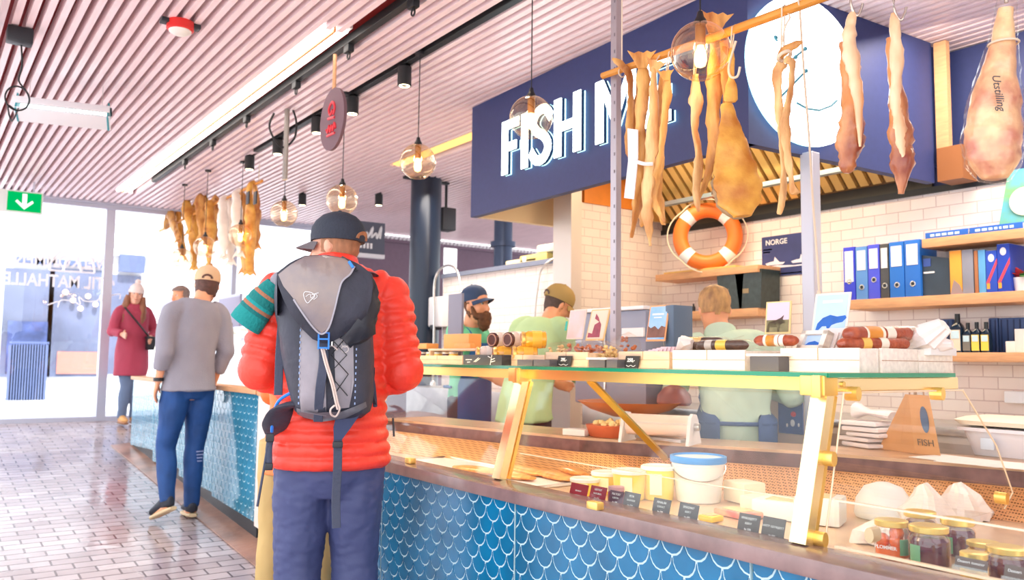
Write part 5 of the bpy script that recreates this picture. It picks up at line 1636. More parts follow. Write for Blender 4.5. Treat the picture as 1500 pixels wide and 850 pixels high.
# jars lying on their sides
M_jarglass = mat('jar_amber', rgb(246, 178, 52), .12, coat=.5, var=.15, vscale=25)
M_jarpale = mat('jar_pale', rgb(238, 220, 206), .25, var=.12, vscale=18)
M_jarlid = mat('jar_lid_brown', rgb(84, 44, 36), .25, .4)
M_jarlabel = mat('jar_label', rgb(255, 196, 70), .5)
jl = [(733, 491, 0, 'pale lying jar at the left of the upper row, brown lid towards the aisle'), (756, 491, 0, 'lying jar in the middle of the upper row with a brown ring lid'), (783, 489, 1, 'big amber lying jar at the right of the upper row'),
      (716, 504, 2, 'pale lying jar at the left end of the lower row'), (741, 504, 1, 'big amber lying jar in the middle of the lower row'), (770, 504, 1, 'small amber lying jar at the right of the lower row')]
zrow0 = None
for i, (x, y, k, lb) in enumerate(jl):
    X = 2.16 if y > 495 else 2.19
    q = P(x, y, X=X)
    r_ = .037
    q.z = GZ+.012+r_+(0 if y > 495 else r_*1.72)
    t = thing('lying_jar', lb, 'jar', q-V((0, 0, r_)), 0, 'jars lying on the crate')
    d = V((-.86, .5, 0)).normalized() if k != 0 else V((-.98, -.2, 0)).normalized()
    mb = MB(); mb.loft([q-d*.05, q-d*.046, q+d*.026, q+d*.036, q+d*.042], [r_*.85, r_, r_, r_*.88, r_*.8], n=24); mb.build('glass', M_jarglass if k == 1 else M_jarpale, t)
    mb = MB(); mb.loft([q+d*.042, q+d*.043, q+d*.055, q+d*.057], [r_*.84, r_*.9, r_*.9, r_*.84], n=24); l_ = mb.build('lid', M_jarlid if k == 0 else mat('jar_lid_gold', rgb(240, 196, 110), .3, .6), t)
    mb = MB(); mb.torus(q+d*.057, r_*.7, .003, d, 24, 6); mb.build('lid_rim', mat('lid_rim', rgb(190, 150, 130), .3, .6), l_)
    mb = MB(); mb.loft([q-d*.03, q+d*.012], [r_+.0012]*2, n=24, cap=False); mb.build('label', mat('label_white', rgb(246, 238, 230), .5) if k != 1 else M_jarlabel, t)
# brown snack bags
M_snack = mat('snack_brown', rgb(226, 132, 78), .5, c2=rgb(150, 76, 44), vscale=40)
M_snackpale = mat('snack_pale', rgb(246, 206, 140), .5, var=.3, vscale=30)
rnd = random.Random(11)
for (x0, x1, yt, m_, lb) in ((800, 826, 505, M_snackpale, 'bag of pale yellow snacks at the left of the snack crate'), (827, 851, 503, M_snack, 'bag of red brown nuts in the middle of the snack crate'), (856, 876, 503, M_snack, 'bag of red brown nuts right of the snack crate'), (876, 888, 505, M_snackpale, 'small bag of mixed nuts beside the postcards'),
                             (898, 918, 492, M_snack, 'bag of brown nuts standing behind the postcard crate')):
    X = 2.15 if yt > 500 else 2.32
    y1, y0 = ty(x0, X), ty(x1, X); z = tz((x0+x1)/2, yt, X)
    t = thing('snack_bag', lb, 'bag', (X, (y0+y1)/2, GZ), 0, 'snack bags on the glass top')
    mb = MB()
    for k in range(46):
        mb.sphere((X+rnd.uniform(0, .07), rnd.uniform(y0, y1), GZ+.01+rnd.uniform(0, max(.02, z-GZ-.016))), (rnd.uniform(.005, .011), rnd.uniform(.005, .011), rnd.uniform(.004, .009)), 7)
    c_ = mb.build('nuts', m_, t); c_['kind'] = 'stuff'
    mb = MB(); mb.loft([(X+.035, y0-.002, GZ+.008+(z-GZ)/2), (X+.035, (y0+y1)/2, GZ+.01+(z-GZ)/2), (X+.035, y1+.002, GZ+.008+(z-GZ)/2)], [(.044, (z-GZ)/2), (.05, (z-GZ)/2+.004), (.044, (z-GZ)/2)], n=14, jit=.1, seed=int(x0)); mb.build('wrap', M_wrap, t, angle=20)
# postcards and stands
def card(label, x0, x1, yt, yb_, X, border, sky, art, name='postcard', lean=.18, skew=0):
    y1, y0 = ty(x0, X), ty(x1, X)
    z1_, z0_ = tz((x0+x1)/2, yt, X), tz((x0+x1)/2, yb_, X)
    z0_ = max(GZ+.002, z0_)
    t = thing(name, label, 'card', (X, (y0+y1)/2, z0_))
    v = V((lean, skew, 1)).normalized(); h_ = z1_-z0_; w_ = y1-y0
    o = V((X, y1, z0_))
    n_ = V((1, 0, -lean)).normalized()
    mb = MB(); mb.prism([(0, 0), (w_, 0), (w_, h_), (0, h_)], o, (0, -1, 0), v, n_*.004); mb.build('sheet', mat('card_edge_%d' % border[2], rgb(*border), .5), t, smooth=False)
    mb = MB(); mb.prism([(w_*.06, h_*.05), (w_*.94, h_*.05), (w_*.94, h_*.96), (w_*.06, h_*.96)], o-n_*.0012, (0, -1, 0), v, n_*.001); p_ = mb.build('picture', sky, t, smooth=False)
    for nm, m_, polys in art:
        mb = MB()
        for po in polys: mb.prism([(w_*a, h_*b) for a, b in po], o-n_*.0024, (0, -1, 0), v, n_*.001)
        mb.build(nm, m_, p_, smooth=False)
    # easel strut behind
    mb = MB(); mb.tube([o+V((.005, -w_/2, 0))+v*h_*.6, V((X+.06+lean*h_*.6, y1-w_/2, GZ))], .002, n=4); mb.build('strut', M_steel, t)
    return t
sky1 = mat('sky_card', rgb(90, 170, 232), .4, c2=rgb(190, 220, 244), vscale=5)
M_br = mat('art_brown', rgb(140, 92, 76), .5, var=.3, vscale=30)
card('pale postcard with a blurred pink print, left of the red berry card', 829, 853, 453, 497, 2.42, (236, 214, 200), mat('pic_pale', rgb(226, 214, 226), .4, c2=rgb(236, 190, 170), vscale=6), [('turquoise_mark', mat('art_teal', rgb(40, 180, 160), .5), [rect(-.16, .3, -.04, .62)])])
card('wooden framed card with a dark red drawing', 857, 884, 452, 499, 2.40, (240, 196, 130), mat('pic_cream', rgb(240, 216, 190), .4), [('drawing', mat('art_red', rgb(172, 70, 90), .5, var=.3, vscale=30), [[(.3, .1), (.75, .1), (.7, .5), (.6, .6), (.35, .5)], [(.1, .1), (.3, .1), (.3, .22), (.1, .25)], [(.3, .7), (.6, .58), (.5, .72), (.32, .86)]])], skew=-.12)
card('tall card with reindeer under a bright blue sky', 946, 974, 446, 500, 2.42, (250, 176, 120), sky1, [('reindeer', M_br, [[(.05, .1), (.95, .1), (.95, .38), (.75, .42), (.6, .32), (.4, .42), (.2, .36), (.05, .42)]]), ('lettering_line', WHITE, [rect(.2, .72, .8, .77), rect(.3, .64, .7, .67)])])
card('small moose card in a clear stand', 1121, 1158, 441, 489, 2.40, (244, 214, 150), mat('pic_mist', rgb(226, 206, 220), .4), [('field', mat('art_field', rgb(140, 130, 90), .5, var=.3, vscale=30), [rect(.06, .05, .94, .42)]), ('moose', mat('art_moose', rgb(92, 62, 60), .5), [[(.1, .06), (.18, .06), (.2, .2), (.5, .2), (.52, .06), (.6, .06), (.62, .26), (.72, .32), (.8, .28), (.82, .36), (.7, .44), (.74, .56), (.62, .48), (.4, .4), (.16, .36), (.1, .24)]])], lean=.1)
M_wh = mat('whale_blue', rgb(24, 106, 206), .5, var=.2, vscale=20)
card('largest card, pale blue with a diving whale', 1188, 1240, 428, 497, 2.36, (240, 230, 216), mat('pic_ice', rgb(170, 208, 244), .4, c2=rgb(206, 228, 248), vscale=4), [('whale', M_wh, [[(.12, .2), (.16, .34), (.3, .46), (.5, .52), (.7, .48), (.92, .5), (.96, .45), (.86, .36), (.7, .34), (.56, .3), (.46, .18), (.42, .28), (.3, .28), (.2, .2)]]), ('lettering_line', WHITE, [rect(.25, .78, .8, .84)])], lean=.14, skew=-.06)
# framed card box
X = 2.24
y1, y0 = ty(1166, X), ty(1220, X); z1_ = tz(1190, 484, X); zb_ = tz(1190, 511, X)
t = thing('card_frame', 'pale wooden frame leaning back around a small whale card', 'frame', (X, (y0+y1)/2, zb_))
v = V((.35, -.18, 1)).normalized(); o = V((X, y1, zb_)); w_, h_ = (y1-y0)*.72, (z1_-zb_)*1.08
mb = MB(); 
for a, b, c_, d_ in ((0, 0, w_, .012), (0, h_-.012, w_, h_), (0, 0, .016, h_), (w_-.016, 0, w_, h_)): mb.prism([(a, b), (c_, b), (c_, d_), (a, d_)], o, (0, -1, 0), v, (.03, 0, -.01))
mb.build('frame_moulding', M_limed, t, smooth=False)
mb = MB(); mb.prism([(.012, .01), (w_-.012, .01), (w_-.012, h_-.01), (.012, h_-.01)], o+V((.014, 0, 0)), (0, -1, 0), v, (.004, 0, 0)); p_ = mb.build('card', mat('pic_ice2', rgb(190, 214, 246), .4), t, smooth=False)
mb = MB(); mb.prism([(.02, .012), (.03, .022), (.05, .026), (.066, .02), (.066, .012)], o+V((.012, 0, 0)), (0, -1, 0), v, (.001, 0, 0)); mb.build('whale', M_wh, p_, smooth=False)
for k in range(5):
    mb = MB(); mb.prism([(0, 0), (w_, 0), (w_, h_+.004*k), (0, h_+.004*k)], o+V((.036+.009*k, -.012-.005*k, -.006)), (0, -1, 0), v, (.003, 0, 0))
    tag(mb.build('paper_card', mat('card_paper', rgb(240, 228, 224), .5), smooth=False), 'spare pale card filed behind the framed whale card', 'card', 'cards filed behind the framed card')
# fan of pink cards
for k in range(8):
    x = 930+5.4*k; X = 2.16+.006*k
    y1 = ty(x, X); 
    v = V((.2, -.35, 1)).normalized()
    zt_ = tz(x, 508-2.6*k if k < 5 else 497+2*(k-5), X)
    mb = MB(); mb.prism([(0, 0), (.05, 0), (.05, .055+.004*min(k, 5)), (0, .055+.004*min(k, 5))], (X, y1, GZ+.008), (0, -1, 0), v, (.003, 0, 0))
    tag(mb.build('paper_card', mat('card_pink', rgb(238, 208, 214), .5) if k else mat('card_blue', rgb(120, 180, 236), .5, var=.3, vscale=20), smooth=False), 'blue picture card leaning at the left of the pink cards' if k == 0 else 'pale pink card filed in the postcard crate', 'card', None if k == 0 else 'pink cards in the postcard crate')
# dark folder next to reindeer card
y1, y0 = ty(975, 2.44), ty(987, 2.44)
mb = MB(); mb.bx((2.44, y0, GZ), (2.55, y1, tz(980, 447, 2.44)), .003); tag(mb.build('folder', mat('folder_slate', rgb(88, 108, 130), .45)), 'slate blue upright folder right behind the reindeer card', 'folder')
# grey machine behind the cards
y1, y0 = ty(842, 3.0), ty(946, 3.0)
zt_ = P(900, 456, X=3.0).z
t = thing('weighing_scale', 'large grey boxed weighing scale standing behind the postcards', 'scale', (3.0, (y0+y1)/2, .9))
mb = MB(); mb.bx((3.0, y0, 1.02), (3.18, y1, zt_), .012); mb.build('cabinet', mat('scale_grey', rgb(140, 144, 164), .4), t)
mb = MB(); mb.bx((2.985, y0, zt_), (3.20, y1, zt_+.02), .006); mb.build('top_plate', WHITE, t)
mb = MB(); mb.bx((3.02, y0+.04, .9), (3.14, y1-.04, 1.02), .004); mb.build('stand', M_steel_rough, t)
a = P(886, 500, X=2.995)
mb = MB(); mb.bx((2.992, a.y-.006, 1.1), (3.0, a.y+.006, zt_)); mb.build('seam', M_steel, t, smooth=False)
b = P(912, 494, X=2.995); c_ = P(944, 480, X=2.995)
mb = MB(); mb.bx((2.988, c_.y, b.z), (3.0, b.y, c_.z)); mb.build('sticker', M_pocket, t, smooth=False)
# sausages
M_saus = mat('sausage', rgb(196, 96, 58), .45, c2=rgb(150, 60, 36), vscale=50, bump=.4, bscale=90)
M_sausdark = mat('sausage_dark', rgb(104, 72, 56), .5, c2=rgb(64, 44, 38), vscale=50, bump=.4, bscale=90)
def sausage(label, x0, x1, y, X, r_, m_, bands, wrap=False, X1=None):
    X1 = X1 or X+.015
    a = V((X, ty(x0, X), tz(x0, y, X))); b = V((X1, ty(x1, X1), tz(x1, y, X1)))
    t = thing('sausage', label, 'sausage', (a+b)/2-V((0, 0, r_)), 0, 'sausages on the glass top')
    d = (b-a).normalized(); L = (b-a).length
    mb = MB(); mb.loft([a, a+d*.008, a+d*.02, a+d*(L-.02), a+d*(L-.008), b], [.006, r_*.75, r_, r_, r_*.75, .006], n=18, jit=.03, seed=int(x0)); mb.build('casing', m_, t, angle=60)
    for (u, v_, c_) in bands:
        mb = MB(); mb.loft([a+d*L*u, a+d*L*v_], [r_+.0015]*2, n=18, cap=False); mb.build('paper_band', mat('band_%d_%d' % (c_[0], c_[2]), rgb(*c_), .5), t)
    if wrap:
        mb = MB(); mb.loft([a-d*.01, a+d*.01, a+d*L*.5, a+d*(L), a+d*(L+.03), a+d*(L+.08)], [.008, r_*1.1, r_*1.2, r_*1.15, r_*.5, r_*1.3], n=16, jit=.12, seed=int(x0)+3, cap=False); mb.build('plastic_wrap', M_wrap, t, angle=20)
    return t
CW = (252, 240, 224); CO = (246, 160, 50)
sausage('dark sausage with a yellow band in the limewashed crate', 1022, 1096, 506, 2.17, .017, M_sausdark, [(.2, .34, (200, 190, 180)), (.42, .62, (250, 206, 80))], True)
sausage('thin brown sausage lying behind the dark one', 1000, 1042, 507, 2.22, .014, M_sausdark, [(.7, .9, CW)], True)
sausage('speckled grey sausage at the back of the limewashed crate', 1002, 1060, 500, 2.27, .014, M_sausdark, [(.1, .5, (230, 190, 120))], True)
sausage('red brown sausage with an oval orange label, left of the framed card', 1106, 1170, 499, 2.20, .017, M_saus, [(.26, .60, CW), (.32, .52, CO), (.62, .72, CW)])
sausage('top wrapped sausage with an orange oval label', 1238, 1336, 490, 2.16, .022, M_saus, [(.25, .52, CW), (.28, .48, CO), (.55, .68, CW)], True, 2.42)
sausage('lower wrapped sausage under the labelled one', 1228, 1332, 504, 2.125, .017, M_saus, [(.3, .42, (250, 200, 100)), (.55, .66, CW)], True, 2.37)
sausage('short wrapped sausage end at the right of the pile', 1334, 1364, 494, 2.40, .018, M_saus, [(.5, .8, CW)], True, 2.50)
# crumpled plastic at the right end
M_plastic = mat('white_plastic', rgb(250, 240, 236), .3, var=.08, vscale=12, sub=.0)
for i, (x0, x1, yt, yb_, lb) in enumerate(((1336, 1384, 478, 510, 'crumpled clear white bag end sticking up at the right of the sausages'), (1366, 1394, 497, 513, 'rolled white plastic bag lying at the right end of the glass top'), (1000, 1012, 492, 512, 'twisted white plastic bag end beside the grey box'))):
    X = (2.44, 2.5, 2.2)[i]
    y1, y0 = ty(x0, X), ty(x1, X); za, zb2 = tz(x0, yt, X), max(GZ+.045, tz(x0, yb_, X))
    mb = MB(); mb.loft([(X, y1, zb2-.0), (X, (y0+y1)/2, (za+zb2)/2), (X+.01, y0, za if i == 0 else (za+zb2)/2)], [(.03, .012), (.045, (za-zb2)/2+.006), (.03, .022 if i == 0 else .012)], n=18, jit=.22, seed=i+70)
    me = mb.mesh('m'); o = link('plastic_bag', me, M_plastic, None, True, 20); tag(o, lb, 'bag')
mb = MB(); mb.bx((P(1364, 530, Y=1.27).x, 1.27, GZ+.052), (P(1402, 530, Y=1.27).x, 1.45, GZ+.075), .002); 
t = tag(mb.build('paper_stack', mat('paper_bright', (.86, .84, .82), .6)), 'stack of white paper sheets overhanging the right end of the glass top', 'paper')

# ================================================================ inside the case
DZ = .742
def dk(px, py, z=DZ): return P(px, py, Z=z)
# tubs
M_tub = mat('tub_yellow', rgb(252, 222, 96), .35)
M_tubw = mat('tub_white', (.85, .82, .78), .35)
for i, (x, y, r_, h_, lb) in enumerate(((820, 730, .055, .055, 'low yellow tub at the left of the row behind the red cards'), (852, 728, .055, .075, 'yellow tub second in the row behind the cards'), (886, 737, .062, .10, 'tall yellow tub behind the dark cards'), (930, 737, .062, .115, 'tallest yellow tub with a white label beside the white bucket'))):
    q = dk(x, y); q.x += .14; q.y += .02
    t = thing('food_tub', lb, 'tub', q, 0, 'yellow tubs in the case')
    mb = MB(); mb.lathe([(r_*.86, 0), (r_*.88, .004), (r_, h_)], q, 28); mb.build('tub', M_tub, t)
    mb = MB(); mb.lathe([(r_*1.05, h_-.006), (r_*1.06, h_+.004), (r_*.98, h_+.008), (r_*.9, h_+.006)], q, 28); mb.build('lid', M_tubw, t)
    mb = MB(); mb.prism([(-.022, h_*.2), (.022, h_*.2), (.022, h_*.85), (-.022, h_*.85)], q-V((.80, .58, 0))*(r_+.0), V((.58, -.81, 0)), (0, 0, 1), V((-.8, -.58, 0))*.004); l_ = mb.build('label', mat('tub_label', rgb(250, 236, 196), .5), t, smooth=False)
q = dk(987, 738); q.x += .13
t = thing('bucket', 'white plastic bucket with a blue lid inside the case', 'bucket', q)
mb = MB(); mb.lathe([(.078, 0), (.08, .004), (.094, .13), (.097, .131), (.097, .145)], q, 36); mb.build('pail', M_tubw, t)
mb = MB(); mb.lathe([(.101, .14), (.103, .143), (.103, .163), (.096, .165), (.092, .156)], q, 36); l_ = mb.build('lid', mat('lid_blue', rgb(74, 150, 226), .35), t)
mb = MB(); mb.lathe([(.001, .155), (.092, .1565), (.092, .158)], q, 36); mb.build('lid_top', mat('lid_inner', rgb(214, 228, 240), .35), l_)
mb = MB(); mb.tube([q+V((.099*math.cos(a), .099*math.sin(a), .13-.05*abs(math.sin((a-2.4))))) for a in [2.4+PI*k/14 for k in range(15)]], .0025, n=5); mb.build('handle', M_steel, t)
q = dk(884, 745); q.x += .06
t = thing('jam_jar', 'small red purple jar with a pale lid behind the dark cards', 'jar', q)
mb = MB(); mb.lathe([(.026, 0), (.03, .006), (.03, .05), (.026, .056)], q, 22); mb.build('glass', mat('jam_purple', rgb(140, 40, 80), .15, coat=.4), t)
mb = MB(); mb.lathe([(.028, .056), (.029, .06), (.028, .07), (.01, .072)], q, 22); mb.build('lid', mat('lid_rose', rgb(186, 140, 150), .35), t)
# fish fillets at the left
M_fillet = mat('smoked_fillet', rgb(255, 190, 104), .3, c2=rgb(240, 146, 70), vscale=14, coat=.4, stretch=(1, 4, 1))
for i, (x, y, L) in enumerate(((648, 700, .30), (690, 706, .34), (720, 700, .34), (762, 708, .30), (790, 700, .30))):
    q = dk(x, y); q.x += .18
    d = V((-.2+.12*i, .95, 0)).normalized()
    mb = MB(); mb.loft([q-d*L/2, q-d*L*.3, q, q+d*L*.3, q+d*L/2], [(.02, .006), (.04, .014), (.046, .018), (.04, .014), (.012, .006)], n=18, jit=.06, seed=i, hint=(0, 0, 1))
    me = mb.mesh('m'); me.transform(M.Translation((0, 0, .02)))
    t = tag(link('fish_fillet', me, M_fillet, None, True, 60), 'golden smoked fish fillet lying in the left half of the case', 'fish fillet', 'smoked fillets in the left half of the case')
a = dk(650, 712); 
t = thing('serving_tray', 'pale tray under the smoked fillets at the left of the case', 'tray', dk(700, 706))
mb = MB(); mb.bx((1.98, 2.66, DZ-.0), (2.26, 3.7, DZ+.006), .002); mb.build('base', WHITE, t)
mb = MB(); mb.tube([(1.98, 2.66, DZ+.01), (2.26, 2.66, DZ+.01), (2.26, 3.7, DZ+.01), (1.98, 3.7, DZ+.01)], .005, n=6, closed=True); mb.build('rim', WHITE, t)
# packs and cheeses right of the bucket
M_cheesew = mat('white_cheese', rgb(255, 238, 210), .4, var=.06)
packs = [(1042, 742, .12, .10, .075, M_cheesew, 'tall pale cheese block right of the bucket', 'cheese_block', .3), (1046, 762, .14, .09, .022, mat('pack_print', rgb(250, 200, 160), .3, c2=rgb(206, 80, 90), vscale=16), 'flat printed pack leaning in front of the tall cheese', 'food_pack', .2),
         (1032, 765, .06, .06, .02, mat('pack_yellow', rgb(252, 206, 60), .4), 'small yellow pack between the price cards', 'food_pack', .05), (1085, 752, .16, .12, .045, M_cheesew, 'low cream cheese block behind the pair of cards', 'cheese_block', .25),
         (1120, 765, .2, .12, .06, M_tubw, 'long white plastic box behind the pair of cards', 'food_pack', .2), (1165, 772, .14, .13, .085, M_tubw, 'tall white box beside the right brass post', 'food_pack', .22)]
for i, (x, y, w_, d_, h_, m_, lb, nm, off) in enumerate(packs):
    q = dk(x, y); q.x += off*.6
    mb = MB(); mb.box((q.x, q.y, DZ+h_/2), (d_, w_, h_), M.Rotation(R(-12+7*i), 3, 'Z'), .008); o = tag(mb.build(nm, m_), lb, 'cheese' if 'cheese' in nm else 'food pack')
    if nm == 'food_pack':
        mb = MB(); mb.box((q.x-d_*.0, q.y, DZ+h_+.001), (d_*.7, w_*.6, .002), M.Rotation(R(-12+7*i), 3, 'Z')); mb.build('label', mat('pack_label', rgb(246, 200, 150), .5), o)
# white dome and bags
q = dk(1228, 770); q.x += .26
mb = MB(); mb.lathe([(.088, 0), (.092, .012), (.086, .06), (.06, .1), (.02, .115), (.001, .116)], q, 32); tag(mb.build('domed_cheese', mat('dome_white', (.86, .85, .84), .4)), 'white domed cheese just right of the brass post', 'cheese')
for i, (x, y, sx_, h_, lb) in enumerate(((1300, 775, .10, .105, 'peaked white plastic bag left of the pair of bags'), (1355, 768, .11, .10, 'white plastic bag with a folded peak behind the jars'), (1250, 800, .08, .05, 'low wrapped pale parcel in front of the domed cheese'))):
    q = dk(x, y); q.x += .22 if i < 2 else .12
    mb = MB(); mb.loft([(q.x, q.y, DZ), (q.x, q.y, DZ+h_*.3), (q.x+.01, q.y, DZ+h_*.65), (q.x+.02, q.y+.02, DZ+h_*1.05)], [(sx_, sx_*.8), (sx_*1.05, sx_*.85), (sx_*.6, sx_*.5), (.012, .02)], n=26, jit=.12, seed=90+i)
    me = mb.mesh('m'); ruffle(me, .008, 28, i)
    o = tag(link('plastic_bag', me, mat('bag_white', rgb(250, 238, 230), .3, bump=.6, bscale=24), None, True, 22), lb, 'bag')
mb = MB(); mb.box((2.66, .78, DZ+.04), (.16, .2, .08), M.Rotation(R(12), 3, 'Z'), .01); o = tag(mb.build('white_pack', mat('pack_bright', (.86, .83, .8), .4)), 'white boxed pack at the right edge of the case', 'food pack')
# screw top jars
M_jg = glass('jar_glass', (.98, .97, .96), .07, .6)
M_lidgold = mat('lid_gold', rgb(250, 222, 130), .28, .7)
M_plum = mat('orange_plum', rgb(250, 112, 30), .25, coat=.5, var=.15, vscale=30)
M_beet = mat('dark_beet', rgb(96, 30, 60), .2, coat=.6, var=.5, vscale=25)
def screwjar(label, x, y, kind, r_=.043, h_=.098, green=0, txt=None, off=(.0, .0)):
    q = dk(x, y); q.x += off[0]; q.y += off[1]
    t = thing('screw_jar', label, 'jar', q, 0, 'screw top jars in the open end of the case')
    mb = MB(); mb.lathe([(r_*.86, .001), (r_, .008), (r_, h_*.68), (r_*.86, h_*.80), (r_*.86, h_*.86)], q, 30, cap=False); mb.build('glass', M_jg, t, angle=60)
    mb = MB(); mb.lathe([(r_*.9, h_*.84), (r_*.95, h_*.86), (r_*.95, h_*.985), (r_*.9, h_), (r_*.6, h_+.0015), (.001, h_+.001)], q, 30); mb.build('lid', M_lidgold, t)
    mb = MB()
    if kind == 'plum':
        rnd = random.Random(5)
        for k in range(9):
            a = k*2.1; mb.sphere(q+V((math.cos(a)*r_*.5, math.sin(a)*r_*.5, .02+.024*(k//4))), .0185, 12)
        mb.lathe([(.001, .004), (r_*.93, .006), (r_*.93, h_*.3), (.001, h_*.3)], q, 24)
        mb.build('plums', M_plum, t)
    else:
        mb.lathe([(.001, .005), (r_*.95, .007), (r_*.95, h_*.66), (r_*.8, h_*.74), (.001, h_*.74)], q, 24); mb.build('contents', M_beet if kind == 'beet' else mat('sauce_yellow', rgb(248, 200, 90), .3), t)
    if green:
        a0 = math.atan2(-q.y, -q.x)+green
        mb = MB(); pts = [q+V((math.cos(a0+u)*(r_+.0008), math.sin(a0+u)*(r_+.0008), 0)) for u in [-.32+.64*k/6 for k in range(7)]]
        for p, s in zip(pts, pts[1:]): mb.quad(p+V((0, 0, .014)), s+V((0, 0, .014)), s+V((0, 0, h_*.56)), p+V((0, 0, h_*.56)))
        mb.build('label', mat('label_green', rgb(110, 170, 130), .5), t)
    if txt:
        a0 = math.atan2(-q.y, -q.x)-.35
        n_ = V((math.cos(a0), math.sin(a0), 0)); u_ = V((-n_.y, n_.x, 0))
        text_on('lettering', txt, q+n_*(r_+.0012)+V((0, 0, h_*.33)), u_, (0, 0, 1), .0125, WHITE, t, .0004, bold=.0003)
screwjar('jar of orange plums with a gold lid, leftmost in the open end', 1307, 817, 'plum', .044, .098, .75, 'PLOMMER')
screwjar('dark beet jar with a pale green label, nearest of the group', 1362, 830, 'beet', .049, .102, -.75)
screwjar('dark jar with a green label behind the nearest one, right', 1404, 816, 'beet', .044, .10, -.6)
screwjar('gold lidded jar hidden behind the others, only its lid showing', 1349, 802, 'beet', .044, .10, 0)
screwjar('small yellow jar low behind the brown card', 1440, 845, 'sauce', .040, .07, 0, off=(.07, .03))
screwjar('gold lidded dark jar at the lower right corner', 1468, 862, 'beet', .046, .09, 0, off=(.03, 0))
screwjar('pale yellow jar beside the brown card', 1455, 872, 'sauce', .03, .09, 0, off=(-.02, .03))
# price cards on the ledge
M_holder = glass('holder_glass', (.97, .98, .97), .08, .5)
def shelf_card(label, x0, x1, yt, yb_, c, lines, X=None, brown=False):
    z0_ = LZ
    a = P(x0, yb_, Z=z0_+.012); b = P(x1, yb_+(x1-x0)*.22, Z=z0_+.012)
    Xc = 1.90
    a = P(x0, yb_, X=Xc); b = P(x1, yb_+(x1-x0)*.24, X=Xc)
    h_ = P(x0, yt, X=Xc).z-a.z
    zc = (a.z+b.z)/2
    t = thing('price_card', label, 'price card', (Xc, (a.y+b.y)/2, zc), 0, 'price cards along the ledge')
    v = V((.28, 0, 1)).normalized(); n_ = V((1, 0, -.28)).normalized()
    w_ = a.y-b.y
    o = V((Xc, a.y, zc))
    mb = MB(); mb.prism([(0, 0), (w_, 0), (w_, h_), (0, h_)], o, (0, -1, 0), v, n_*.002); mb.build('card', mat('card_%d' % c[0], rgb(*c), .5), t, smooth=False)
    for txt, f_, s_ in lines:
        text_on('lettering', txt, o+V((0, -w_/2, 0))+v*h_*f_-n_*.0012, (0, -1, 0), v, s_, WHITE, t, .0003)
    mb = MB(); mb.prism([(-.004, -.014), (w_+.004, -.014), (w_+.004, .004), (-.004, .004)], o-n_*.003, (0, -1, 0), v, n_*.001); mb.prism([(-.004, -.016), (w_+.004, -.016), (w_+.004, -.012), (-.004, -.012)], o-n_*.02, (0, -1, 0), v, n_*.03); mb.build('holder', M_holder, t, smooth=False)
L3 = lambda a, b, c: [(a, .76, .0095), (b, .5, .0085), (c, .2, .0085)]
RED = (150, 30, 52); NAV = (84, 40, 66); BLK = (50, 46, 50); BRN = (96, 80, 76)
shelf_card('dark red price card leftmost in the case', 833, 858, 706, 727, RED, [('BRUNOST', .5, .007), ('KG', .2, .006)])
shelf_card('dark red price card, second from the left', 862, 885, 710, 732, RED, L3('GEITOST', 'NATURELL', 'kg 420'))
shelf_card('plum coloured price card beside the brass clamp', 890, 910, 717, 738, NAV, L3('PULTOST', 'LØITEN', 'kg 380'))
shelf_card('black price card just right of the brass clamp', 911, 934, 719, 743, BLK, L3('FETA', 'SNØFRISK', 'kg 310'))
shelf_card('single black price card below the white bucket', 954, 979, 728, 752, BLK, L3('FENALÅR', 'LOKALT', 'kg 590'))
shelf_card('single black price card with a yellow pack to its right', 992, 1020, 735, 760, BLK, L3('SPEKEMAT', 'RØKT', 'kg 495'))
shelf_card('left card of the larger brown black pair by the post', 1079, 1110, 750, 778, (74, 64, 64), L3('HVALKJØTT', 'RØKT', 'kg 590'))
shelf_card('right card of the larger brown black pair by the post', 1114, 1147, 755, 785, (78, 68, 66), [('HVITT GEITKJØTT', .55, .0085), ('kg 410', .12, .0075)])
shelf_card('wide brown card in front of the dark jars', 1398, 1446, 813, 829, BRN, [('Dessert tomater', .6, .0085)])
shelf_card('brown card at the lower right corner', 1470, 1502, 826, 846, BRN, [('Dessert', .6, .0085)])

# ================================================================ service counter things
SZ = .9005
def sv(px, py, z=SZ): return P(px, py, Z=z)
# film dispenser
q = sv(1003, 652)
t = thing('film_dispenser', 'white film roll dispenser with round end plates on the service counter', 'dispenser', q)
d = V((-.42, .91, 0)).normalized(); n_ = V((-d.y, d.x, 0))
Ls = .30
ends = [q+V((.04, -.02, 0)), q+V((.04, -.02, 0))+d*Ls]
for e in ends:
    mb = MB(); mb.prism([(-.085, 0), (.095, 0), (.07, .05), (.055, .10), (.03, .125), (-.015, .13), (-.045, .115), (-.06, .08)], e, n_*-1, (0, 0, 1), d*.014); mb.build('end_plate', WHITE, t, smooth=False)
mb = MB(); c0_ = ends[0]+V((0, 0, .075)); mb.cyl(c0_+d*.012, c0_+d*(Ls), .045, n=28); mb.build('roll', mat('roll_pink', rgb(250, 226, 216), .4), t)
mb = MB(); mb.prism([(-.02, .10), (.04, .118), (.055, .10), (-.05, .085)], ends[0]+d*.014, n_*-1, (0, 0, 1), d*(Ls-.014)); mb.build('cover', mat('cover_white', (.84, .8, .78), .35), t, smooth=False)
mb = MB(); mb.cyl(c0_-d*.022, c0_+d*.002, .016, n=18); mb.build('knob', M_steel, t)
mb = MB(); mb.bx(ends[0]+V((-.04, 0, .012)), ends[1]+V((.04, 0, .024))); mb.build('cutter', M_steel, t, smooth=False)
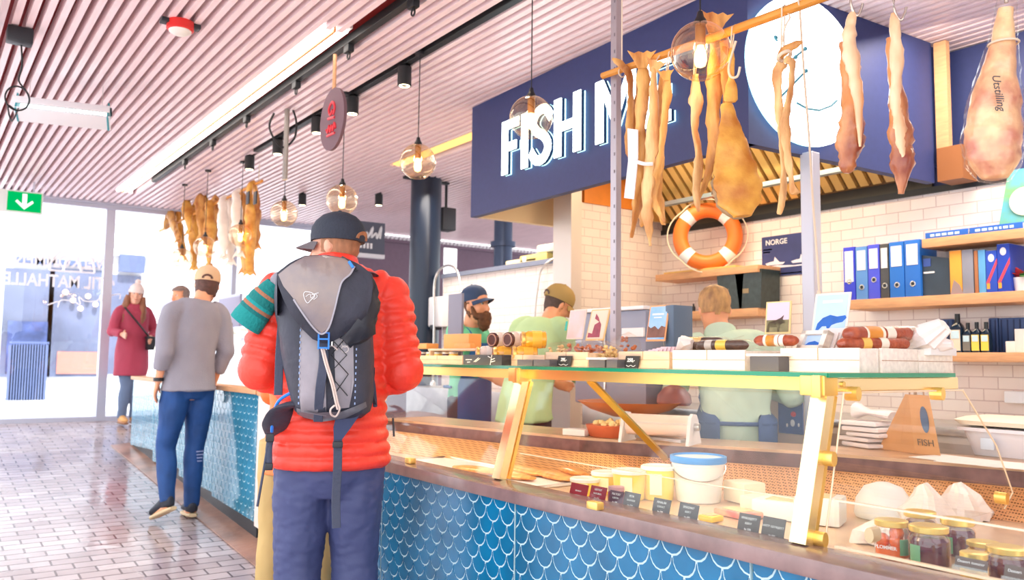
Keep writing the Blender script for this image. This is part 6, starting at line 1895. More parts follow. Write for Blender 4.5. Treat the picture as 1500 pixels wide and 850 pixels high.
# terracotta bowl of bread
q = sv(893, 640)
t = thing('terracotta_bowl', 'small terracotta bowl filled with pale crumbs on the service counter', 'bowl', q)
mb = MB(); mb.loft([q, q+V((0, 0, .004)), q+V((0, 0, .055))], [(.07, .085), (.075, .09), (.09, .105)], n=28, power=3.5, hint=(0, 1, 0)); mb.build('bowl', mat('terracotta', rgb(206, 106, 70), .4), t)
rnd = random.Random(2)
mb = MB()
for k in range(26): mb.sphere(q+V((rnd.uniform(-.06, .06), rnd.uniform(-.075, .075), .055+rnd.uniform(-.004, .016))), rnd.uniform(.009, .017), 7)
c_ = mb.build('crumbs', mat('crumb', rgb(250, 222, 160), .6), t); c_['kind'] = 'stuff'
q = sv(846, 638)
mb = MB(); mb.box(q+V((.0, 0, .016)), (.08, .12, .03), M.Rotation(R(20), 3, 'Z'), .004); tag(mb.build('white_box', WHITE), 'small white box left of the terracotta bowl', 'box')
# wide dish on a stand
q = sv(906, 640); q.x += .22; q.y += .15
zt_ = P(906, 588, X=q.x).z
t = thing('weighing_dish', 'wide shallow copper dish on a stand behind the diagonal brace', 'dish', q)
mb = MB(); mb.lathe([(.09, zt_-.07), (.2, zt_-.035), (.255, zt_), (.262, zt_+.004), (.25, zt_+.003), (.19, zt_-.028), (.001, zt_-.055)], (q.x, q.y, 0), 40); mb.build('dish', mat('dish_copper', rgb(232, 150, 92), .35, .2), t)
mb = MB(); mb.lathe([(.10, .901), (.10, .915), (.045, .93), (.04, zt_-.07), (.07, zt_-.065)], (q.x, q.y, 0), 24); mb.build('stand', mat('dish_stand', rgb(236, 206, 176), .4), t)
q2 = V((q.x+.14, q.y-.16, zt_-.01))
mb = MB(); mb.lathe([(.075, 0), (.085, .012), (.08, .05), (.05, .085), (.015, .1), (.001, .101)], q2, 24); tag(mb.build('smoked_ham', mat('ham_dark', rgb(150, 92, 84), .4, var=.3)), 'dark rounded piece of smoked ham on the wide copper dish', 'ham')
# till with a screen
q = sv(1150, 655); q = V((3.62, P(1150, 650, X=3.62).y, 0))
t = thing('cash_register', 'beige till with a blue advert screen left of the steel post', 'till', (q.x, q.y, .9))
a = P(1110, 600, X=3.6); b = P(1178, 600, X=3.6)
zA, zB_ = P(1150, 655, X=3.6).z, P(1150, 572, X=3.6).z
mb = MB(); mb.bx((3.6, b.y, zA), (3.75, a.y, zB_), .008); mb.build('housing', mat('till_beige', rgb(226, 200, 178), .45), t)
a2 = P(1141, 634, X=3.595); b2 = P(1176, 587, X=3.595)
mb = MB(); mb.bx((3.592, b2.y, a2.z), (3.6, a2.y, b2.z)); s_ = mb.build('screen', mat('screen_blue', rgb(70, 96, 156), .25, var=.2, vscale=14), t, smooth=False)
mb = MB(); mb.sphere(P(1162, 607, X=3.59), (.002, .016, .014), 10); mb.build('red_print', M_red, s_)
mb = MB(); mb.sphere(P(1161, 620, X=3.59), (.002, .013, .018), 10); mb.sphere(P(1153, 623, X=3.59), (.002, .006, .01), 8); mb.sphere(P(1170, 623, X=3.59), (.002, .006, .01), 8); mb.build('white_print', WHITE, s_)
mb = MB(); mb.bx((3.6, b.y-.05, zA-.06), (3.82, a.y+.02, zA), .006); mb.build('drawer', M_steel_rough, t)
mb = MB(); mb.bx((3.58, a.y-.01, zA), (3.62, a.y+.04, zB_), .004); mb.build('side_panel', mat('till_grey', rgb(150, 136, 120), .5), t)
mb = MB(); mb.bx((3.62, b.y-.25, 0), (3.95, a.y+.1, zA-.062), .006); t2 = tag(mb.build('till_cabinet', mat('cabinet_tan', rgb(196, 170, 148), .5)), 'tan cabinet under the till', 'cabinet')
# paper carrier bag
q = sv(1331, 664)
zt_ = P(1331, 578, X=q.x+.05).z
t = thing('paper_bag', 'brown paper carrier bag with a blue slot print on the service counter', 'bag', (q.x+.06, q.y, SZ))
k1 = P(1340, 664, X=q.x).y; k0 = P(1378, 664, X=q.x).y; k2 = P(1286, 645, X=q.x+.10)
h_ = zt_-SZ
A = V((q.x, k1, SZ)); B = V((q.x-.0, k0, SZ)); Cc = V((q.x+.05, P(1287, 652, X=q.x+.05).y, SZ)); Dd = B+(Cc-A)
tp = lambda p, dx, dy: p+V((dx, dy, h_))
At, Bt, Ct, Dt = tp(A, .02, .03), tp(B, .02, .05), tp(Cc, .0, -.12), tp(Dd, .0, -.08)
mb = MB()
mid = (A+Cc)/2+V((.0, -.015, 0)); midt = (At+Ct)/2+V((0, -.03, 0))
for f_ in ((A, B, Bt, At), (A, At, midt, mid), (mid, midt, Ct, Cc), (Cc, Ct, Dt, Dd), (B, Dd, Dt, Bt), (A, mid, Cc, Dd, B)): mb.quad(*f_)
M_kraft = mat('kraft_paper', rgb(216, 156, 98), .7, var=.08, vscale=10)
mb.build('bag', M_kraft, t, smooth=False)
fu = (B-A).normalized(); fv = ((At+Bt)/2-(A+B)/2).normalized(); fn = fu.cross(fv)
if fn.x > 0: fn = -fn
fw_ = (B-A).length; fo = (A+B)/2+fn*.002
mb = MB(); mb.prism([(.016*math.cos(a)+.01, .052*math.sin(a)+h_*.6) for a in [2*PI*k/24 for k in range(24)]], fo, fu, fv, fn*.001); mb.build('slot_print', mat('print_slate', rgb(70, 96, 130), .6), t, smooth=False)
text_on('lettering', 'FISH', fo+fv*h_*.2, fu, fv, .036, mat('print_grey', rgb(120, 100, 84), .7), t, .0006)
mb = MB()
for k_ in (0, 1):
    p0 = (At if k_ == 0 else Ct).lerp(Bt if k_ == 0 else Dt, .3); p1 = (At if k_ == 0 else Ct).lerp(Bt if k_ == 0 else Dt, .75)
    mb.tube(spline([p0, p0+V((0, -.004, .045)), p1+V((0, .004, .045)), p1], 5), .0035, n=6)
mb.build('handle', mat('twine', rgb(176, 140, 110), .8), t)
# napkins and bags beside it
for i in range(5):
    q = sv(1268, 656); q.x += .04
    mb = MB(); mb.box(q+V((0, .02*math.sin(i*2.1), .012+.022*i)), (.16, .17+.012*math.sin(i*3), .018), M.Rotation(R(-20+6*i), 3, 'Z'), .007)
    me = mb.mesh('m'); ruffle(me, .004, 30, i)
    tag(link('napkin_pack', me, mat('napkin', rgb(244, 232, 228), .6), None, True, 30), 'folded white napkin pack in the stack left of the paper bag', 'napkins', 'napkin packs left of the paper bag')
q = sv(1270, 656); q.x += .06
mb = MB(); mb.loft(spline([q+V((0, .08, .15)), q+V((0, .02, .145)), q+V((.0, -.05, .14)), q+V((0, -.09, .135))], 4), lerp_list([(.05, .035), (.045, .012), (.05, .02), (.05, .018)], 13), n=14, jit=.1, seed=33, hint=(0, 0, 1)); tag(mb.build('plastic_bag', M_plastic), 'creased white bag lying on top of the napkin stack', 'bag')
# white trays at the right
q = sv(1378, 668); q.x += .12
for i in range(2):
    y0_ = q.y-1.0
    t = thing('storage_tray', ['lower white storage tray right of the paper bag', 'white tray lid resting on the lower storage tray'][i], 'tray', (q.x+.15, q.y-.5, SZ+.0+.115*i), 0, 'white trays right of the paper bag')
    if i == 0:
        mb = MB(); mb.loft([(q.x+.14, q.y-.45, SZ), (q.x+.14, q.y-.45, SZ+.10)], [(.42, .10), (.45, .13)], n=28, power=7, hint=(1, 0, 0)); mb.build('box', mat('tray_white', rgb(232, 230, 236), .35), t)
        mb = MB(); mb.loft([(q.x+.14, q.y-.45, SZ+.095), (q.x+.14, q.y-.45, SZ+.108)], [(.47, .145)]*2, n=28, power=7, hint=(1, 0, 0)); mb.build('rim', MATS['tray_white'], t)
        for yy in (-.12, -.7):
            mb = MB(); mb.box((q.x-.0, q.y+yy, SZ+.05), (.012, .05, .045), bevel=.004); mb.build('clip', mat('clip_clear', rgb(214, 224, 236), .3), t)
    else:
        mb = MB(); mb.loft([(q.x+.14, q.y-.45, SZ+.118), (q.x+.14, q.y-.45, SZ+.135), (q.x+.14, q.y-.45, SZ+.15)], [(.46, .14), (.48, .15), (.44, .12)], n=28, power=7, hint=(1, 0, 0)); mb.build('lid', mat('tray_lid', rgb(250, 238, 216), .4), t)
# wrapping paper sheet on the service edge
for i, (x, y) in enumerate(((1400, 678), (1440, 684))):
    q = sv(x, y); mb = MB(); mb.box(q+V((.09, 0, .0015+.003*i)), (.2, .34, .002), M.Rotation(R(-8+14*i), 3, 'Z')); tag(mb.build('wrapping_paper', mat('paper_bright', (.86, .84, .82), .6), smooth=False), ['white wrapping paper sheet in front of the paper bag', 'white wrapping paper sheet in front of the white trays'][i], 'paper')

# ================================================================ in the far case
rnd = random.Random(21)
M_iced = mat('iced_white', rgb(250, 246, 240), .4, var=.1, vscale=9)
for i in range(9):
    y = 5.7+.38*i
    t = thing('food_tray', 'white tray of pale food inside the far glass case', 'tray', (2.25, y, 1.04), 0, 'trays inside the far glass case')
    mb = MB(); mb.bx((2.10, y-.15, 1.041), (2.42, y+.15, 1.06), .006); mb.build('dish', WHITE, t)
    mb = MB()
    for k in range(12): mb.sphere((2.12+.27*rnd.random(), y-.12+.24*rnd.random(), 1.075), (.035, .035, .025), 9)
    c_ = mb.build('food', [M_iced, mat('food_cream', rgb(250, 228, 190), .5), mat('food_yellow', rgb(244, 214, 150), .5)][i % 3], t); c_['kind'] = 'stuff'
for i, (px, py, h_, lb, c_) in enumerate(((335, 478, .10, 'small dark lidded pot on the far glass case beside the teal hat', (60, 40, 44)), (318, 500, .09, 'small brown bottle on the far glass case', (170, 110, 80)))):
    q = P(px, py, X=2.3); q.z = 1.483
    mb = MB(); mb.lathe([(.03, 0), (.035, .005), (.035, h_*.6), (.02, h_*.8), (.024, h_)], q, 18); tag(mb.build('pot', mat('pot_%d' % i, rgb(*c_), .3)), lb, 'pot')
# price boards on the rear wall of the far stall
for i, (x0, x1, y0, y1, lb) in enumerate(((234, 262, 430, 470, 'grey menu panel left of the grey jumper'), (318, 352, 430, 486, 'grey mauve menu panel right of the grey jumper'), (352, 398, 434, 500, 'mauve menu panel behind the teal hat'))):
    a = P(x0, y1, X=3.2); b = P(x1, y0, X=3.2)
    t = thing('menu_panel', lb, 'panel', (3.2, (a.y+b.y)/2, a.z), 0, 'menu panels of the far stall')
    mb = MB(); mb.bx((3.2, b.y, a.z), (3.23, a.y, b.z), .003); mb.build('board', mat('menu_mauve', rgb(176, 172, 196), .6), t)
    mb = MB(); mb.bx((3.196, b.y, b.z-.03), (3.2, a.y, b.z)); mb.build('top_strip', M_frame, t, smooth=False)
    mb = MB(); mb.bx((3.205, (a.y+b.y)/2-.02, floor_z((a.y+b.y)/2)-.02), (3.225, (a.y+b.y)/2+.02, a.z)); mb.build('stand', M_frame, t, smooth=False)
# ================================================================ people
M_skinf = mat('skin', rgb(236, 176, 146), .45, var=.08, vscale=12, sub=.08)
M_skinw = mat('skin_warm', rgb(240, 170, 130), .45, var=.08, vscale=12, sub=.08)
M_eye = mat('eye_white', (.7, .68, .66), .2)
M_iris = mat('iris', (.03, .03, .04), .2)
M_lip = mat('lip', rgb(196, 110, 100), .4)


def eul(yaw=0, pitch=0, roll=0):
    """yaw to the person's left, pitch up, roll to the right shoulder"""
    return M.Rotation(R(yaw), 3, 'Z') @ M.Rotation(R(pitch), 3, 'X') @ M.Rotation(R(roll), 3, 'Y')


HEAD = [(-.128, .018, .016, .060), (-.118, .040, .034, .056), (-.095, .056, .060, .036), (-.062, .066, .078, .016), (-.02, .073, .090, .006),
        (.02, .077, .096, .000), (.06, .078, .098, -.005), (.092, .070, .088, -.007), (.112, .050, .064, -.007), (.124, .022, .03, -.007)]


def head_lofts(mb, c, Rm, s=1.):
    T = lambda x, y, z: c+Rm @ (V((x, y, z))*s)
    fwd = Rm @ V((0, 1, 0))
    mb.loft([T(0, y, z) for z, a, b, y in HEAD], [(a*s, b*s) for z, a, b, y in HEAD], n=24, hints=[fwd]*len(HEAD))
    mb.loft([T(0, .086, .03), T(0, .098, .005), T(0, .112, -.022), T(0, .110, -.034), T(0, .09, -.04)], [.009*s, .010*s, .014*s, .016*s, .008*s], n=10)
    for k in (-1, 1):
        mb.loft([T(.0, .083, .034), T(k*.022, .087, .037), T(k*.045, .074, .034)], [.010*s, .011*s, .008*s], n=8)
        mb.sphere(T(k*.077, -.008, -.006), (.012*s, .020*s, .033*s), 12, rot=Rm @ M.Rotation(R(14*k), 3, 'Z') @ M.Rotation(R(-12), 3, 'X'))
        mb.sphere(T(k*.046, .055, -.03), (.024*s, .028*s, .026*s), 12, rot=Rm)
    mb.loft([T(-.022, .082, -.066), T(0, .091, -.065), T(.022, .082, -.066)], [.007*s, .010*s, .007*s], n=8)
    mb.sphere(T(0, .075, -.105), (.022*s, .020*s, .018*s), 12, rot=Rm)


def hand_lofts(mb, w, d, thumb, s=1., curl=.5):
    """palm, four unequal bent fingers and a thumb; d = forearm direction, thumb = side the thumb is on"""
    d = d.normalized()
    th = (thumb-d*thumb.dot(d)).normalized()
    n = d.cross(th)          # back/palm normal, fingers curl towards +n
    mb.loft([w-d*.02*s, w+d*.01*s, w+d*.045*s, w+d*.09*s], [(.026*s, .019*s), (.030*s, .017*s), (.042*s, .016*s), (.041*s, .013*s)], n=14, hints=[n]*4)
    for k, (off, L) in enumerate(((.031, .070), (.011, .080), (-.010, .075), (-.030, .060))):
        p = w+d*.082*s+th*off*s
        a = curl*.5
        pts = [p]
        for j, f in enumerate((.45, .32, .25)):
            a2 = a+curl*.55*j
            p = p+(d*math.cos(a2)+n*math.sin(a2)+th*(off*.6))*L*f*s
            pts.append(p)
        mb.loft(pts, [.0092*s, .0085*s, .0078*s, .0058*s], n=9)
    p = w+d*.03*s+th*.026*s
    pts = [p, p+(d*.6+th*.8+n*.2).normalized()*.035*s]
    pts.append(pts[-1]+(d*.85+th*.35+n*.35).normalized()*.03*s)
    pts.append(pts[-1]+(d*.9+th*.05+n*.4).normalized()*.024*s)
    mb.loft(pts, [.014*s, .0115*s, .0095*s, .007*s], n=9)


def base_joints(h=1.8):
    s = h/1.8
    J = dict(pelvis=(0, 0, .95), chest=(0, .0, 1.28), neck=(0, -.01, 1.50), head=(0, .025, 1.675),
             shL=(-.185, -.01, 1.46), shR=(.185, -.01, 1.46), elL=(-.235, -.03, 1.17), elR=(.235, -.03, 1.17), wrL=(-.25, .05, .92), wrR=(.25, .05, .92),
             hipL=(-.092, 0, .92), hipR=(.092, 0, .92), knL=(-.10, .02, .50), knR=(.10, .02, .50), anL=(-.10, -.02, .085), anR=(.10, -.02, .085),
             toL=(-.115, .16, .03), toR=(.115, .16, .03))
    return {k: V(v)*s for k, v in J.items()}, s


TORSO = [(-.13, .06, .06), (-.09, .150, .108), (.0, .166, .118), (.30, .148, .104), (.62, .165, .112), (.85, .172, .108), (.95, .135, .088), (1.0, .072, .062)]


def torso_path(J, s, off=0., zlow=None, ext=()):
    P0, C0, N0 = J['pelvis'], J['chest'], J['neck']
    pts, rad = [], []
    for t, a, b in TORSO:
        if t <= 0: p = P0+V((0, 0, t*s))
        elif t <= .62: p = P0.lerp(C0, t/.62)
        else: p = C0.lerp(N0, (t-.62)/.38)
        pts.append(p); rad.append((a*s+off, b*s+off))
    return pts, rad


def leg_loft(mb, J, s, side, r, off=0., end=1., n=16, flare=0.):
    h, k, a = J['hip'+side], J['kn'+side], J['an'+side]
    a2 = k.lerp(a, end)
    pts = [h+V((0, 0, .03*s)), h.lerp(k, .35), h.lerp(k, .75), k, k.lerp(a2, .3), k.lerp(a2, .7), a2]
    rr = [x*s+off for x in r]
    rr = rr[:-1]+[rr[-1]+flare]
    mb.loft(spline(pts, 3), lerp_list(rr, 19), n=n)


LEG = [.088, .085, .066, .056, .058, .046, .038]
ARM = [.052, .047, .041, .038, .033, .026]


def arm_loft(mb, J, s, side, off=0., end=1., n=14, r=ARM, mod=None):
    sh, el, wr = J['sh'+side], J['el'+side], J['wr'+side]
    w2 = el.lerp(wr, end)
    pts = [sh.lerp(J['neck'], .5)+V((0, 0, -.01*s)), sh.lerp(J['neck'], .12)-V((0, 0, .012*s)), sh.lerp(el, .4), sh.lerp(el, .85), el.lerp(sh, .0)+(el-(sh+w2)/2)*.08, el.lerp(w2, .3), w2]
    sp = spline(pts, 4)
    rr = [x*s+off for x in lerp_list([r[0]*.8]+list(r), len(sp))]
    if mod: sp, rr = mod(sp, rr)
    mb.loft(sp, rr, n=n)


def shoe(parent, J, s, side, m_up, m_sole, h=.07, name='shoe'):
    a, t = J['an'+side], J['to'+side]
    f = V((t.x-a.x, t.y-a.y, t.z-a.z+.05*s)).normalized()
    up_ = V((0, 0, 1)); up_ = (up_-f*up_.dot(f)).normalized()
    heel = a-f*.055*s-up_*.045*s
    toe = a+f*.20*s-up_*.045*s
    mb = MB()
    pts = [heel+f*.0, heel+f*.03*s, heel+f*.09*s, heel+f*.16*s, heel+f*.22*s, heel+f*.255*s]
    mb.loft([p+up_*(.012+q)*s for p, q in zip(pts, (.03, .035, .035, .024, .016, .012))], [(.022*s, .03*s), (.036*s, .045*s), (.040*s, .046*s), (.046*s, .034*s), (.042*s, .026*s), (.018*s, .014*s)], n=18, hints=[up_]*6)
    mb.loft([a-up_*.03*s, a+up_*.0*s, a+up_*.03*s], [(.042*s, .05*s), (.044*s, .05*s), (.045*s, .048*s)], n=16, hints=[f]*3)
    me = fuse(mb, .006, 4)
    o = link(name, me, m_up, parent)
    mb = MB(); mb.loft([p-up_*.008*s for p in pts], [(.026*s, .012*s), (.040*s, .014*s), (.042*s, .014*s), (.049*s, .014*s), (.045*s, .013*s), (.02*s, .01*s)], n=18, hints=[up_]*6, power=3)
    mb.build('sole', m_sole, o)
    return o


def hair_shell(parent, c, Rm, s, m_, keep, off=.010, name='hair', rough=.006):
    mb = MB()
    T = lambda x, y, z: c+Rm @ (V((x, y, z))*s)
    fwd = Rm @ V((0, 1, 0))
    zz = [x*.02-.10 for x in range(13)]
    rings = []
    def interp(z):
        for (z0, a0, b0, y0), (z1, a1, b1, y1) in zip(HEAD, HEAD[1:]):
            if z0 <= z <= z1:
                f = (z-z0)/(z1-z0); return a0+(a1-a0)*f, b0+(b1-b0)*f, y0+(y1-y0)*f
        return HEAD[-1][1:]
    zl = [-.125+.25*k/26 for k in range(27)]
    pts = []; rad = []
    for z in zl:
        a, b, y = interp(min(.124, z)); pts.append(T(0, y, z*1.04)); rad.append(((a+off)*s, (b+off)*s))
    pts.append(T(0, -.007, .138)); rad.append((.008*s, .01*s))
    mb.loft(pts, rad, n=36, hints=[fwd]*len(pts))
    inv = Rm.transposed()
    bad = []
    for f in mb.bm.faces:
        q = inv @ (f.calc_center_median()-c)/s
        if not keep(q.x, q.y, q.z): bad.append(f)
    bmesh.ops.delete(mb.bm, geom=bad, context='FACES')
    bmesh.ops.recalc_face_normals(mb.bm, faces=mb.bm.faces)
    bmesh.ops.solidify(mb.bm, geom=list(mb.bm.faces), thickness=.006*s)
    me = mb.mesh('hair'); ruffle(me, rough, 45, 5)
    return link(name, me, m_, parent, angle=70)


def cap_mesh(parent, c, Rm, s, m_, m_brim=None, back=False, tilt=-6, hair_m=None, brim=True):
    Rc = Rm @ M.Rotation(R(tilt), 3, 'X')
    T = lambda x, y, z: c+Rc @ (V((x, y, z))*s)
    fwd = Rc @ V((0, 1, 0))
    mb = MB()
    prof = [(.022, .0865, .108), (.045, .0885, .110), (.075, .086, .106), (.10, .076, .092), (.122, .056, .068), (.136, .028, .034), (.139, .006, .008)]
    mb.loft([T(0, -.006, z) for z, a, b in prof], [(a*s, b*s) for z, a, b in prof], n=32, hints=[fwd]*len(prof))
    o = mb.build('cap', m_, parent, angle=60)
    mb = MB(); mb.sphere(T(0, -.006, .140), (.009*s, .009*s, .006*s), 10); mb.build('cap_button', m_, o)
    if brim:
        mb = MB()
        d = -1 if back else 1
        top_, bot = [], []
        n = 14
        rows = []
        for j in range(5):
            r = j/4
            row = []
            for k in range(n+1):
                a = PI*(.12+.76*k/n)
                x = math.cos(a)*(.086+.006*r); y = (math.sin(a)*(.104+.075*r*math.sin(a))-.006)
                z = .024-.018*(x/.09)**2*(1+.4*r)-.022*r
                row.append(T(x*1.0, y*d, z))
            rows.append(row)
        vs = [[mb.bm.verts.new(p) for p in row] for row in rows]
        for a, b in zip(vs, vs[1:]):
            for k in range(n): mb.bm.faces.new((a[k], a[k+1], b[k+1], b[k]))
        bmesh.ops.recalc_face_normals(mb.bm, faces=mb.bm.faces)
        bmesh.ops.solidify(mb.bm, geom=list(mb.bm.faces), thickness=.004*s)
        mb.build('brim', m_brim or m_, o, angle=50)
    if hair_m:      # arched strap opening at the back with hair showing
        mb = MB()
        pts = [(x, z) for x, z in [(.038*math.cos(a), .030+.030*math.sin(a)) for a in [PI*k/10 for k in range(11)]]]
        vs = []
        for dy in (0, .004):
            vs.append([mb.bm.verts.new(T(x, (-1 if not back else 1)*(.1095*math.sqrt(max(.05, 1-(x/.088)**2))+.0025+dy)+-.006, z)) for x, z in pts])
        mb.bm.faces.new(vs[1])
        for k in range(len(pts)): a, b = vs; q = (k+1) % len(pts); mb.bm.faces.new((a[k], a[q], b[q], b[k]))
        mb.build('strap_opening', hair_m, o, smooth=False)
    return o


def person(label, h, skin, J, Hrot, top=None, sleeves=1., bottoms=None, shoes=None, curl=.5, thumb=None, group=None, hands=True, voxel=.0075, headscale=1., eyes=True, top_off=.012, top_low=None, ruf=.006, folds=(1, 1, .6), top_name='shirt', leg_off=.010, leg_end=1., leg_flare=0., top_mesh=None):
    s = h/1.8
    t = thing('person', label, 'person', (0, 0, 0), 0, group)
    # one continuous body
    mb = MB()
    p, r = torso_path(J, s); mb.loft(p, r, n=24, hint=(0, 1, 0))
    mb.loft([J['neck']-V((0, 0, .05*s)), J['neck'].lerp(J['head'], .35), J['neck'].lerp(J['head'], .8)], [.066*s, .057*s, .056*s], n=16)
    head_lofts(mb, J['head'], Hrot, s*headscale)
    for sd in 'LR':
        leg_loft(mb, J, s, sd, LEG); arm_loft(mb, J, s, sd)
        a, to = J['an'+sd], J['to'+sd]
        mb.loft([a+V((0, 0, .02*s)), a-V((0, 0, .03*s)), a.lerp(to, .5)-V((0, 0, .015*s)), to], [.036*s, .038*s, .034*s, .02*s], n=12)
        if hands:
            d = (J['wr'+sd]-J['el'+sd]).normalized()
            th = V(thumb[sd]) if thumb else V((0, 1, 0))
            dd = (d*.8+V((0, 0, -.2))).normalized() if not thumb else d
            hand_lofts(mb, J['wr'+sd], dd, th, s*1.02, curl)
    link('body', fuse(mb, voxel, 3), skin, t, angle=80)
    T = lambda x, y, z: J['head']+Hrot @ (V((x, y, z))*s*headscale)
    if eyes:
        for k in (-1, 1):
            mb = MB(); mb.sphere(T(k*.031, .0835, .014), (.013*s, .009*s, .008*s), 12, rot=Hrot); e = mb.build('eye', M_eye, t)
            mb = MB(); mb.sphere(T(k*.031, .0905, .014), (.006*s, .003*s, .0065*s), 10, rot=Hrot); mb.build('iris', M_iris, e)
        mb = MB(); mb.loft([T(-.024, .086, -.066), T(-.008, .097, -.063), T(0, .099, -.064), T(.008, .097, -.063), T(.024, .086, -.066)], [.002*s, .0045*s, .004*s, .0045*s, .002*s], n=8); mb.build('lips', M_lip, t)
    if top_mesh is not None:
        link(top_name, top_mesh, top, t, angle=70)
    elif top:
        mb = MB()
        p, r = torso_path(J, s, top_off)
        if top_low is not None:
            p[0] = J['pelvis']+V((0, 0, top_low*s)); r[0] = (.176*s+top_off, .142*s+top_off)
            if top_low > -.1: del p[1], r[1]
        r[-1] = (r[-1][0]*.92, r[-1][1]*.92)
        mb.loft(spline(p, 3), lerp_list(r, len(p)*3-2), n=28, hint=(0, 1, 0))
        for sd in 'LR': arm_loft(mb, J, s, sd, top_off, sleeves, n=16)
        me = fuse(mb, .009, 5)
        ruffle(me, ruf, 9, len(label), folds)
        link(top_name, me, top, t, angle=80)
    if bottoms:
        mb = MB()
        P0 = J['pelvis']
        mb.loft([P0+V((0, 0, -.12*s)), P0+V((0, 0, -.06*s)), P0, P0+V((0, 0, .08*s)), P0+V((0, 0, .12*s))], [(.13*s, .10*s), (.168*s, .122*s), (.176*s, .126*s), (.166*s, .118*s), (.15*s, .108*s)], n=24, hint=(0, 1, 0))
        for sd in 'LR': leg_loft(mb, J, s, sd, LEG, leg_off, leg_end, flare=leg_flare)
        me = fuse(mb, .009, 4)
        ruffle(me, ruf*.9, 11, len(label)+3, (1, 1, .7))
        link('trousers', me, bottoms, t, angle=80)
    if shoes:
        for sd in 'LR': shoe(t, J, s, sd, *shoes)
    return t


def put(t, x, y, z, deg):
    """deg = compass heading of the face, clockwise from +Y"""
    t.location = (x, y, z); t.rotation_euler = (0, 0, R(-deg))


# ---------------------------------------------------------------- backpacker in the red down jacket
J, s = base_joints(1.8)
J.update(pelvis=V((.005, 0, .93)), chest=V((.0, .0, 1.28)), neck=V((.005, .02, 1.56)), head=V((.0, .055, 1.685)),
         shL=V((-.185, 0, 1.515)), shR=V((.195, 0, 1.51)), elL=V((-.262, -.03, 1.205)), elR=V((.265, -.03, 1.20)), wrL=V((-.13, .22, 1.13)), wrR=V((.13, .22, 1.13)),
         hipL=V((-.10, 0, .88)), hipR=V((.10, 0, .88)), knL=V((-.103, .01, .48)), knR=V((.103, .01, .48)), anL=V((-.10, -.02, .085)), anR=V((.105, -.02, .085)), toL=V((-.115, .16, .03)), toR=V((.12, .16, .03)))
Hm = eul(58, -4, 3)
M_jacket = mat('red_down', rgb(250, 66, 48), .42, var=.05, vscale=6, bump=.35, bscale=34)
PU = .050
def puff(sp, rr, pitch=PU, d=.019, ph=0.):
    """stitch lines every few centimetres, full between"""
    L = 0; pts = [sp[0]]; acc = [0]
    for a, b in zip(sp, sp[1:]): L += (b-a).length; acc.append(L)
    n = int(L/.006)
    op, orr = [], []
    k = 0
    for i in range(n+1):
        q = L*i/n
        while k < len(acc)-2 and acc[k+1] < q: k += 1
        f = (q-acc[k])/max(1e-6, acc[k+1]-acc[k])
        p = sp[k].lerp(sp[k+1], min(1, f))
        a, b = rr[k], rr[k+1]
        bump_ = d*(abs(math.sin(PI*(q/pitch+ph)))**.55-.75)
        if isinstance(a, tuple): r = tuple(x+(y-x)*min(1, f)+bump_ for x, y in zip(a, b))
        else: r = a+(b-a)*min(1, f)+bump_
        op.append(p); orr.append(r)
    return op, orr
mb = MB()
zz = [(.835, .222, .165), (.87, .228, .17), (.96, .216, .165), (1.08, .205, .16), (1.22, .212, .162), (1.36, .222, .16), (1.47, .218, .15), (1.54, .19, .135), (1.585, .135, .115), (1.615, .092, .095)]
sp, rr = puff([V((.003, .005, z)) for z, a, b in zz], [(a, b) for z, a, b in zz])
mb.loft(sp, rr, n=44, hint=(0, 1, 0), power=2.2)
for sd in 'LR':
    sh, el, wr = J['sh'+sd], J['el'+sd], J['wr'+sd]
    pts = [V((sh.x*.5, .0, 1.53)), sh.lerp(el, .06), sh.lerp(el, .35), sh.lerp(el, .8), el, el.lerp(wr, .35), wr]
    s2 = spline(pts, 5)
    r2 = lerp_list([.07, .09, .094, .086, .080, .068, .05], len(s2))
    s2, r2 = puff(s2, r2, PU, .02, .3)
    mb.loft(s2, r2, n=26)
# stand-up collar
mb.loft([V((.002, .03, 1.56)), V((.002, .04, 1.61)), V((.002, .045, 1.645))], [(.10, .098), (.092, .092), (.084, .088)], n=26, hint=(0, 1, 0))
me = fuse(mb, .0065, 2, .5)
ruffle(me, .0045, 13, 4, (1, 1, .8))
M_trek = mat('navy_trousers', rgb(66, 74, 118), .6, var=.14, vscale=3, bump=.3, bscale=18)
man = person('person in a red down jacket and black cap wearing a big grey backpack', 1.8, M_skinf, J, Hm, M_jacket, top_name='down_jacket', top_mesh=me, bottoms=None, shoes=(mat('boot_brown', rgb(80, 64, 54), .6), M_black), curl=.6, headscale=.98)
mb = MB()
P0 = J['pelvis']
mb.loft([P0+V((0, 0, -.20)), P0+V((0, 0, -.12)), P0, P0+V((0, 0, .10))], [(.12, .10), (.19, .135), (.195, .14), (.18, .13)], n=28, hint=(0, 1, 0))
for sd in 'LR':
    leg_loft(mb, J, 1, sd, [.104, .102, .092, .086, .085, .082, .085], .004, 1.02, n=20)
me = fuse(mb, .009, 4); ruffle(me, .009, 8, 2, (1, 1, .9)); ruffle(me, .004, 24, 6, (1, 1, 2.2))
link('trousers', me, M_trek, man, angle=80)
M_hairg = mat('hair_grey_brown', rgb(176, 120, 84), .6, var=.35, vscale=40, stretch=(1, 1, .3))
hair_shell(man, J['head'], Hm, .98, M_hairg, lambda x, y, z: z < .05 and z > -.075 and y < .02-.0*z and not (abs(x) > .06 and z < -.03 and y > -.01), .007)
M_capblk = mat('cap_black', rgb(44, 50, 64), .75, bump=.5, bscale=120)
c_ = cap_mesh(man, J['head']+V((0, 0, .0)), Hm, 1.04, M_capblk, mat('brim_grey', rgb(96, 88, 92), .7), tilt=5, hair_m=M_hairg)
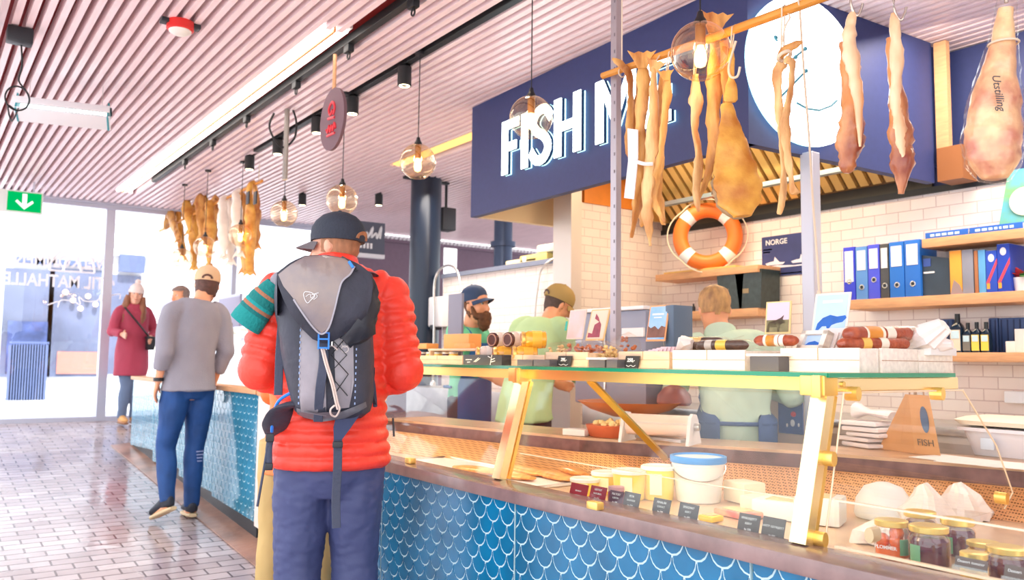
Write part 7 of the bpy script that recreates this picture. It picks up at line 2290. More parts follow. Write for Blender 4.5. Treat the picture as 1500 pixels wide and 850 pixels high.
# zip pull at the side seam of the jacket
mb = MB(); mb.tube([(.235, -.02, 1.02), (.24, -.03, .95)], .004, n=6); mb.build('zip_pull', M_black, man)
q = P(485, 600, D=3.2)
MX, MY = q.x, q.y
MH = 23.5
put(man, MX, MY, 0, MH)

# ---------------------------------------------------------------- backpack
M_packblk = mat('pack_fabric', rgb(58, 60, 74), .6, var=.35, vscale=6, bump=.8, bscale=16)
M_packgrey = mat('pack_grey', rgb(150, 144, 152), .34, var=.28, vscale=5, bump=.7, bscale=12, coat=.3)
M_packlid = mat('pack_lid', rgb(168, 148, 134), .3, c2=rgb(128, 120, 128), vscale=6, bump=.7, bscale=10, coat=.35)
M_web = mat('webbing', rgb(66, 72, 92), .7, bump=.3, bscale=90)
M_blue = mat('buckle_blue', rgb(44, 134, 232), .35)
M_cordw = mat('pale_cord', rgb(226, 206, 196), .7)
M_navyw = mat('hip_wing', rgb(50, 60, 96), .65, bump=.2, bscale=40)
pk = thing('backpack', 'big black and grey hiking backpack on the back of the red jacket', 'backpack', (0, 0, 0))
YB0 = -.135
KP = .89/381          # the pack is nearer than the figure it hangs on
def lx(px): return (px-485)*KP
def lz(py): return 1.25-(py-524)*KP
SEC = [(lz(617), lx(487), .105, .12), (lz(605), lx(487), .138, .17), (lz(575), lx(485), .152, .19), (lz(520), lx(478), .166, .20), (lz(470), lx(472), .172, .205), (lz(430), lx(467), .172, .20), (lz(400), lx(466), .165, .17)]
def sec(z):
    for a, b in zip(SEC, SEC[1:]):
        if a[0] <= z <= b[0]:
            f = (z-a[0])/(b[0]-a[0]); return tuple(a[i]+(b[i]-a[i])*f for i in (1, 2, 3))
    return SEC[0][1:] if z < SEC[0][0] else SEC[-1][1:]
def yb(x, z, o=0.):
    xc, w, d = sec(z); u = min(.999, abs(x-xc)/w)
    return YB0-d*(1-u**3.2)**(1/3.2)-o
def rings_pack(zs, name, m_, parent, o=0., amp=.004):
    mb = MB(); rows = []
    for z in zs:
        xc, w, d = sec(z); row = []
        for k in range(25):
            a = PI*k/24; c = -math.cos(a); sn = math.sin(a)
            x = xc+(w+o)*math.copysign(abs(c)**.6, c); y = YB0-(d+o)*abs(sn)**.6
            row.append(mb.bm.verts.new((x, y, z)))
        row += [mb.bm.verts.new((xc+w*.8, YB0+.0, z)), mb.bm.verts.new((xc-w*.8, YB0+.0, z))]
        rows.append(row)
    n = len(rows[0])
    for a, b in zip(rows, rows[1:]):
        for k in range(n): mb.bm.faces.new((a[k], a[(k+1) % n], b[(k+1) % n], b[k]))
    mb.bm.faces.new(list(reversed(rows[0]))); mb.bm.faces.new(rows[-1])
    me = mb.mesh(name); ruffle(me, amp, 16, 3, (1, 1, .6))
    return link(name, me, m_, parent, angle=60)
def patch(poly, name, m_, parent, o=.004, th=.005, f=None, cuts=4):
    """a panel sewn on the back face; poly in photograph pixels of the figure"""
    f = f or yb
    mb = MB()
    fa = mb.bm.faces.new([mb.bm.verts.new((lx(x), 0, lz(y))) for x, y in poly])
    bmesh.ops.triangulate(mb.bm, faces=[fa])
    bmesh.ops.subdivide_edges(mb.bm, edges=list(mb.bm.edges), cuts=cuts, use_grid_fill=True)
    for v in mb.bm.verts: v.co.y = f(v.co.x, v.co.z, o)
    ex = bmesh.ops.extrude_face_region(mb.bm, geom=list(mb.bm.faces))
    for v in ex['geom']:
        if isinstance(v, bmesh.types.BMVert): v.co.y += th+.004
    return mb.build(name, m_, parent, angle=70)
def strap(pts, name, m_, parent, w=.012, o=.008, f=None, th=.0022):
    f = f or yb
    P3 = [V((lx(x), f(lx(x), lz(y), o), lz(y))) for x, y in pts]
    sp_ = spline(P3, 4)
    mb = MB(); mb.loft(sp_, [(w, th)]*len(sp_), n=8, hints=[(0, -1, 0)]*len(sp_), power=6)
    return mb.build(name, m_, parent)
zs = [SEC[0][0]+(SEC[-1][0]-SEC[0][0])*k/20 for k in range(21)]
rings_pack(zs, 'pack_body', M_packblk, pk)
def bz(x, z, o=0.): return yb(x, z, o+.008)
patch([(437, 468), (440, 520), (437, 575), (441, 605), (478, 612), (476, 560), (470, 520), (463, 475)], 'front_pocket', M_packgrey, pk, .010, .01)
patch([(484, 470), (488, 530), (492, 600), (511, 598), (517, 560), (513, 480), (508, 466)], 'front_pocket', M_packgrey, pk, .009, .009)
patch([(434, 612), (470, 621), (505, 616), (538, 598), (536, 590), (500, 604), (462, 606), (434, 600)], 'bottom_guard', mat('guard_grey', rgb(112, 112, 120), .5, var=.2, vscale=30), pk, .006, .008)
# lid
LID = [(402, 402), (418, 388), (440, 374), (470, 371), (500, 376), (520, 386), (536, 398), (540, 415), (538, 440), (531, 462), (515, 478), (497, 492), (485, 500), (470, 503), (455, 497), (440, 483), (424, 464), (412, 440), (404, 420)]
def ylid(x, z, o=0.):
    u = (x-lx(470))/.178; w = (z-lz(425))/.151
    return min(yb(x, z, 0), -.36)-.055*max(0, 1-u*u*.7-w*w*.65)-.005-o+(.10*max(0, (z-lz(392))/.07)**2)
mb = MB()
patch(LID, 'lid', M_packblk, pk, .0, .03, ylid, 5)
# roof of the lid reaching to the shoulders
mb = MB()
rows = []
for (x, y) in [(402, 402), (418, 388), (440, 374), (470, 371), (500, 376), (520, 386), (536, 398), (540, 415)]:
    a = V((lx(x), ylid(lx(x), lz(y)), lz(y))); rows.append([mb.bm.verts.new(a), mb.bm.verts.new(V((a.x*.95, -.22, a.z+.006))), mb.bm.verts.new(V((a.x*.9-.01, -.11, a.z-.03))), mb.bm.verts.new(V((a.x*.9-.01, -.11, a.z-.14))), mb.bm.verts.new(V((a.x, -.30, a.z-.14)))])
for a, b in zip(rows, rows[1:]):
    for k in range(4): mb.bm.faces.new((a[k], a[k+1], b[k+1], b[k]))
for r_ in (rows[0], rows[-1]): mb.bm.faces.new(r_)
mb.build('lid_top', M_packblk, pk, angle=60)
pl = patch([(404, 405), (420, 391), (441, 376), (470, 373), (498, 377), (512, 390), (506, 402), (495, 412), (490, 430), (485, 455), (478, 480), (468, 489), (456, 480), (442, 462), (427, 440), (412, 422)], 'lid_panel', M_packlid, pk, .010, .005, ylid, 5)
strap([(512, 390), (506, 402), (495, 413), (490, 430), (485, 455), (478, 480), (468, 490), (456, 481), (442, 463), (427, 441)], 'lid_piping', mat('piping_grey', rgb(170, 166, 176), .4), pk, .003, .013, ylid)
# logo on the lid
mb = MB()
def ll(x, y, o=.0135): return V((lx(x), ylid(lx(x), lz(y), o), lz(y)))
mb.tube(spline([ll(441, 434), ll(443, 430), ll(452, 431), ll(457, 436), ll(452, 441), ll(447, 446), ll(443, 441), ll(441, 434)], 3), .0014, n=5)
mb.tube(spline([ll(444, 437), ll(450, 433), ll(452, 439), ll(458, 433), ll(460, 437), ll(455, 441)], 3), .0012, n=5)
mb.tube([ll(452, 434), ll(462, 431)], .0012, n=5)
mb.build('logo', WHITE, pl)
strap([(504, 383), (510, 392)], 'zip_tag', M_blue, pk, .005, .016, ylid, .004)
strap([(494, 374), (502, 380), (516, 396)], 'zip_line', M_black, pk, .003, .006, ylid)
# buckle and centre strap, cords
strap([(470, 498), (472, 530), (468, 570), (466, 620)], 'centre_strap', M_web, pk, .016, .020)
q = V((lx(471), yb(lx(471), lz(497), .045), lz(497)))
mb = MB()
for dz, w_ in ((.022, .034), (0, .034), (-.03, .026)): mb.box(q+V((0, 0, dz)), (w_*1.1, .008, .006), bevel=.002)
for k in (-1, 1): mb.box(q+V((k*.017, 0, -.005)), (.006, .008, .06), bevel=.002)
mb.build('buckle', M_blue, pk)
c1 = [(471, 510), (478, 535), (487, 562), (494, 590), (497, 600), (492, 611), (485, 608), (484, 600), (490, 594)]
mb = MB(); mb.tube(spline([V((lx(x), yb(lx(x), lz(y), .03), lz(y))) for x, y in c1], 4), .0035, n=7)
mb.tube(spline([V((lx(x-3), yb(lx(x-3), lz(y), .032), lz(y))) for x, y in c1[:5]], 4), .0035, n=7); mb.build('cord', M_cordw, pk)
mb = MB()
for pts in ([(478, 492), (505, 520), (480, 548), (508, 580)], [(508, 488), (482, 520), (508, 548), (484, 585)]):
    mb.tube([V((lx(x), yb(lx(x), lz(y), .024), lz(y))) for x, y in pts], .0022, n=5)
mb.build('lattice_cord', M_black, pk)
mb = MB(); q = V((lx(483), yb(lx(483), lz(503), .03), lz(503)))
for a in (-.6, .6):
    mb.tube(spline([q+V((-.02, 0, .022*math.copysign(1, a))), q+V((0, 0, .008*math.copysign(1, a))), q+V((.02, 0, .022*math.copysign(1, a)))], 4), .003, n=6)
mb.tube([q+V((0, 0, .008)), q+V((0, 0, -.008))], .004, n=6)
mb.build('cord_hook', M_steel, pk)
for x0 in (437, 517):
    mb = MB()
    for k in range(14):
        y = 475+9*k; q = V((lx(x0+(2 if x0 > 500 else 0)), yb(lx(x0), lz(y), .012), lz(y))); mb.box(q, (.004, .003, .008))
    mb.build('daisy_loops', mat('loop_pale', rgb(150, 170, 210), .6), pk, smooth=False)
mb = MB()
for k in range(3): q = V((lx(502), yb(lx(502), lz(495+8*k), .014), lz(495+8*k))); mb.torus(q, .012, .002, (0, 1, 0), 16, 5)
mb.build('pocket_print', mat('print_pale', rgb(216, 206, 206), .6), pk)
# crumpled black gaiter between lid and body, right side
mb = MB(); mb.loft(spline([(lx(520), -.30, lz(402)), (lx(526), -.33, lz(440)), (lx(518), -.345, lz(475)), (lx(500), -.35, lz(500))], 4), lerp_list([(.045, .03), (.06, .045), (.06, .04), (.03, .02)], 13), n=20, jit=.12, seed=6)
me = mb.mesh('m'); ruffle(me, .01, 26, 9); link('gaiter', me, mat('pack_black', rgb(36, 38, 48), .45, bump=.4, bscale=18), pk, angle=50)
# shoulder straps, compression straps
mb = MB(); mb.loft(spline([(lx(516), -.14, lz(392)), (lx(534), -.1, lz(386)), (lx(547), -.02, lz(392)), (lx(548), .09, lz(410))], 4), [(.032, .008)]*13, n=10, hint=(0, 0, 1)); mb.build('shoulder_strap', M_packblk, pk)
mb = MB(); mb.loft(spline([(lx(424), -.10, lz(404)), (lx(424), -.05, lz(396)), (lx(424), .02, lz(396)), (lx(424), .09, lz(412))], 4), [(.03, .008)]*13, n=10, hint=(0, 0, 1)); mb.build('shoulder_strap', M_packblk, pk)
mb = MB(); mb.loft([(lx(407), -.19, lz(462)), (lx(405), -.2, lz(520)), (lx(405), -.19, lz(582))], [(.015, .004)]*3, n=8, hint=(0, -1, 0), power=5); mb.build('side_strap', M_web, pk)
mb = MB(); mb.loft(spline([(lx(530), -.26, lz(425)), (lx(537), -.25, lz(470)), (lx(538), -.24, lz(520)), (lx(548), -.2, lz(565)), (lx(553), -.16, lz(600))], 4), [(.008, .006)]*17, n=8); mb.build('side_strap', M_web, pk)
mb = MB(); mb.loft(spline([(lx(540), -.2, lz(545)), (lx(548), -.19, lz(540)), (lx(546), -.2, lz(575)), (lx(552), -.18, lz(595))], 4), [(.012, .004)]*13, n=8); mb.build('loose_strap', M_packblk, pk)
# hip belt
mb = MB(); mb.loft(spline([(lx(440), -.20, lz(595)), (lx(415), -.19, lz(600)), (lx(402), -.14, lz(625)), (lx(398), -.06, lz(645))], 4), lerp_list([(.05, .012), (.055, .014), (.05, .014), (.035, .012)], 13), n=14, hint=(0, 0, 1)); hb = mb.build('hip_belt', M_packblk, pk)
mb = MB(); mb.tube(spline([(lx(424), -.215, lz(578)), (lx(407), -.2, lz(590)), (lx(398), -.17, lz(612)), (lx(396), -.13, lz(640))], 4), .006, n=7); mb.build('blue_edge', M_blue, hb)
mb = MB(); mb.prism([(lx(492), lz(615)), (lx(530), lz(590)), (lx(532), lz(604)), (lx(515), lz(630)), (lx(502), lz(648)), (lx(490), lz(648)), (lx(489), lz(630))], (0, -.255, 0), (1, 0, 0), (0, 0, 1), (0, .02, 0)); hw = mb.build('hip_wing', M_navyw, pk)
mb = MB(); mb.loft(spline([(lx(496), -.25, lz(648)), (lx(497), -.235, lz(690)), (lx(496), -.22, lz(740)), (lx(498), -.22, lz(782))], 4), [(.0155, .0025)]*13, n=8, hint=(0, -1, 0), power=6); mb.build('hanging_strap', M_web, hw)
mb = MB(); mb.box((lx(496), -.26, lz(655)), (.036, .012, .022), bevel=.004); mb.build('strap_buckle', M_dark, hw)
mb = MB(); mb.loft(spline([(lx(395), -.14, lz(648)), (lx(393), -.15, lz(665)), (lx(394), -.15, lz(690))], 4), [(.012, .004)]*9, n=8, hint=(0, -1, 0)); mb.build('belt_tail', M_web, hb)
mb = MB(); mb.box((lx(394), -.155, lz(648)), (.03, .016, .03), bevel=.005); mb.build('belt_buckle', M_dark, hb)
mb = MB(); mb.box((lx(394), -.155, lz(692)), (.028, .016, .026), bevel=.005); mb.build('belt_clip', M_dark, hb)
mb = MB(); mb.tube(spline([(lx(391), -.15, lz(660)), (lx(386), -.15, lz(700)), (lx(379), -.15, lz(752))], 4), .0045, n=6); mb.build('thin_strap', M_web, hb)
put(pk, MX, MY, 0, MH)

# teal bobble hat tucked beside the pack
hat = thing('bobble_hat', 'teal striped knitted hat with a grey bobble tucked behind the left shoulder strap', 'hat', (0, 0, 0))
d = (V((lx(358), -.10, lz(472)))-V((lx(404), -.13, lz(408)))).normalized()
o = V((lx(394), -.135, lz(410)))
cols = [(16, 126, 124), (176, 118, 90), (14, 120, 118), (24, 150, 150), (170, 112, 86), (14, 112, 112), (18, 140, 138)]
hat_s = .84
seg_ = [0, .045, .058, .09, .102, .115, .13, .185]
rad_ = [.036, .047, .053, .056, .058, .059, .060, .062]
for k in range(7):
    mb = MB(); mb.loft([o+d*seg_[k], o+d*((seg_[k]+seg_[k+1])/2), o+d*seg_[k+1]], [(rad_[k], rad_[k]*.7), ((rad_[k]+rad_[k+1])/2+.002, (rad_[k]+rad_[k+1])*.36), (rad_[k+1], rad_[k+1]*.7)], n=26, hint=(0, 1, 0))
    mb.build('cuff' if k == 6 else ('crown' if k in (0, 2, 3, 5) else 'stripe'), mat('knit_%d_%d' % (cols[k][0], cols[k][1]), rgb(*cols[k]), .85, bump=.6, bscale=80), hat)
mb = MB(); mb.sphere(o-d*.018, .030, 18); me = mb.mesh('m'); ruffle(me, .007, 70, 3); link('bobble', me, mat('bobble_grey', rgb(150, 148, 158), .9), hat)
put(hat, MX, MY, 0, MH)

# ---------------------------------------------------------------- companion mostly hidden behind the backpacker
J, s = base_joints(1.66)
M_khaki = mat('khaki', rgb(200, 168, 108), .7, var=.12, vscale=4)
M_orange = mat('orange_jacket', rgb(250, 120, 50), .5, var=.06)
J['knL'] += V((-.02, 0, 0)); J['anL'] += V((-.03, 0, 0)); J['toL'] += V((-.03, 0, 0))
J['wrL'] = V((-.12, .3, 1.05)); J['wrR'] = V((.12, .3, 1.05)); J['elL'] = V((-.17, .08, 1.08)); J['elR'] = V((.17, .08, 1.08))
Hm2 = eul(0, -10, 0)
fr = person('person in khaki trousers almost hidden in front of the backpacker', 1.66, M_skinf, J, Hm2, M_orange, 1., M_khaki, (mat('boot_tan', rgb(150, 110, 70), .6), M_black), top_low=-.16, top_name='jacket', leg_off=.022, leg_flare=.035, curl=.5)
hair_shell(fr, J['head'], Hm2, s, mat('hair_sand', rgb(214, 160, 96), .6, var=.3, vscale=40), lambda x, y, z: y < .045 or z > .075, .012)
q = P(441, 640, D=3.78)
put(fr, q.x, q.y, 0, 40)

# ---------------------------------------------------------------- man in the grey jumper
J, s = base_joints(1.80)
sc = 204.
gx = lambda px: (px-272)/sc
gz = lambda py: 1.80-(py-388)/sc*1.0
J.update(pelvis=V((.0, 0, .955)), chest=V((.01, .01, 1.27)), neck=V((.075, .02, 1.535)), head=V((.135, .05, 1.655)),
         shL=V((-.165, 0, 1.44)), shR=V((.225, 0, 1.45)), elL=V((-.205, -.04, 1.17)), elR=V((.262, -.02, 1.18)), wrL=V((-.215, .02, .96)), wrR=V((.222, .07, .93)),
         hipL=V((-.085, 0, .92)), hipR=V((.10, 0, .92)), knL=V((-.13, .03, .50)), knR=V((.075, .02, .50)), anL=V((-.17, -.10, .15)), anR=V((.05, -.02, .085)), toL=V((-.19, .05, .04)), toR=V((.10, .14, .03)))
Hg = eul(-30, -8, 4)
M_jumper = mat('grey_jumper', rgb(150, 146, 156), .85, var=.08, vscale=5, bump=.35, bscale=120)
M_jean = mat('blue_jeans', rgb(26, 72, 134), .7, var=.28, vscale=7, bump=.2, bscale=80)
gm = person('person in a grey jumper, blue jeans and beige cap walking past the far counter', 1.76, M_skinw, J, Hg, M_jumper, .62, M_jean, (mat('sneaker_black', rgb(40, 42, 54), .6), mat('sole_tan', rgb(216, 190, 150), .5)), top_low=-.06, top_name='jumper', top_off=.026, ruf=.007, curl=.45, thumb=dict(L=(.5, .8, 0), R=(-.5, .8, 0)), leg_off=.012)
hair_shell(gm, J['head'], Hg, s, mat('hair_brown', rgb(96, 62, 52), .6, var=.3, vscale=40), lambda x, y, z: z < .06 and z > -.085 and y < -.01, .010)
cap_mesh(gm, J['head'], Hg, s*1.04, mat('cap_beige', rgb(222, 184, 144), .75, bump=.3, bscale=90), tilt=4, hair_m=MATS['hair_brown'])
mb = MB(); a = J['elL'].lerp(J['wrL'], .93); mb.loft([a-V((0, 0, .012)), a+V((0, 0, .012))], [.034]*2, n=16); mb.build('watch', M_black, gm)
mb = MB()
for k in range(4): mb.box((J['knR'].x+.0, J['knR'].y-.078, .47-.022*k), (.05-.006*k, .01, .009))
mb.build('ripped_knee', mat('rip_pale', rgb(150, 160, 200), .8), gm)
q = P(268, 752, D=5.8); gy = q.y
put(gm, q.x, q.y, floor_z(q.y)-.0, -14)
GMX, GMY = q.x, q.y

# ---------------------------------------------------------------- person behind the grey jumper, only hair and brow seen
J, s = base_joints(1.66)
Hp = eul(8, 0, 0)
pb = person('person with greyish hair half hidden behind the grey jumper', 1.66, M_skinw, J, Hp, mat('shirt_dark', rgb(70, 72, 90), .7), 1., mat('trousers_dark', rgb(54, 56, 70), .7), (M_black, M_black), top_low=-.1)
hair_shell(pb, J['head'], Hp, s, mat('hair_ash', rgb(140, 118, 110), .6, var=.3, vscale=40), lambda x, y, z: y < .03 or z > .07, .012)
q = P(267, 436, D=9.0)
put(pb, q.x, q.y, floor_z(q.y), 250)

# ---------------------------------------------------------------- woman in the dark pink coat
J, s = base_joints(1.66)
J.update(head=J['head']+V((-.0, .01, 0)), wrL=V((-.16, .16, 1.02)), elL=V((-.27, -.05, 1.10)), elR=V((.25, .02, 1.10)), wrR=V((.22, .22, 1.06)), knL=V((-.06, .03, .46)), anL=V((-.05, .0, .08)), toL=V((-.05, .17, .03)), hipL=V((-.08, 0, .85)), knR=V((.07, .03, .46)), anR=V((.08, -.02, .08)), toR=V((.1, .15, .03)))
Hw = eul(-20, -4, -6)
M_coat = mat('pink_coat', rgb(176, 60, 84), .7, var=.1, vscale=5)
mb = MB()
zz = [(.58, .20, .165), (.75, .195, .16), (.92, .185, .15), (1.05, .165, .132), (1.2, .17, .13), (1.32, .175, .13), (1.39, .13, .1), (1.44, .075, .075)]
mb.loft(spline([V((0, 0, z)) for z, a, b in zz], 3), lerp_list([(a, b) for z, a, b in zz], 22), n=28, hint=(0, 1, 0))
for sd in 'LR': arm_loft(mb, J, s, sd, .022, .95, n=16)
me = fuse(mb, .009, 5); ruffle(me, .007, 9, 5, (1, 1, .5))
wo = person('person in dark pink coat and pale bobble hat by the glass front', 1.66, M_skinf, J, Hw, M_coat, top_name='coat', top_mesh=me, bottoms=mat('leggings', rgb(104, 122, 152), .7, var=.1), shoes=(mat('boot_suede', rgb(226, 170, 104), .6), mat('sole_brown', rgb(150, 100, 60), .6)), leg_off=.012, curl=.7, thumb=dict(L=(0, 0, 1), R=(0, 0, 1)))
M_hairw = mat('hair_chestnut', rgb(150, 96, 66), .55, var=.35, vscale=40, stretch=(1, 1, .2))
hair_shell(wo, J['head'], Hw, s, M_hairw, lambda x, y, z: y < .035 and z < .07, .014)
mb = MB(); hc = J['head']
for k in (-1, 1): mb.loft(spline([hc+Hw @ V((k*.078, -.0, -.02)), hc+Hw @ V((k*.09, .02, -.14)), hc+Hw @ V((k*.10, .06, -.26)), hc+Hw @ V((k*.10, .08, -.36))], 4), lerp_list([(.03, .035), (.045, .05), (.045, .04), (.015, .012)], 13), n=14, jit=.08, seed=4)
mb.loft([hc+Hw @ V((0, -.09, .0)), hc+Hw @ V((0, -.10, -.15)), hc+Hw @ V((0, -.10, -.3))], [(.07, .03), (.10, .035), (.06, .02)], n=18, hint=(0, 1, 0), jit=.06)
me = mb.mesh('m'); ruffle(me, .006, 30, 3); link('long_hair', me, M_hairw, wo, angle=70)
mb = MB(); prof = [(.025, .088, .108), (.06, .092, .110), (.10, .08, .095), (.135, .05, .058), (.148, .012, .014)]
mb.loft([hc+Hw @ (V((0, -.008, z))*s) for z, a, b in prof], [(a*s, b*s) for z, a, b in prof], n=28, hint=Hw @ V((0, 1, 0)))
ht = mb.build('knit_hat', mat('knit_cream', rgb(240, 222, 214), .9, bump=.6, bscale=90), wo)
mb = MB(); mb.loft([hc+Hw @ (V((0, -.004, .018))*s), hc+Hw @ (V((0, -.006, .055))*s)], [(.094*s, .114*s), (.096*s, .116*s)], n=28, hint=Hw @ V((0, 1, 0))); mb.build('hat_cuff', MATS['knit_cream'], ht)
mb = MB(); mb.sphere(hc+Hw @ (V((0, -.01, .165))*s), .035, 14); mb.build('hat_bobble', MATS['knit_cream'], ht)
mb = MB(); mb.tube(spline([(.13, .05, 1.38), (.10, .14, 1.3), (0, .165, 1.18), (-.14, .16, 1.02)], 4), .011, n=7); mb.tube(spline([(.13, .05, 1.38), (.1, -.12, 1.3), (-.05, -.16, 1.15), (-.18, .02, 1.0)], 4), .011, n=7); mb.build('bag_strap', M_black, wo)
q = P(188, 625, D=9.85)
put(wo, q.x, q.y, floor_z(q.y), 168)
cb = thing('camera_bag', 'small black camera bag hung at the hip of the pink coat', 'bag', (0, 0, 0))
mb = MB(); mb.box((-.14, .20, .96), (.13, .08, .15), bevel=.02); mb.build('pouch', M_black, cb)
mb = MB(); mb.box((-.14, .205, 1.03), (.14, .095, .03), bevel=.012); mb.build('flap', M_dark, cb)
put(cb, q.x, q.y, floor_z(q.y), 168)

# ---------------------------------------------------------------- bearded cook
M_green = mat('green_shirt', rgb(112, 206, 160), .75, var=.08, vscale=6)
M_apron = mat('blue_apron', rgb(28, 92, 156), .7, var=.1)
J, s = base_joints(1.82)
J.update(head=V((.04, .10, 1.66)), neck=V((.02, .03, 1.51)), elR=V((.26, .10, 1.20)), wrR=V((.16, .33, 1.12)), elL=V((-.26, .08, 1.20)), wrL=V((-.12, .34, 1.12)))
Hb = eul(-6, 0, 6)
bk = person('person with a full dark beard, navy cap and green shirt', 1.87, M_skinw, J, Hb, M_green, .62, mat('cook_trousers', rgb(60, 62, 72), .7), (M_black, M_black), top_low=-.1, curl=.8, thumb=dict(L=(0, 0, 1), R=(0, 0, 1)))
M_beard = mat('beard', rgb(110, 68, 40), .7, var=.45, vscale=50, stretch=(1, 1, .3))
hair_shell(bk, J['head'], Hb, s, M_beard, lambda x, y, z: z < .03 and z > -.09 and y < -.005, .008)
mb = MB(); T = lambda x, y, z: J['head']+Hb @ (V((x, y, z))*s)
mb.loft([T(0, .078, -.055), T(0, .075, -.09), T(0, .070, -.13), T(0, .066, -.17), T(0, .066, -.195)], [(.058, .034), (.068, .044), (.062, .046), (.042, .034), (.012, .012)], n=22, hint=Hb @ V((0, 1, 0)))
for k in (-1, 1): mb.loft([T(k*.076, .02, .0), T(k*.072, .035, -.05), T(k*.05, .055, -.09)], [.012, .022, .03], n=12)
mb.loft([T(-.034, .088, -.062), T(-.012, .102, -.05), T(.012, .102, -.05), T(.034, .088, -.062)], [.008, .011, .011, .008], n=10)
me = fuse(mb, .006, 2); ruffle(me, .006, 60, 3); link('beard', me, M_beard, bk, angle=80)
mb = MB(); 
for k in (-1, 1): mb.loft([T(k*.014, .094, .034), T(k*.032, .091, .040), T(k*.05, .076, .033)], [.004, .006, .003], n=8)
mb.build('eyebrows', M_beard, bk)
cap_mesh(bk, J['head']+V((0, -.008, .018)), Hb, s*1.03, mat('cap_navy', rgb(44, 66, 100), .7), tilt=9)
def apron(t, J, s, m_, back=False, wrap=.95):
    mb = MB(); rows = []
    for z in [.42, .55, .7, .85, .95, 1.05, 1.15, 1.25, 1.36]:
        row = []
        w = .26 if z < 1.06 else .26-.13*(z-1.05)/.31
        for k in range(13):
            u = -1+2*k/12; a = u*w/.20
            row.append(mb.bm.verts.new(V((math.sin(a*(wrap if z < 1.06 else .95))*.212*s, math.cos(a*(wrap if z < 1.06 else .95))*(.172)*s+.0, z*s))))
        rows.append(row)
    for a, b in zip(rows, rows[1:]):
        for k in range(12): mb.bm.faces.new((a[k], a[k+1], b[k+1], b[k]))
    bmesh.ops.recalc_face_normals(mb.bm, faces=mb.bm.faces)
    bmesh.ops.solidify(mb.bm, geom=list(mb.bm.faces), thickness=.004)
    ap = mb.build('apron', m_, t, angle=70)
    mb = MB()
    n_ = J['neck']
    for k in (-1, 1): mb.tube(spline([(k*.10*s, .155*s, 1.36*s), n_+V((k*.092*s, .05*s, -.035*s)), n_+V((k*.075*s, -.035*s, -.006*s)), n_+V((0, -.076*s, -.012*s))], 5), .007, n=7)
    mb.build('neck_loop', m_, ap)
    mb = MB()
    mb.tube([V((.205*s*math.cos(a), .158*s*math.sin(a)-.0, 1.03*s)) for a in [PI*k/20 for k in range(-20, 1)]], .010, n=7)
    mb.build('waist_string', m_, ap)
    if back:
        mb = MB()
        mb.loft([(-.05, -.165, 1.04*s), (-.11, -.19, .98*s), (-.13, -.17, .82*s), (-.13, -.165, .62*s)], [(.02, .008), (.035, .01), (.04, .012), (.045, .01)], n=10, hint=(0, -1, 0))
        mb.loft([(.02, -.165, 1.04*s), (.10, -.185, .98*s), (.15, -.16, .82*s), (.165, -.15, .62*s)], [(.02, .008), (.03, .01), (.035, .012), (.04, .01)], n=10, hint=(0, -1, 0))
        mb.sphere((-.02, -.172, 1.04*s), (.03, .016, .022), 12)
        mb.build('apron_tie', m_, ap)
    return ap
apron(bk, J, s, M_apron)
# blue gloved hand seen left of the dark board
M_glove = mat('blue_glove', rgb(60, 170, 220), .4)
mb = MB(); d = (J['wrL']-J['elL']).normalized(); hand_lofts(mb, J['wrL'], d, V((0, 0, 1)), s*1.14, .8); mb.loft([J['wrL']-d*.06, J['wrL']+d*.01], [.038, .034], n=14); link('glove', fuse(mb, .006, 2), M_glove, bk)
q = P(702, 480, D=6.45)
put(bk, q.x-.075, q.y+.04, 0, 158)

# ---------------------------------------------------------------- cook in the olive cap
M_pale = mat('pale_green_shirt', rgb(186, 216, 160), .75, var=.08, vscale=6)
J, s = base_joints(1.78)
J.update(chest=V((.02, .08, 1.30)), neck=V((.04, .19, 1.50)), head=V((.05, .31, 1.63)), shL=V((-.16, .14, 1.47)), shR=V((.21, .14, 1.46)), elL=V((-.24, .22, 1.19)), elR=V((.26, .24, 1.19)), wrL=V((-.08, .46, 1.10)), wrR=V((.12, .48, 1.10)))
Ho = eul(-26, -26, 6)
oc = person('person in an olive cap and pale green shirt bending over work by the tiles', 1.78, M_skinw, J, Ho, M_pale, .6, mat('cook_trousers', rgb(60, 62, 72), .7), (M_black, M_black), top_low=-.08, top_off=.03, curl=.8, thumb=dict(L=(0, 0, 1), R=(0, 0, 1)))
hair_shell(oc, J['head'], Ho, s, mat('hair_dark', rgb(84, 62, 50), .6, var=.3, vscale=40), lambda x, y, z: z < .05 and z > -.075 and y < .0, .008)
cap_mesh(oc, J['head'], Ho, s*1.04, mat('cap_olive', rgb(172, 142, 84), .7), tilt=4, hair_m=MATS['hair_dark'])
mb = MB(); n_ = J['neck']; mb.tube(spline([n_+V((-.085, .02, .0)), n_+V((-.05, -.065, .0)), n_+V((.03, -.075, .0)), n_+V((.085, .0, .0))], 5), .012, n=8); mb.build('apron_neck_strap', mat('strap_navy', rgb(40, 62, 96), .7), oc)
q = P(800, 500, D=5.5)
put(oc, q.x-.15, q.y+.03, 0, 72)

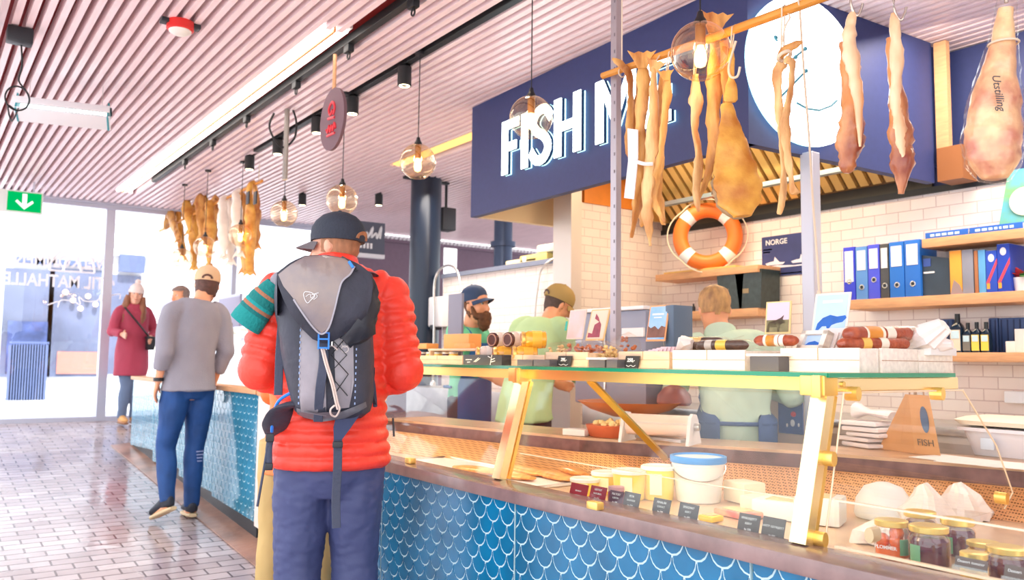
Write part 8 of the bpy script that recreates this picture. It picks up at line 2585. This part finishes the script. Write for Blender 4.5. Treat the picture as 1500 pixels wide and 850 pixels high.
# ---------------------------------------------------------------- fair haired cook, from behind
M_sage = mat('sage_shirt', rgb(196, 218, 194), .75, var=.1, vscale=6)
J, s = base_joints(1.68)
J.update(chest=V((0, .03, 1.18)), neck=V((-.062, .06, 1.385)), head=V((-.085, .10, 1.515)), shL=V((-.22, .03, 1.315)), shR=V((.16, .03, 1.335)), elL=V((-.29, .10, 1.10)), elR=V((.28, .06, 1.10)), wrL=V((-.33, .27, 1.08)), wrR=V((.22, .32, 1.10)))
Hf = eul(4, -14, 0)
fc = person('person with short fair hair in a sage green shirt, back to the counter', 1.68, M_skinw, J, Hf, M_sage, .72, mat('cook_trousers', rgb(60, 62, 72), .7), (M_black, M_black), top_low=-.14, top_off=.028, ruf=.010, curl=.8, thumb=dict(L=(0, 0, 1), R=(0, 0, 1)))
hair_shell(fc, J['head'], Hf, s, mat('hair_fair', rgb(206, 160, 100), .6, c2=rgb(150, 112, 78), vscale=34, stretch=(1, 1, .4)), lambda x, y, z: (y < .05 and z > .035) or (y < .0 and z > -.05+.35*abs(x)) or (z > .075), .008, rough=.004)
mb = MB(); n_ = J['neck']; mb.loft([n_+V((0, -.012, -.02)), n_+V((0, -.008, .015)), n_+V((0, 0, .03))], [(.088, .085), (.08, .08), (.074, .074)], n=24, hint=(0, 1, 0)); mb.build('collar', M_sage, fc)
mb = MB(); mb.tube(spline([n_+V((-.088, .0, -.024)), n_+V((-.06, -.078, -.018)), n_+V((.055, -.08, -.018)), n_+V((.085, .0, -.03))], 5), .007, n=8); mb.build('neck_strap', mat('strap_navy', rgb(40, 62, 96), .7), fc)
apron(fc, J, s, mat('apron_navy', rgb(56, 84, 132), .7, var=.12), wrap=2.05)
mb = MB(); d = (J['wrL']-J['elL']).normalized(); hand_lofts(mb, J['wrL'], d, V((0, 0, 1)), s*1.12, .8); mb.loft([J['wrL']-d*.05, J['wrL']+d*.01], [.036, .033], n=14); link('glove', fuse(mb, .006, 2), mat('glove_bright', rgb(70, 150, 236), .4), fc)
q = P(1076, 500, D=4.1)
put(fc, q.x, q.y, 0, 44)
# ================================================================ light
w = bpy.data.worlds.new('world'); SC.world = w; w.use_nodes = True
bg = w.node_tree.nodes['Background']
bg.inputs[0].default_value = (.93, .96, 1, 1)
bg.inputs[1].default_value = 2.2
sl_ = bpy.data.lights.new('sun', 'SUN'); sl_.energy = 6; sl_.angle = R(2); sl_.color = (1, .97, .93)
so = bpy.data.objects.new('sun', sl_); COL.objects.link(so); so.rotation_euler = V((0, math.cos(R(54)), -math.sin(R(54)))).to_track_quat('-Z', 'Y').to_euler(); so.location = (0, -8, 12)
def area(name, loc, target, size, energy, col=(1, 1, 1), sy=None):
    l = bpy.data.lights.new(name, 'AREA'); l.energy = energy; l.color = col; l.size = size
    if sy: l.shape = 'RECTANGLE'; l.size_y = sy
    o = bpy.data.objects.new(name, l); COL.objects.link(o); o.location = loc
    zz = (V(loc)-V(target)).normalized(); yy = V((0, 1, 0)); yy = (yy-zz*yy.dot(zz)).normalized(); xx = yy.cross(zz)
    o.rotation_euler = M((xx, yy, zz)).transposed().to_euler()
    return o
# the case's warm strip, the hood lamps, a shelf fill and a light over the cooks
area('case_lamp', (1.985, 2.75, 1.187), (2.05, 2.75, .7), .02, 9, (1, .78, .52), 2.8)
area('hood_lamp', (4.2, 3.4, 2.7), (4.2, 3.4, 0), .5, 26, (1, .78, .5), 1.6)
area('shelf_fill', (4.2, 1.4, 2.9), (4.7, 1.6, 1.5), .5, 42, (1, .86, .70), 1.8)  # added warm fill over the shelves, no fixture there
area('cook_lamp', (3.9, 6.2, 2.9), (4.1, 6.2, 1), .5, 40, (1, .9, .78), 2.0)
for x, y in ((2.435, 3.4), (2.435, 4.8), (2.435, 5.6)):
    l = bpy.data.lights.new('track_beam', 'SPOT'); l.energy = 34; l.color = (1, .84, .62); l.spot_size = R(80); l.spot_blend = .6; l.shadow_soft_size = .04
    o = bpy.data.objects.new('track_beam', l); COL.objects.link(o); o.location = (x, y, 2.95)
vs = SC.view_settings
vs.view_transform = 'Standard'
vs.look = 'None'
vs.exposure = 0.28
vs.gamma = 1.0
vs.use_curve_mapping = False
